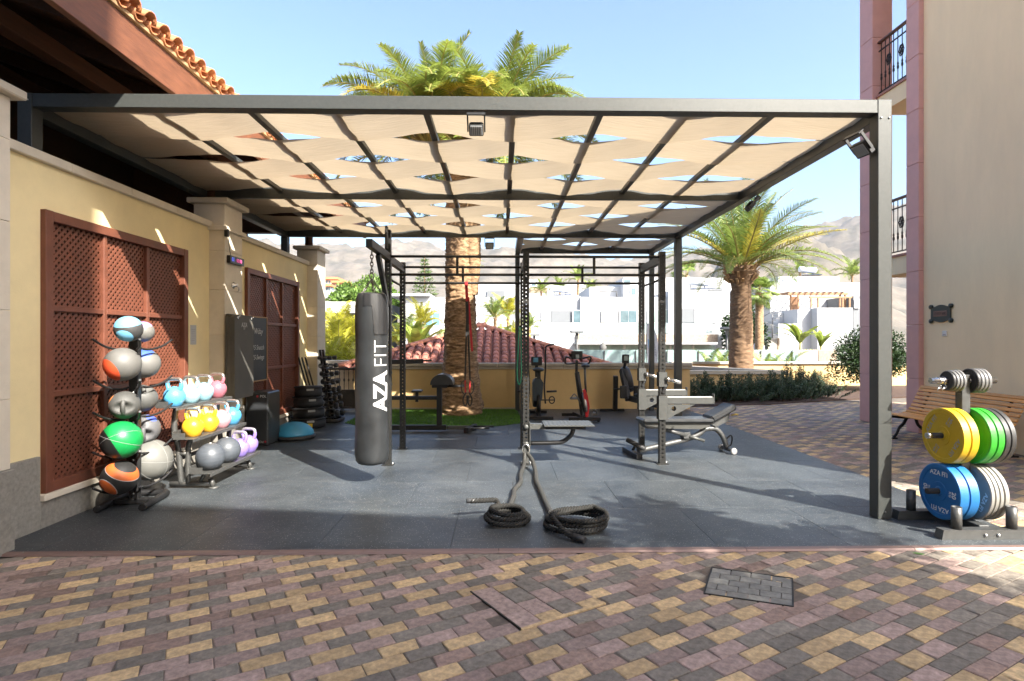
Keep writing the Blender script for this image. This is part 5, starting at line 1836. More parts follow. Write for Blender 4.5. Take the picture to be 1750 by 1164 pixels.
for k in range(4):
    plate(['outermost small chrome-rimmed plate on the top left peg', 'second small plate from outside on the top left peg', 'third small plate from outside on the top left peg', 'small plate nearest the post on the top left peg'][k], -.125 + .026 * k, ZS[2], .022, .080 + .003 * k, (.03, .03, .03) if k == 0 else (.15, .15, .148), rough=.3, hub=False)
    plate(['black small plate with triangle mark nearest the post on the top right peg', 'second small grey plate on the top right peg', 'third small grey plate on the top right peg', 'outermost small grey plate on the top right peg'][k], .06 + .03 * k, ZS[2], .026, .10, (.03, .03, .03) if k == 0 else (.15, .15, .148), rough=.3, hub=False)
for k, (y, lab) in enumerate(((-.03, 'steel spring collar on the tip of the top left peg'), (.0, 'steel spring collar pushed up to the small plates, top left peg'))):
    t = thing('spring_collar', lab, 'collar', (TX - .165 - .04 * (1 - k), TY, FZ + ZS[2]), 0, 'spring collars on the plate tree')
    m = MB()
    m.tube([Vector((.004 * q / 12, .029 * math.cos(q * .5236), .029 * math.sin(q * .5236))) for q in range(36)], .0032, 6)
    m.tube(smoothpath([(0, -.02, -.025), (-.02, -.06, -.05), (-.055, -.07, -.06), (-.05, -.06, -.075), (-.01, -.03, -.04)], 5), .0032, 6)
    m.build('coil', chrome, t)

# ---- slatted park bench by the cream wall
pk = thing('park_bench', 'slatted wooden park bench with black cast iron legs against the cream wall', 'bench', (6.52, 8.15, 0))
slat_m = mat('bench_pine', (.66, .30, .065), .45, var=.22, vs=6, stretch=(6, .7, 6), rnd=.12)
iron = mat('cast_iron', (.02, .02, .021), .5, metal=.4, bump=.2, bs=80)
prof = [(-.40, .395), (-.335, .385), (-.27, .378), (-.205, .373), (-.14, .37), (-.075, .372), (-.012, .385), (.045, .415), (.09, .46), (.125, .515), (.155, .575), (.185, .635), (.215, .695), (.245, .755), (.27, .80)]
for i, (x, z) in enumerate(prof):
    a = Vector(prof[min(i + 1, len(prof) - 1)]) - Vector(prof[max(i - 1, 0)])
    ang = math.atan2(a.y, a.x)
    m = MB(); m.bb(-.024, .024, -.95, .95, -.011, .011, .006, 0, Matrix.Translation((x, 0, z)) @ Matrix.Rotation(-ang, 4, 'Y')); m.build('slat', slat_m, pk)
for y in (-.72, .72):
    m = MB(); m.tube(smoothpath([(-.40, y, .36), (-.30, y, .345), (-.12, y, .33), (.02, y, .36), (.13, y, .47), (.20, y, .62), (.28, y, .78)], 6), .018, 8)
    m.build('support_rib', iron, pk)
    m = MB(); m.tube(smoothpath([(-.12, y, .33), (-.17, y, .24), (-.24, y, .17), (-.28, y, .08), (-.33, y, .02)], 6), [.024] * 12 + [.02] * 13, 8); m.bb(-.39, -.28, y - .03, y + .03, 0, .022, .005); m.build('leg', iron, pk)
    m = MB(); m.tube(smoothpath([(.02, y, .345), (.06, y, .22), (.15, y, .14), (.20, y, .07), (.27, y, .02)], 6), [.024] * 12 + [.02] * 13, 8); m.bb(.20, .33, y - .03, y + .03, 0, .022, .005); m.build('leg', iron, pk)
lf_ = thing('fallen_leaf', 'small green leaf lying on the paving in front of the plate tree', 'leaf', (3.02, 4.07, .004), R(-35))
m = MB(); m.add([(-.035, 0, 0), (-.01, .012, .004), (.03, .004, .006), (.042, -.002, .003), (.025, -.011, .002), (-.012, -.010, .001)], [(0, 1, 2, 3), (0, 3, 4, 5)]); m.build('blade', mat('leaf_green_flat', (.10, .22, .04), .5), lf_)

# ---- cardio machines by the far wall
def airbike():
    t = thing('air_bike', 'black air bike with upright handles left of the red spin bike', 'exercise bike', (.735, 11.2, FZ))
    m = MB(); m.bb(-.36, .27, -.20, -.14, .0, .06, .006); m.build('front_foot', blk, t)
    m = MB(); m.bb(-.30, .22, .75, .81, .0, .06, .006); m.build('rear_foot', blk, t)
    m = MB(); m.bb(-.03, .03, -.16, .78, .05, .12, .005); m.build('frame_rail', blk, t)
    m = MB(); m.lathe([(.02, -.075), (.27, -.075), (.29, -.05), (.29, .05), (.27, .075), (.02, .075)], 32, 0, Matrix.Translation((-.02, .45, .46)) @ Matrix.Rotation(R(90), 4, 'Y')); m.build('fan_cage', mat('cage_blue_black', (.03, .045, .06), .35), t)
    m = MB(); m.prism([(-.115, .35), (.06, .35), (.09, .70), (.03, .80), (-.07, .80), (-.13, .70)], 'y', -.04, .10); m.build('shroud', mat('cage_blue_black', (.03, .045, .06), .35), t)
    m = MB(); m.lathe([(.02, -.03), (.20, -.03), (.215, -.015), (.215, .015), (.20, .03), (.02, .03)], 28, 0, Matrix.Translation((.0, .03, .27)) @ Matrix.Rotation(R(90), 4, 'Y')); m.build('crank_wheel', blk, t)
    m = MB(); m.bb(-.035, .035, -.05, .0, .78, .93, .004); m.build('seat_post', blk, t)
    m = MB(); m.ell((-.01, -.08, .965), (.115, .14, .045), 20, 8); m.build('saddle', vinyl, t)
    m = MB(); m.cyl((.0, -.065, .42), (.0, -.055, .42), .03, n=14); m.build('red_reflector', mat('red_plastic', (.55, .03, .02), .4), t)
    for s, top in ((-1, 1.26), (1, 1.36)):
        x = s * .17 - .03
        m = MB(); m.tube(smoothpath([(x, .10, .28), (x - s * .02, .12, .60), (x, .10, 1.0), (x, .06, top), (x + s * .03, .02, top + .07), (x + s * .16, -.02, top + .10)], 6), .017, 8); m.build('swing_handle', blk, t)
        m = MB(); m.cyl((x + s * .02, .08, .52), (x + s * .22, .06, .53), .02, n=10); m.build('foot_peg', blk, t)
    m = MB(); m.tube([Vector((.26 + .055 * math.cos(a * .5236), .02, .36 + .07 * math.sin(a * .5236))) for a in range(12)], .011, 6, closed=True); m.cyl((.03, .02, .36), (.31, .02, .36), .012, n=8); m.build('pedal', blk, t)
    m = MB(); m.bb(-.14, .08, .20, .24, 1.03, 1.21, .01); c = m.build('console', blk, t)
    m = MB(); m.bb(-.10, -.0, .193, .199, 1.10, 1.19, .002); m.build('screen', mat('screen_blue', (.10, .30, .48), .2), c)
    m = MB(); m.bb(-.06, .0, .21, .25, .80, 1.03, .004); m.build('console_mast', blk, t)
airbike()
def spinbike():
    t = thing('spin_bike', 'black spin bike with red flywheel guard and tablet on its handlebar', 'exercise bike', (1.57, 10.75, FZ))
    m = MB(); m.bb(-.30, .30, -.06, .02, .02, .085, .008); m.build('front_foot', blk, t)
    for s in (-1, 1):
        m = MB(); m.cyl((s * .27, -.02, .0), (s * .27, -.02, .022), .025, n=10); m.build('leveller', rubber_b, t)
    m = MB(); m.bb(-.36, -.02, .62, .69, .02, .08, .008); m.build('rear_foot', blk, t)
    m = MB(); m.beam((-.03, .0, .08), (-.12, .62, .08), .06, .06, .006); m.build('frame_rail', blk, t)
    m = MB(); m.lathe([(.02, -.03), (.22, -.03), (.235, -.015), (.235, .015), (.22, .03), (.02, .03)], 32, 0, Matrix.Translation((.02, .18, .30)) @ Matrix.Rotation(R(84), 4, 'Y')); m.build('flywheel', mat('flywheel_steel', (.35, .34, .33), .3, metal=.9), t)
    red = mat('red_gloss_paint', (.45, .015, .02), .3, coat=.4)
    m = MB(); m.prism([(.02, .08), (.07, .09), (.10, .28), (.06, .50), (.01, .62), (-.03, .60), (.01, .30)], 'y', -.02, .04); m.build('flywheel_guard', red, t)
    m = MB(); m.beam((-.02, .04, .10), (-.10, .30, .92), .07, .10, .012); m.build('front_frame', blk, t)
    m = MB(); m.beam((-.11, .32, .90), (-.10, .34, 1.15), .05, .06, .006); m.build('handle_mast', blk, t)
    m = MB(); m.tube(smoothpath([(-.12, .34, 1.09), (-.30, .30, 1.08), (-.34, .20, 1.14), (-.33, .12, 1.22), (-.22, .30, 1.19)], 6), .016, 8)
    m.tube(smoothpath([(-.08, .34, 1.09), (.10, .30, 1.08), (.14, .20, 1.14), (.13, .12, 1.22), (.02, .30, 1.19)], 6), .016, 8); m.build('handlebar', vinyl, t)
    m = MB(); m.bb(-.21, .01, .30, .33, 1.17, 1.33, .008); h = m.build('tablet_holder', blk, t)
    m = MB(); m.bb(-.125, -.06, .285, .298, 1.18, 1.26, .003); m.build('display', mat('lcd_grey', (.30, .36, .38), .3), h)
    m = MB(); m.cyl((.03, .02, .55), (.0, -.05, 1.02), .022, n=10); m.build('seat_post', mat('anodised_grey', (.10, .10, .09), .4, metal=.6), t)
    m = MB(); m.ell((.015, -.06, 1.06), (.085, .15, .04), 20, 8); m.build('saddle', vinyl, t)
    m = MB(); m.beam((-.04, .08, .30), (-.12, .02, .44), .02, .035, .004); m.build('crank', chrome_d, t)
    m = MB(); m.bb(-.27, -.12, -.05, .06, .42, .46, .006); m.tube(smoothpath([(-.26, -.05, .45), (-.20, -.07, .53), (-.13, -.05, .45)], 4), .012, 6); m.build('pedal', chrome_d, t)
    m = MB(); m.bb(.12, .24, -.05, .06, .13, .17, .006); m.tube(smoothpath([(.13, -.05, .16), (.18, -.07, .24), (.23, -.05, .16)], 4), .012, 6); m.build('pedal', chrome_d, t)
spinbike()
def rower():
    t = thing('rowing_machine', 'black air rower with round fan housing and small monitor by the wall', 'rowing machine', (2.62, 11.9, FZ))
    m = MB(); m.bb(-.48, .05, .40, .46, .0, .05, .005); m.build('rear_foot', blk, t)
    m = MB(); m.bb(.35, .62, -1.55, -1.48, .0, .05, .005); m.build('front_foot', blk, t)
    m = MB(); m.lathe([(.02, -.07), (.26, -.07), (.285, -.045), (.285, .045), (.26, .07), (.02, .07)], 32, 0, Matrix.Translation((.07, .25, .70)) @ Matrix.Rotation(R(78), 4, 'Y')); m.build('fan_housing', mat('housing_charcoal', (.05, .05, .055), .4), t)
    m = MB(); m.lathe([(.22, -.0722), (.222, -.076), (.10, -.076)], 32, 0, Matrix.Translation((.07, .25, .70)) @ Matrix.Rotation(R(78 + 180), 4, 'Y')); m.build('fan_grille', mat('grille_grey', (.16, .15, .14), .5), t)
    m = MB(); m.beam((-.18, .28, .03), (-.18, .22, .78), .09, .12, .01); m.build('front_leg', blk, t)
    m = MB(); m.beam((-.06, .16, .92), (.0, -.2, .30), .10, .12, .012); m.build('neck', blk, t)
    m = MB(); m.beam((-.03, .16, .88), (.01, .12, 1.08), .05, .05, .005); m.build('monitor_arm', blk, t)
    m = MB(); m.bb(-.07, .08, .07, .11, 1.05, 1.24, .012); c = m.build('monitor', blk, t)
    m = MB(); m.bb(-.03, .05, .063, .0695, 1.11, 1.21, .002); m.build('screen', mat('lcd_green', (.34, .42, .40), .3), c)
    m = MB(); m.beam((.0, -.05, .34), (.46, -1.5, .30), .09, .11, .006); m.build('seat_rail', mat('rail_dark', (.05, .055, .06), .4, metal=.4), t)
    m = MB(); m.bb(.06, .38, -.62, -.38, .40, .47, .03); m.build('seat', vinyl, t)
    for s in (-1, 1):
        m = MB(); m.bb(.04 + s * .14 - .07, .04 + s * .14 + .07, -.22, -.16, .34, .60, .01, 0, Matrix.Rotation(R(0), 4, 'X')); m.build('foot_plate', blk, t)
    m = MB(); m.cyl((-.28, -.1, .52), (.36, -.14, .55), .018, n=10); m.build('pull_handle', rubber_b, t)
    m = MB(); m.beam((.44, -1.45, .28), (.48, -1.51, .04), .06, .06, .005); m.build('rear_leg', blk, t)
rower()

# ================================================================== PLANTS
leaf_m = lambda n, c, tr=.35: mat(n, c, .5, var=.25, vs=2.0, rnd=.35, attr=True, transl=tr)
palm_g = leaf_m('palm_leaf', (.21, .26, .05), .42)
palm_y = leaf_m('palm_leaf_yellow', (.46, .38, .06), .42)
palm_far = leaf_m('palm_leaf_far', (.20, .27, .06))
stalk_m = mat('palm_stalk', (.32, .27, .09), .6, var=.2)
deadfrond = mat('dead_frond', (.42, .27, .14), .8, var=.3)

def frond_mesh(L, e0, bend, nl, ll, seed, mats, wid=.022, hang=.25, dead=False):
    """feather frond: arching stalk with paired narrow leaflets; local x outward, z up"""
    rg = random.Random(seed)
    pts, ang = [Vector((0, 0, 0))], e0
    n = 22
    tang = []
    tw = rg.uniform(-.25, .25)
    for i in range(n):
        t = i / n
        a = R(e0 - bend * t ** 1.35)
        d = Vector((math.cos(a), tw * t * .6, math.sin(a))).normalized()
        tang.append(d)
        pts.append(pts[-1] + d * (L / n))
    tang.append(tang[-1])
    m = MB()
    m.tube(pts, [.022 * (1 - .85 * i / n) * (L / 2.5) + .003 for i in range(n + 1)], 5, 1)
    tone = [rg.random()] * len(m.f)
    base_t = rg.random() * .5
    for k in range(nl):
        s = .14 + .86 * (k + .5) / nl
        f = s * n
        i = min(int(f), n - 1)
        c = pts[i].lerp(pts[i + 1], f - i)
        T = tang[i]
        side0 = T.cross(Vector((0, 0, 1)))
        side0 = side0.normalized() if side0.length > .05 else Vector((0, 1, 0))
        up = side0.cross(T)
        prof = math.sin(math.pi * min(1, .12 + .88 * s) ** .8) ** .6
        l = ll * max(.25, prof) * rg.uniform(.85, 1.12)
        for sd in (-1, 1):
            d = (side0 * sd * .80 + T * rg.uniform(.5, .75) + up * rg.uniform(.12, .42)).normalized()
            d2 = (d - Vector((0, 0, 1)) * hang * rg.uniform(.5, 1.6)).normalized()
            w = up.cross(d).normalized() * wid
            p1 = c + d * l * .5
            p2 = p1 + d2 * l * .5
            o = len(m.v)
            m.v += [tuple(c - w * .4), tuple(c + w * .4), tuple(p1 + w * .5), tuple(p1 - w * .5), tuple(p2)]
            m.f += [[o, o + 1, o + 2, o + 3], [o + 3, o + 2, o + 4]]
            m.mi += [0, 0]; m.sm += [False, False]
            tt = (base_t + rg.random() * .5) % 1
            tone += [tt, tt]
    m.tone = tone
    return m.mesh('frond', mats)

def trunk_mb(rad, h, nu=40, nv=120, amp=.03, seed=0, rings=26, lean=(0, 0)):
    m = MB()
    v, f = [], []
    for j in range(nv + 1):
        t = j / nv
        z = h * t
        r = rad(t)
        cx, cy = lean[0] * t * t, lean[1] * t * t
        for i in range(nu):
            a = 2 * math.pi * i / nu
            q = noise.noise(Vector((math.cos(a) * 2.2, math.sin(a) * 2.2, z * 7 + seed)))
            q2 = noise.noise(Vector((math.cos(a) * 6, math.sin(a) * 6, z * 22 + seed)))
            saw = ((z * rings / h + .5 * (i % 4 < 2) + .15 * q) % 1.0)
            rr = r + amp * (.6 * q + .8 * q2 + .22 * (saw - .5))
            v.append((cx + rr * math.cos(a), cy + rr * math.sin(a), z))
    for j in range(nv):
        for i in range(nu):
            k = (i + 1) % nu
            f.append((j * nu + i, j * nu + k, (j + 1) * nu + k, (j + 1) * nu + i))
    m.add(v, f, 0, True)
    return m

def trunkmat(name, c1, c2):
    m = mat(name, c1, .9, col2=c2, vs=10, stretch=(1, 1, 3.2), bump=1.0, bs=9)
    m.node_tree.nodes['Bump'].inputs['Distance'].default_value = .05
    return m
bark1 = trunkmat('palm_bark', (.085, .045, .02), (.46, .30, .17))
bark2 = trunkmat('palm_bark_dark', (.10, .06, .035), (.26, .16, .09))

def lerp_t(tab):
    def f(t):
        for (a, x), (b, y) in zip(tab, tab[1:]):
            if t <= b: return x + (y - x) * (t - a) / (b - a)
        return tab[-1][1]
    return f

def place_fronds(t, z, metas, specs, seed, r0=.12, sc=(.85, 1.1)):
    rg = random.Random(seed)
    for (me, n, a0) in specs:
        for k in range(n):
            a = a0 + 2 * math.pi * (k + rg.uniform(-.3, .3)) / n
            s = rg.uniform(*sc)
            o = put('frond', metas[me], t, loc=(r0 * math.cos(a), r0 * math.sin(a), z + rg.uniform(-.08, .08)), rot=(rg.uniform(-.25, .25), rg.uniform(-.12, .12), a), scale=(s, s, s))

# big date palm through the grass
FM = {k: frond_mesh(L, e, b, 96, ll, i, [palm_g, stalk_m], .020, hg) for i, (k, L, e, b, ll, hg) in enumerate((('up', 2.35, 84, 50, .46, .2), ('up2', 2.6, 74, 88, .5, .25), ('mid', 2.6, 58, 105, .52, .3), ('mid2', 2.7, 46, 95, .52, .3), ('low', 2.7, 22, 75, .44, .35), ('hang', 2.5, -8, 62, .42, .3)))}
FMY = frond_mesh(2.6, 52, 100, 84, .5, 77, [palm_y, stalk_m], .026, .3)
p1 = thing('date_palm', 'big date palm with thick fibrous trunk rising through the artificial grass behind the pergola', 'palm tree', (-.86, 11.98, 0))
trunk_mb(lerp_t([(0, .46), (.03, .47), (.10, .40), (.22, .345), (.42, .31), (.8, .30), (.93, .40), (1, .25)]), 5.9, 56, 320, .045, 1, 80).build('trunk', bark1, p1)
trunk_mb(lerp_t([(0, .1), (.3, .17), (1, .16)]), 2.6, 24, 90, .03, 3, 40).build('trunk_fork', bark1, p1).location = (.26, -.1, 2.5)
FM['y'] = FMY
for dx, sd in ((-.62, 4), (.62, 14)):
    n0 = len(p1.children)
    place_fronds(p1, 5.62, FM, (('up', 4, .4 + sd), ('up2', 10, .1), ('mid', 14, .3 + sd), ('y', 6, .8), ('mid2', 14, .0), ('low', 12, .2), ('hang', 7, .5)), sd, .14, (.82, 1.0))
    for ch in list(p1.children):
        if ch.name.startswith('frond') and not ch.get('set'):
            ch.location.x += dx; ch['set'] = 1
# grey palm on the right
GM = {k: frond_mesh(L, e, b, 64, ll, i + 20, [palm_far, stalk_m], .026, hg) for i, (k, L, e, b, ll, hg) in enumerate((('up', 3.0, 80, 48, .46, .2), ('up2', 3.1, 66, 62, .5, .25), ('mid', 3.1, 46, 60, .5, .4), ('low', 2.9, 24, 70, .48, .5), ('hang', 2.5, -2, 70, .42, .5)))}
GM['y'] = frond_mesh(3.3, 34, 42, 62, .45, 91, [palm_y, stalk_m], .026, .6)
p2 = thing('date_palm', 'date palm with bare dark trunk behind the rosemary hedge on the right', 'palm tree', (7.72, 18.2, 0))
trunk_mb(lerp_t([(0, .42), (.15, .38), (.5, .35), (.85, .30), (.90, .40), (.95, .5), (1, .34)]), 3.95, 36, 130, .04, 5, 40).build('trunk', bark2, p2)
place_fronds(p2, 3.85, GM, (('up', 8, .4), ('up2', 12, .1), ('mid', 15, .6), ('y', 6, .2), ('low', 13, .35)), 9, .16, (.9, 1.08))
m = MB()
rg = random.Random(8)
for k in range(70):
    a = rg.uniform(0, 6.283); z = rg.uniform(3.35, 3.95)
    r = .36 + .12 * (z - 3.35)
    m.beam((r * math.cos(a), r * math.sin(a), z), ((r + .16) * math.cos(a), (r + .16) * math.sin(a), z + rg.uniform(.05, .22)), .07, .03, .005)
m.build('frond_stubs', deadfrond, p2)

def fan_leaf(seed, mm):
    rg = random.Random(seed)
    m = MB(); tone = []
    m.tube([(0, 0, 0), (.35, 0, .16), (.7, 0, .2)], [.012, .01, .008], 5, 1)
    tone += [.5] * len(m.f)
    for k in range(34):
        a = R(-115 + 230 * k / 33)
        d = Vector((math.cos(a), math.sin(a), .1)).normalized()
        c = Vector((.7, 0, .2))
        l = .55 * (.75 + .25 * math.cos(a))
        w = d.cross(Vector((0, 0, 1))).normalized() * .017
        p1_ = c + d * l * .6; p2_ = p1_ + (d - Vector((0, 0, .9 + rg.uniform(0, .6)))).normalized() * l * .45
        o = len(m.v)
        m.v += [tuple(c), tuple(p1_ + w), tuple(p2_), tuple(p1_ - w)]
        m.f.append([o, o + 1, o + 2, o + 3]); m.mi.append(0); m.sm.append(False)
        tone.append(rg.random())
    m.tone = tone
    return m.mesh('fan_leaf', mm)
FANL = [fan_leaf(i, [palm_far, stalk_m]) for i in range(3)]
def fan_palm(label, x, y, h, zb=0, s=1.0, n=34, rt_=.17):
    t = thing('fan_palm', label, 'palm tree', (x, y, zb), 0, 'fan palms among the villas')
    trunk_mb(lerp_t([(0, rt_ * 1.3), (.2, rt_), (1, rt_ * .85)]), h, 14, 40, .03, x, 20).build('trunk', bark1, t)
    rg = random.Random(int(x * 10))
    for k in range(n):
        a = rg.uniform(0, 6.283); e = R(rg.uniform(-60, 75))
        o = put('fan_leaf', FANL[k % 3], t, loc=(0, 0, h - .05), rot=(rg.uniform(-.3, .3), -e, a), scale=(s * rg.uniform(.85, 1.15),) * 3)
    return t
def feather_palm(label, x, y, h, zb=0, s=1.0, meshes=None, counts=None, tr=.14, grp='feather palms among the villas', name='feather_palm', seed=None):
    t = thing(name, label, 'palm tree', (x, y, zb), 0, grp)
    if h > .3:
        trunk_mb(lerp_t([(0, tr * 1.3), (.2, tr), (1, tr * .8)]), h, 12, 24, .02, x, 14).build('trunk', bark1, t)
    place_fronds(t, h, meshes, counts, int(x * 7 + y) if seed is None else seed, .05, (.8 * s, 1.1 * s))
    return t
SM = {k: frond_mesh(2.0, e, b, 26, .42, i + 50, [palm_far, stalk_m], .045, .3) for i, (k, e, b) in enumerate((('up', 78, 60), ('mid', 55, 95), ('low', 25, 80)))}
AM = {k: frond_mesh(2.0, e, b, 26, .42, i + 60, [leaf_m('areca_leaf', (.42, .40, .04), .45), stalk_m], .045, .3) for i, (k, e, b) in enumerate((('up', 84, 50), ('mid', 68, 80), ('low', 45, 95)))}

# survey of the far ground: (image column, row) sighted at a known distance -> x, z
def sx(u, Y): return (u - 857) * Y / 972 * (1 + .0)
def sz(v, Y): return 1.55 + (582 - v) * Y / 972

def bush(label, x, y, zb, rx, ry, rz, n, size, mm, seed, name='shrub', cat='shrub', grp=None, nc=14, stem=True, up=.3, aspect=.5):
    t = thing(name, label, cat, (x, y, zb), 0, grp)
    rg = random.Random(seed)
    cl = []
    for k in range(nc):
        d = Vector((rg.gauss(0, 1), rg.gauss(0, 1), rg.gauss(0, .8))).normalized() * rg.uniform(.25, .8)
        cl.append(((d.x * rx, d.y * ry, rz + d.z * rz * .9), (rx * rg.uniform(.28, .5), ry * rg.uniform(.28, .5), rz * rg.uniform(.28, .45))))
    leaves(n, clump_sampler(cl), size, seed, aspect, up).build('foliage', mm, t, fix=False)
    if stem:
        m = MB()
        for k in range(5):
            c = cl[k % nc][0]
            m.tube([(rg.uniform(-.05, .05), rg.uniform(-.05, .05), 0), (c[0] * .3, c[1] * .3, rz * .5), (c[0] * .7, c[1] * .7, c[2] * .9)], [.03 * rz + .008, .02 * rz + .006, .006], 6)
        m.build('stem', mat('shrub_bark', (.13, .09, .06), .9, var=.3), t)
    return t

# rosemary-like hedge in the bed
hedge_g = leaf_m('rosemary_leaf', (.055, .09, .045), .2)
hs = [(4.55, 14.35, .40), (5.15, 14.25, .33), (5.75, 14.3, .33), (6.35, 14.4, .33), (6.95, 14.55, .36), (7.5, 14.8, .44), (8.0, 15.1, .42), (8.6, 15.45, .32)]
hl = ['leftmost rosemary bush of the hedge, next to the rear pergola post', 'rosemary bush second from the left in the hedge', 'rosemary bush third from the left in the hedge', 'rosemary bush fourth from the left in the hedge', 'rosemary bush fourth from the right in the hedge', 'taller rosemary bush third from the right in the hedge', 'rosemary bush second from the right in the hedge', 'rightmost small rosemary bush at the end of the hedge']
for k, (x, y, h) in enumerate(hs):
    t = thing('rosemary_bush', hl[k], 'shrub', (x, y, .02), 0, 'rosemary bushes in the hedge')
    rg = random.Random(k + 30)
    m = MB(); sp_ = []
    for q in range(70):
        a = rg.uniform(0, 6.283); r = abs(rg.gauss(0, .40)); hh = h * rg.uniform(.9, 2.1) * (1.1 - min(.7, r * .8))
        b0 = Vector((r * .7 * math.cos(a), r * .7 * math.sin(a), 0)); b1 = Vector((r * 1.15 * math.cos(a), r * 1.15 * math.sin(a), hh))
        m.tube([b0, (b0 + b1) / 2 + Vector((0, 0, .05)), b1], [.006, .005, .002], 4)
        sp_.append((b0, b1))
    m.build('stem', mat('shrub_bark', (.13, .09, .06), .9, var=.3), t)
    def S(rg_, sp_=sp_):
        b0, b1 = sp_[rg_.randrange(len(sp_))]
        q = rg_.uniform(.12, 1)
        p = b0.lerp(b1, q) + Vector((rg_.gauss(0, .02), rg_.gauss(0, .02), 0))
        a = rg_.uniform(0, 6.283)
        return p, Vector((math.cos(a) * .8, math.sin(a) * .8, .8))
    leaves(8500, S, .062, k + 40, .25, .5).build('foliage', hedge_g, t, fix=False)
bush('big dark green shrub beside the pink pillar behind the paving', 11.35, 17.3, .02, 1.35, 1.1, 1.08, 20000, .085, leaf_m('ficus_leaf', (.022, .048, .012), .2), 12, nc=26)

# vegetation beyond the boundary wall, left to right
areca = leaf_m('areca_leaf', (.42, .40, .04), .45)
for k, (u, Y, h, s) in enumerate(((566, 17.2, .35, .8), (590, 18.5, .6, .85), (612, 17.0, .2, .75), (573, 20.0, 1.2, .9), (604, 20.5, 1.1, .95), (632, 18.0, .3, .7))):
    feather_palm(['leftmost yellow-green areca palm beyond the gate', 'yellow-green areca palm second from left beyond the gate', 'low yellow-green areca palm close to the punching bag', 'taller areca palm at the back left beyond the gate', 'taller areca palm at the back beside the punching bag', 'small yellow-green areca palm hidden partly by the punching bag'][k], sx(u, Y), Y, h, 0, s, AM, (('up', 7, .2), ('mid', 9, .5), ('low', 8, .1)), .05, 'yellow-green areca palms beyond the gate', 'areca_palm')
for k, (u, Y, zt, s) in enumerate(((700, 24, 1.7, .62), (722, 26, 2.2, .7), (745, 22, 1.0, .6), (682, 27, 1.3, .7), (846, 26, 2.6, .62), (868, 30, 2.8, .75), (852, 22, 1.3, .55), (880, 24, 1.6, .5))):
    feather_palm(['slim garden palm left of the big trunk, nearest the rig upright', 'taller garden palm left of the big trunk', 'low garden palm just left of the big trunk', 'garden palm behind the rear left upright', 'garden palm just right of the big trunk', 'tallest garden palm right of the big trunk', 'low garden palm right of the big trunk above the tiled roof', 'garden palm beside the middle uprights'][k], sx(u, Y), Y, zt, 0, s, AM if k % 2 else SM, (('up', 6, .2), ('mid', 8, .5), ('low', 6, .1)), .09, 'garden palms around the big trunk')
ban_m = leaf_m('banana_leaf', (.22, .28, .045), .4)
def banana(label, x, y, zb, h, seed, n=11):
    t = thing('banana_plant', label, 'plant', (x, y, zb), 0, 'banana plants by the villas')
    rg = random.Random(seed)
    m = MB(); m.tube([(0, 0, 0), (.02, 0, h * .5)], [.09, .06], 8); m.build('stem', stalk_m, t)
    for k in range(n):
        a = 2 * math.pi * k / n + rg.uniform(-.3, .3); L = h * rg.uniform(.55, .8); e = rg.uniform(45, 82); b = rg.uniform(40, 90)
        mb = MB(); P = Vector((0, 0, h * .45)); prev = None; tn = []
        for i in range(9):
            q = i / 8
            an = R(e - b * q ** 1.5)
            d = Vector((math.cos(an) * math.cos(a), math.cos(an) * math.sin(a), math.sin(an)))
            sd = Vector((-math.sin(a), math.cos(a), 0))
            w = L * .11 * math.sin(math.pi * min(1, .08 + q * .92)) ** .7
            mb.v += [tuple(P - sd * w + Vector((0, 0, w * .3))), tuple(P), tuple(P + sd * w + Vector((0, 0, w * .3)))]
            if i:
                o = len(mb.v) - 6
                mb.f += [[o, o + 1, o + 4, o + 3], [o + 1, o + 2, o + 5, o + 4]]; mb.mi += [0, 0]; mb.sm += [True, True]; tn += [rg.random()] * 2
            P = P + d * L / 8
        mb.tone = tn
        mb.build('leaf', ban_m, t, fix=False)
    return t
banana('banana plant with torn yellow-green leaves left of the big trunk', sx(712, 19), 19, 0, 2.3, 3)
banana('banana plant by the stone planter below the white villa on the right', sx(1372, 30), 30, .4, 2.2, 4, 13)
banana('smaller banana plant by the dark shrub below the right villa', sx(1408, 31), 31, .4, 1.7, 6, 9)
bush('low yellowish shrubs in the stone planter below the right villa', sx(1395, 29.5), 29.5, .35, 1.6, .5, .35, 1600, .16, ban_m, 71, nc=12, stem=False)
far_g = leaf_m('far_tree_leaf', (.12, .20, .035), .3)
for k, (u, v, Y, rx, rz) in enumerate(((590, 505, 52, 2.2, 1.4), (628, 498, 55, 2.6, 1.8), (655, 508, 50, 2.0, 1.4), (602, 488, 66, 2.6, 1.4), (640, 480, 70, 2.4, 1.8))):
    bush(['leftmost green treetop above the low white house on the left', 'big green treetop behind the chain of the punching bag', 'green treetop beside the bag arm', 'far green treetop under the left hillside', 'far tall green treetop behind the bag chain'][k], sx(u, Y), Y, sz(v + 10, Y) - rz, rx, 1.5, rz, 1500, .42, far_g, 80 + k, name='garden_tree', cat='tree', grp='green treetops on the left slope', nc=16)
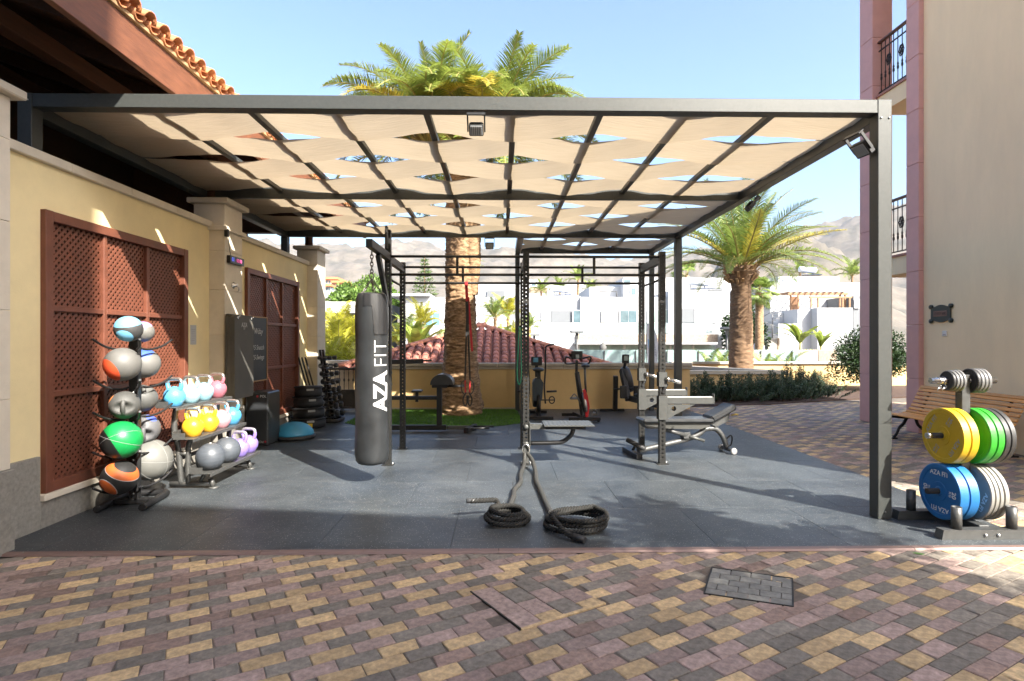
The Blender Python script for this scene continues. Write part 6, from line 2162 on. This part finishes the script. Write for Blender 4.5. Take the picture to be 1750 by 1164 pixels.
# norfolk pine
Yp = 62
np_ = thing('norfolk_pine', 'slender conical pine standing above the white houses left of the trunk', 'tree', (sx(726, Yp), Yp, sz(506, Yp)))
m = MB(); m.tube([(0, 0, -2), (0, 0, 4.2)], [.14, .03], 8); m.build('trunk', bark2, np_)
def SP(rg):
    q = rg.random() ** .7; z = -.6 + 4.9 * (1 - q); k = round(z / .42) * .42
    a = round(rg.uniform(0, 6.283) / .785) * .785 + rg.gauss(0, .12)
    r = (1.5 * q + .08) * rg.random() ** .5
    return (r * math.cos(a), r * math.sin(a), k + .12 * r + rg.gauss(0, .05)), (math.cos(a), math.sin(a), .3)
leaves(1900, SP, .28, 5, .3).build('foliage', leaf_m('pine_leaf', (.10, .15, .045), .2), np_, fix=False)
fan_palm('fan palm with dropping leaf crown just right of the dark date palm trunk', sx(1301, 26), 26, sz(500, 26), 0, .72, 54, .2)
fan_palm('small fan palm behind the rear pergola post', sx(1176, 44), 44, sz(470, 44), 0, 1.1, 34)
for k, (u, v, Y, s) in enumerate(((988, 478, 60, 1.0), (925, 498, 58, .9), (957, 494, 56, .8), (1008, 497, 58, .8), (1372, 466, 64, 1.1), (1463, 470, 62, 1.2), (1395, 470, 66, .8), (808, 455, 90, 1.3), (905, 560, 34, .6))):
    feather_palm(['palm with bright crown above the white villa roof between the bars', 'leftmost bushy palm on the white villa roof line', 'bushy palm on the villa roof line beside the water heater', 'spreading palm right of the bright-crowned palm', 'small palm on the skyline above the right villa', 'bright palm beside the pink pillar above the right villa', 'tiny palm next to the roof heater of the right villa', 'far palm standing behind the big trunk', 'garden palm in front of the white villa at its left end'][k], sx(u, Y), Y, 1.6, sz(v, Y) - 1.6, s, SM, (('up', 6, .2), ('mid', 8, .5), ('low', 7, .1)), .12, 'skyline palms above the villas', 'skyline_palm')
for k, (u, Y) in enumerate(((1215, 21), (1237, 20.5), (1318, 20.6), (1345, 21.5))):
    feather_palm(['leftmost cycad in front of the glass fence', 'cycad just left of the dark date palm trunk', 'cycad just right of the dark date palm trunk', 'rightmost cycad in front of the glass fence'][k], sx(u, Y), Y, .25, .0, .62, SM, (('up', 4, .2), ('mid', 8, .5), ('low', 8, .1)), .1, 'cycads round the date palm', 'cycad')
bush('dark green tall hedge tree between the two palm trunks', sx(1289, 30), 30, .0, .75, .7, 2.0, 3000, .2, MATS['ficus_leaf'], 15, name='hedge_tree', cat='tree', nc=18)
bush('yellowish bush at the foot of the fan palm trunk', sx(1291, 27.5), 27.5, .2, .4, .4, .75, 900, .14, ban_m, 16, nc=9)
bush('dark climber hedge at the right end of the white villa', sx(1250, 36), 36, .2, .5, .5, 1.7, 1500, .2, MATS['ficus_leaf'], 17, name='hedge_tree', cat='tree', nc=12)

# ================================================================== POOL HOUSE ROOF
ph = thing('pool_house', 'low pool house with hipped terracotta tile roof behind the boundary wall', 'building', (-.62, 14.4, 0))
EZ, AZ_ = .80, 1.93
EW = 3.5
AP = Vector((0, 3.3, AZ_))
c0, c1, c2, c3 = Vector((-EW, 0, EZ)), Vector((EW, 0, EZ)), Vector((EW, 6.6, EZ)), Vector((-EW, 6.6, EZ))
m = MB(); m.bb(-EW + .3, EW - .3, .3, 6.3, 0, EZ - .02); m.build('wall', ochre, ph)
m = MB()
for a, b in ((c0, c1), (c1, c2), (c2, c3), (c3, c0)):
    m.add([a, b, AP], [(0, 1, 2)])
m.build('roof_deck', mat('roof_underlay', (.30, .13, .10), .9, vs=8), ph)
terra_p = mat('terracotta_pink', (.36, .14, .10), .8, var=.22, vs=9, bump=.2, bs=60, rnd=.16)
tl = barrel(.098, .082, .36)
tl.materials.clear(); tl.materials.append(terra_p)
nrm_f = (c1 - c0).cross(AP - c0).normalized()
updir = (AP - Vector((0, 0, EZ))).normalized()
SLn = (AP - Vector((0, 0, EZ))).length
ncol = 29
for i in range(ncol):
    x = -EW + .1 + (2 * EW - .2) * (i + .5) / ncol
    lim = SLn * (1 - abs(x) / EW)
    s = -.05
    while s < lim - .12:
        p = Vector((x, 0, EZ)) + updir * s + nrm_f * .02
        mt = Matrix((updir, Vector((1, 0, 0)) * -1, nrm_f)).transposed().to_4x4()
        mt.translation = p + nrm_f * (.012)
        o = put('roof_tile', tl, ph); o.matrix_local = mt @ Matrix.Rotation(random.gauss(0, .02), 4, 'Z')
        s += .30
# the two side slopes are seen edge on: a corrugated sheet each
for a, b in ((c1, c2), (c3, c0)):
    m = MB(); v, f = [], []
    N = 160
    for k in range(N + 1):
        q = k / N
        p = a.lerp(b, q); h = .05 * math.cos(q * N * .55)
        top = a.lerp(b, q).lerp(AP, 0)
        lim = 1 - abs(2 * q - 1)
        mid = (a + b) / 2
        v += [tuple(p + Vector((0, 0, .05 + h))), tuple(p + (AP - mid) * lim + Vector((0, 0, .05 + h)))]
        if k: f.append((2 * k - 2, 2 * k, 2 * k + 1, 2 * k - 1))
    m.add(v, f, 0, True); m.build('side_tiles', terra_p, ph, kind='stuff')
hip = barrel(.10, .09, .42); hip.materials.clear(); hip.materials.append(mat('terracotta_hip', (.50, .21, .13), .8, var=.2, vs=9, rnd=.12))
for a in (c0, c1):
    d = (AP - a); L = d.length; d.normalize()
    k = 0
    while k * .36 < L - .1:
        p = a + d * (k * .36)
        y = Vector((0, 0, 1)).cross(d).normalized(); z = d.cross(y)
        mt = Matrix((d, y, z)).transposed().to_4x4(); mt.translation = p + Vector((0, 0, .075))
        o = put('ridge_tile', hip, ph); o.matrix_local = mt
        k += 1

# ================================================================== WHITE VILLAS
white = mat('white_render', (.44, .445, .45), .9, var=.02, vs=2)
lgrey = mat('pale_grey_panel', (.15, .16, .17), .7, var=.05, vs=2)
stone_b = mat('beige_stone_cladding', (.33, .25, .18), .9, var=.3, vs=9, bump=.5, bs=12)
stone_g = mat('grey_stone_planter', (.30, .28, .25), .9, var=.25, vs=6)
wglass = mat('window_glass_dark', (.10, .15, .17), .08, var=.3, vs=1.5, coat=.5)
gglass = mat('window_glass_green', (.28, .36, .33), .1, var=.25, vs=1.5, coat=.4)
frost = glass('frosted_glass', (.34, .46, .45), .3, .6)
frame_w = mat('window_frame_white', (.7, .7, .7), .5)
teak = mat('pergola_teak', (.28, .15, .075), .6, var=.2, vs=4)
def vp(t, name, mm, u0, u1, v0, v1, Y, d, ch=0, par=None):
    """box whose front face at distance Y spans image columns u0-u1 and rows v0-v1; d = depth away from the camera"""
    m = MB(); L = t.location
    m.bb(sx(u0, Y) - L.x, sx(u1, Y) - L.x, Y - L.y, Y + d - L.y, sz(v1, Y) - L.z, sz(v0, Y) - L.z, ch)
    return m.build(name, mm, par or t)
def win(t, u0, u1, v0, v1, Y, mm=None, fr=1.0, split=1):
    w = vp(t, 'window', frame_w, u0 - fr, u1 + fr, v0 - fr, v1 + fr, Y - .07, .068)
    for k in range(split):
        a = u0 + (u1 - u0) * k / split; b = u0 + (u1 - u0) * (k + 1) / split
        m = MB(); L = t.location
        m.bb(sx(a + .3, Y) - L.x, sx(b - .3, Y) - L.x, Y - .085 - L.y, Y - .072 - L.y, sz(v1, Y) - L.z, sz(v0, Y) - L.z)
        m.build('pane', mm or wglass, w)
    return w
YA = 38
va = thing('white_villa', 'wide white modern villa with grey window band and stone terrace front behind the bikes', 'building', (sx(1060, YA), YA, 0))
vp(va, 'lower_wall', white, 893, 1262, 571, 620, YA - 1.2, 9)
vp(va, 'upper_wall', white, 900, 992, 506, 571, YA + .6, 8)
vp(va, 'upper_wall', white, 992.3, 1143.7, 507.5, 571, YA + .3, 8)
vp(va, 'upper_wall', white, 1144, 1245, 497, 571, YA, 8)
vp(va, 'roof_block', white, 1066, 1200, 474, 507.3, YA + 4, 6)
vp(va, 'roof_block', white, 1008, 1065.5, 490, 507.3, YA + 5, 6)
vp(va, 'terrace_parapet', white, 893, 990, 551.5, 572, YA - 1.1, .3)
vp(va, 'shutter_panel', white, 925, 941, 532, 551, YA + .52, .075)
vp(va, 'shutter_panel', lgrey, 942, 978, 531, 551, YA + .52, .075)
win(va, 979.5, 992, 531, 551.5, YA + .42, wglass)
vp(va, 'stone_panel', stone_g, 1028, 1056, 531, 551.5, YA + .2, .09)
win(va, 1060, 1089, 531, 551.5, YA + .28, wglass, split=2)
win(va, 1108, 1143, 530, 551, YA + .28, gglass, split=2)
vp(va, 'shutter_panel', lgrey, 1167, 1188, 527, 551, YA - .06, .055)
vp(va, 'shutter_panel', white, 1189, 1228, 527, 552, YA - .10, .09)
win(va, 1066, 1078, 478, 484, YA + 3.98, wglass); win(va, 1079, 1087, 492, 504, YA + 3.98, wglass)
for k in range(5):
    vp(va, 'glass_balustrade', frost, 990 + k * 46, 990 + (k + 1) * 46 - .6, 552.5, 569.5, YA - 1.15, .04)
vp(va, 'stone_band', stone_b, 985, 1229, 571.2, 584.5, YA - 1.35, .14)
vp(va, 'canopy', white, 985, 1229, 585, 588.5, YA - 2.4, 1.18)
for k in range(6):
    win(va, 990 + k * 39.5, 990 + k * 39.5 + 36, 590, 606, YA - 1.2, gglass)
m = MB()
L = va.location
for u0, u1, v in ((1026, 1054, 497),):
    x0, x1 = sx(u0, YA + 2) - L.x, sx(u1, YA + 2) - L.x
    z0, z1 = sz(507, YA + 2), sz(498, YA + 2)
    for x in (x0, (x0 + x1) / 2 - .6, (x0 + x1) / 2 + .6, x1): m.cyl((x, 2, z0), (x, 2, z1), .03, n=6)
    m.cyl((x0, 2, z1), (x1, 2, z1), .03, n=6)
m.build('roof_rail', mat('rail_dark_metal', (.05, .05, .05), .5), va)
def heater(label, u, v, Y, s=1.0):
    t = thing('solar_water_heater', label, 'water heater', (sx(u, Y), Y, sz(v, Y)), 0, 'solar water heaters on the roofs')
    m = MB(); m.tube([(-.75 * s, 0, .55 * s), (-.7 * s, 0, .55 * s), (.7 * s, 0, .45 * s), (.75 * s, 0, .45 * s)], [.2 * s, .27 * s, .27 * s, .2 * s], 16); m.build('tank', mat('tank_white', (.72, .74, .76), .3), t)
    m = MB(); m.beam((-.5 * s, -.1, .0), (.9 * s, -.5, .0), 1.0 * s, .06, .01); m.build('collector', mat('collector_blue', (.05, .07, .12), .2), t)
    m = MB(); m.bb(-.5 * s, -.44 * s, -.05, .05, 0, .3 * s); m.bb(.44 * s, .5 * s, -.05, .05, 0, .22 * s); m.build('stand', lgrey, t)
heater('white solar water heater on the left villa roof behind the bars', 957, 505, YA + 3, .9)
heater('big white solar water heater on the villa roof right of the rear post', 1194, 494, YA + 3, 1.1)
heater('small white roof heater above the right villa', 1385, 470, 50, 1.0)
YB_ = 34
vb = thing('white_villa', 'white villa with wooden pergola and spiral stair on the right', 'building', (sx(1400, YB_), YB_, 0))
vp(vb, 'rear_wall', white, 1320, 1500, 482, 620, YB_ + 5, 7)
vp(vb, 'roof_block', white, 1334, 1440, 471.5, 482, YB_ + 6, 5)
vp(vb, 'side_wall', white, 1312, 1330, 490, 620, YB_ + 6, 3)
vp(vb, 'front_wall', white, 1402, 1464, 525.5, 620, YB_ + .5, 4)
vp(vb, 'front_wall', white, 1368, 1401.5, 528, 620, YB_ + 1.2, 3.5)
vp(vb, 'front_wall', white, 1334, 1367.5, 553, 620, YB_ + .6, 4)
vp(vb, 'stair_wall', white, 1334, 1355, 534, 553, YB_ + 3.0, 1.5)
win(vb, 1345, 1366, 475, 480, YB_ + 5.95, gglass)
vp(vb, 'wall', lgrey, 1465, 1500, 505, 620, YB_ + 2.0, 3)
win(vb, 1468, 1476, 512, 525, YB_ + 1.95, gglass)
# timber pergola
for u in (1355, 1368, 1441, 1450):
    vp(vb, 'pergola_post', teak, u, u + 2.6, 503.4, 526 if u > 1400 else 552, YB_ + (2.6 if u > 1400 else 3.4), .10)
vp(vb, 'pergola_beam', teak, 1351, 1456, 499.5, 503.2, YB_ + 2.4, .14)
vp(vb, 'pergola_beam', teak, 1389, 1463, 505.5, 508.6, YB_ + 1.6, .12)
for u in (1391, 1403, 1446, 1458):
    vp(vb, 'pergola_post', teak, u, u + 2.2, 508.7, 525.4, YB_ + 1.6, .10)
for k in range(9):
    vp(vb, 'pergola_slat', teak, 1356 + k * 1.3, 1356.7 + k * 1.3, 506, 553, YB_ + 3.2, .06)
for k in range(10):
    vp(vb, 'pergola_rafter', teak, 1353 + k * 10.5, 1354.6 + k * 10.5, 497.6, 499.3, YB_ + 2.2, 2.6)
# spiral stair
m = MB(); L = vb.location
cx, cy = sx(1324, YB_) - L.x, .0
for k in range(16):
    a = k * .42; z = sz(578, YB_) + k * .105
    m.add([(cx, cy, z), (cx + .55 * math.cos(a), cy + .55 * math.sin(a), z), (cx + .55 * math.cos(a + .4), cy + .55 * math.sin(a + .4), z), (cx, cy, z + .03), (cx + .55 * math.cos(a), cy + .55 * math.sin(a), z + .03), (cx + .55 * math.cos(a + .4), cy + .55 * math.sin(a + .4), z + .03)], [(0, 2, 1), (3, 4, 5), (0, 1, 4, 3), (1, 2, 5, 4), (2, 0, 3, 5)])
m.tube([(cx + .55 * math.cos(k * .42), cy + .55 * math.sin(k * .42), sz(578, YB_) + k * .105 + .5) for k in range(16)], .02, 5)
m.cyl((cx, cy, sz(580, YB_)), (cx, cy, sz(536, YB_)), .04, n=8)
m.build('spiral_stair', mat('stair_steel', (.2, .2, .2), .5, metal=.5), vb)
pls = thing('stone_planter', 'grey and beige stone planter under the banana plants', 'planter', (sx(1395, 29), 29, 0))
vp(pls, 'box_front', stone_g, 1368, 1404, 598.5, 630, 29, 1.2, .02)
vp(pls, 'box_front', stone_b, 1404.5, 1436, 598.5, 630, 29, 1.2, .02)
vp(pls, 'rear_box', stone_g, 1315, 1332, 578, 605, 30.5, 1.2, .02)
vp(pls, 'rear_box', stone_b, 1332.5, 1337, 578, 605, 30.5, 1.2, .02)
YC = 44
vc = thing('white_villa', 'plain white villa behind the big palm trunk with blue-tinted window', 'building', (sx(760, YC), YC, 0))
vp(vc, 'wall', white, 690, 845, 508, 625, YC, 8)
vp(vc, 'wall', white, 735, 800, 556, 625, YC - 2, 1.9)
vp(vc, 'roof_slab', white, 664, 735, 502, 506, YC - .5, 6)
win(vc, 716, 752, 535, 557, YC - .02, mat('window_glass_blue', (.12, .24, .30), .08, coat=.5), split=3)
vd = thing('white_villa', 'white flat-roofed house on the slope right of the big trunk', 'building', (sx(850, 60), 60, 0))
vp(vd, 'wall', white, 806, 884, 486, 600, 60, 8); vp(vd, 'roof_block', lgrey, 832, 862, 497, 525, 59.8, .19)
vp(vd, 'wall', white, 884.3, 935, 478, 600, 64, 8); win(vd, 908, 916, 484, 489, 63.95); win(vd, 918, 924, 484, 489, 63.95)
vp(vd, 'wall', white, 935.4, 1010, 482, 600, 66, 6); vp(vd, 'stone_wall', stone_b, 905, 935, 492, 500, 60, .5)
ve = thing('white_house', 'long low white house with grey terrace front beyond the gate', 'building', (sx(585, 42), 42, 0))
vp(ve, 'wall', white, 556, 655, 516, 535, 42, 7); vp(ve, 'lower_wall', lgrey, 556, 655, 535.3, 625, 42.4, 6); vp(ve, 'window', wglass, 594, 610, 545, 562, 42.3, .09)
vf = thing('white_house', 'white house block behind the water heater right of the rear post', 'building', (sx(1220, 52), 52, 0))
vp(vf, 'wall', white, 1165, 1262, 474, 620, 52, 7); vp(vf, 'recess', lgrey, 1214, 1238, 491, 496, 51.9, .09)
for k, (u0, u1, v0, v1, Y) in enumerate(((556, 577, 474, 490, 95), (568, 586, 480, 492, 90), (556, 566, 486, 497, 84))):
    t = thing('hillside_house', ['upper left pinkish house among the trees on the left slope', 'pinkish house right of the others on the left slope', 'lowest small white house on the left slope'][k], 'building', (sx(u0, Y), Y, sz(v1, Y)), 0, 'small houses on the left slope')
    vp(t, 'wall', mat('pale_pink_render', (.60, .42, .34), .9) if k < 2 else white, u0, u1, v0 + 4, v1 + 12, Y, 8)
    vp(t, 'roof', terra, u0 - 1, u1 + 1, v0, v0 + 3.8, Y - .5, 9)
    for q in range(3):
        vp(t, 'window', wglass, u0 + 3 + q * 5, u0 + 5.5 + q * 5, v0 + 7, v0 + 11, Y - .05, .045)

# glass fence with dark posts
gf = thing('glass_fence', 'frosted glass pool fence with dark posts in front of the white villa', 'fence', (sx(1140, 24), 24, 0))
for k in range(9):
    u0, u1 = 925 + k * 54.2, 925 + (k + 1) * 54.2
    if u1 > 1372: u1 = 1369
    vp(gf, 'glass_panel', frost, u0 + .8, u1 - .4, 598, 622, 24, .03)
    vp(gf, 'post', mat('fence_post_dark', (.06, .06, .06), .5), u0 - .7, u0 + .7, 598 if k in (0,) else 600, 624, 23.95, .06)
    if u1 >= 1369: break
def lamp(label, u, v, Y):
    t = thing('garden_lamp', label, 'lamp post', (sx(u, Y), Y, 0), 0, 'square-headed garden lamps')
    zt = sz(v, Y)
    m = MB(); m.cyl((0, 0, 0), (0, 0, zt), .055, n=10); m.build('pole', MATS['fence_post_dark'], t)
    m = MB(); m.bb(-.28, .28, -.2, .2, zt, zt + .12, .02); m.build('head', lgrey, t)
    m = MB(); m.bb(-.06, .06, -.06, .06, zt - .25, zt - .001, .01); m.build('neck', MATS['fence_post_dark'], t)
lamp('tall garden lamp in front of the villa behind the spin bike', 986, 569, 25)
lamp('garden lamp seen beside the middle upright', 913, 574, 29)
lamp('garden lamp left of the dark date palm trunk', 1245, 563, 27)
ums = thing('closed_parasol', 'closed dark grey parasol on the pool terrace between the bikes', 'parasol', (sx(1031, 30), 30, 0))
m = MB(); m.lathe([(.02, sz(604, 30)), (.16, sz(600, 30)), (.2, sz(594, 30)), (.12, sz(588, 30)), (.01, sz(585, 30))], 10); m.build('folded_canopy', mat('parasol_grey', (.10, .10, .095), .8), ums)
m = MB(); m.cyl((0, 0, 0), (0, 0, sz(600, 30)), .03, n=8); m.build('pole', MATS['fence_post_dark'], ums)
ums = thing('closed_parasol', 'closed white parasol beside the fan palm trunk', 'parasol', (sx(1300, 27), 27, 0))
m = MB(); m.lathe([(.05, .6), (.3, .7), (.25, 1.3), (.06, sz(579, 27))], 10); m.build('folded_canopy', mat('parasol_white', (.6, .6, .6), .8), ums)
m = MB(); m.cyl((0, 0, 0), (0, 0, .7), .03, n=8); m.build('pole', MATS['fence_post_dark'], ums)
# feather flag
fg = thing('feather_flag', 'white feather-shaped flag with blue stripe between the right uprights', 'flag', (sx(1107, 17), 17, 0))
Yg = 17
pts = [(1108, 622), (1106.5, 600), (1106, 575), (1107, 552), (1113, 555), (1119, 562), (1124, 574), (1126, 588), (1125, 622)]
pts = [(sx(u, Yg) - sx(1107, Yg), sz(v, Yg)) for u, v in pts]
m = MB(); m.prism(pts, 'y', -.006, .006); m.build('cloth', mat('flag_white', (.62, .63, .66), .8, transl=.2), fg)
m = MB(); m.prism([(sx(1108, Yg) - sx(1107, Yg), sz(580, Yg)), (sx(1110, Yg) - sx(1107, Yg), sz(580, Yg)), (sx(1115, Yg) - sx(1107, Yg), sz(622, Yg)), (sx(1112, Yg) - sx(1107, Yg), sz(622, Yg))], 'y', -.009, -.0062); m.build('stripe', mat('flag_blue', (.18, .38, .62), .8), fg)
worn_print('lettering', 15, .75, .06, mat('flag_ink', (.10, .11, .2), .8), fg, frame_mtx((.2, -.0075, 1.42), (.18, 0, -1), (1, 0, .18)), 7)
m = MB(); m.tube([(-.02, 0, 0), (-.03, 0, sz(590, Yg)), (-.01, 0, sz(551, Yg))], .012, 6); m.build('pole', MATS['fence_post_dark'], fg)

# ================================================================== MOUNTAINS AND HAZE
def ridge(az):
    """target elevation (tan) of the skyline per azimuth in degrees"""
    tab = [(-70, .19), (-40, .17), (-17, .160), (-12, .168), (-8, .176), (-3, .166), (3, .176), (8, .165), (13, .150), (18, .150), (24, .168), (30, .19), (36, .20), (50, .22), (75, .2)]
    for (a, x), (b, y) in zip(tab, tab[1:]):
        if az <= b: return x + (y - x) * (az - a) / (b - a)
    return .2
m = MB()
NA, NR = 440, 90
v, f = [], []
for j in range(NR + 1):
    r = 420 + (3400 - 420) * (j / NR) ** 1.15
    for i in range(NA + 1):
        az = -62 + 124 * i / NA
        x, y = r * math.sin(R(az)), r * math.cos(R(az))
        q = noise.ridged_multi_fractal(Vector((x / 750, y / 750, 3.1)), .9, 2.1, 7, 1.0, 2.0)
        q2 = noise.fractal(Vector((x / 170, y / 170, 1.7)), .8, 2.2, 6)
        s = max(0, min(1, (r - 800) / 2100)); s = s * s * (3 - 2 * s)
        h = 2950 * ridge(az) * s * (.84 + .10 * (q - 1)) + 16 * q2 * s * 2.2
        hill = math.exp(-((az - 27) / 9) ** 2) * math.exp(-((r - 1000) / 260) ** 2) * 140 + math.exp(-((az - 6) / 6) ** 2) * math.exp(-((r - 900) / 200) ** 2) * 55
        h += hill * (1 + .35 * q2) + 10 * max(0, min(1, (r - 420) / 300)) * (1 + q2)
        v.append((x, y, h - 6))
for j in range(NR):
    for i in range(NA):
        a = j * (NA + 1) + i
        f.append((a, a + 1, a + NA + 2, a + NA + 1))
m.add(v, f, 0, True)
mt_m = mat('mountain_scrub', (.055, .052, .038), .95, col2=(.17, .14, .11), vs=.012, bump=1.0, bs=.03)
mt_m.node_tree.nodes['Bump'].inputs['Distance'].default_value = 30
m.build('mountains', mt_m, fix=False, kind='structure')
hz = MB(); hz.bb(-3300, 3300, -60, 3700, -12, max(q[2] for q in v) + 10)
hm_ = bpy.data.materials.new('haze_air'); hm_.use_nodes = True
nt_ = hm_.node_tree; nt_.nodes.clear()
ou = nt_.nodes.new('ShaderNodeOutputMaterial'); pv = nt_.nodes.new('ShaderNodeVolumePrincipled')
pv.inputs['Color'].default_value = (.72, .84, 1, 1); pv.inputs['Density'].default_value = .00006; pv.inputs['Anisotropy'].default_value = .1
nt_.links.new(pv.outputs[0], ou.inputs['Volume'])
hm_.cycles.volume_sampling = 'DISTANCE'
hz.build('haze', hm_, kind='stuff')

# tree behind the viewpoint whose crown dapples the forecourt
t = thing('shade_tree', 'leafy tree behind the viewpoint shading the paving', 'tree', (6.3, -2.4, 0))
rg = random.Random(61); cl = []
gp = [(1.15, 4.35), (1.5, 4.65), (1.85, 4.45), (1.3, 4.95), (2.35, 4.3), (2.75, 4.2), (1.7, 4.3)]
gx = .3
while gx < 4.8:
    gy = 1.2
    while gy < 4.05:
        if not (gx > 2.75 and gy > 3.45): gp.append((gx, gy))
        gy += .48
    gx += .48
for x, y in gp:
    z = rg.uniform(4.7, 5.9)
    cl.append(((x + rg.gauss(0, .1) + .763 * z - 6.3, y + rg.gauss(0, .1) - .918 * z + 2.4, z), (.40, .36, .34)))
leaves(20000, clump_sampler(cl), .15, 3, .5).build('crown', far_g, t, fix=False)
m = MB(); m.tube([(0, 0, 0), (.1, 0, 2), (0, .1, 4), (0, 0, 5.3)], [.2, .16, .12, .05], 10)
for q in range(24):
    c = cl[(q * 3) % len(cl)][0]; m.tube([(0, .05, 3.5), (c[0] * .5, c[1] * .5, (3.5 + c[2]) / 2 + .2), c], [.06, .04, .012], 6)
m.build('trunk', bark2, t)
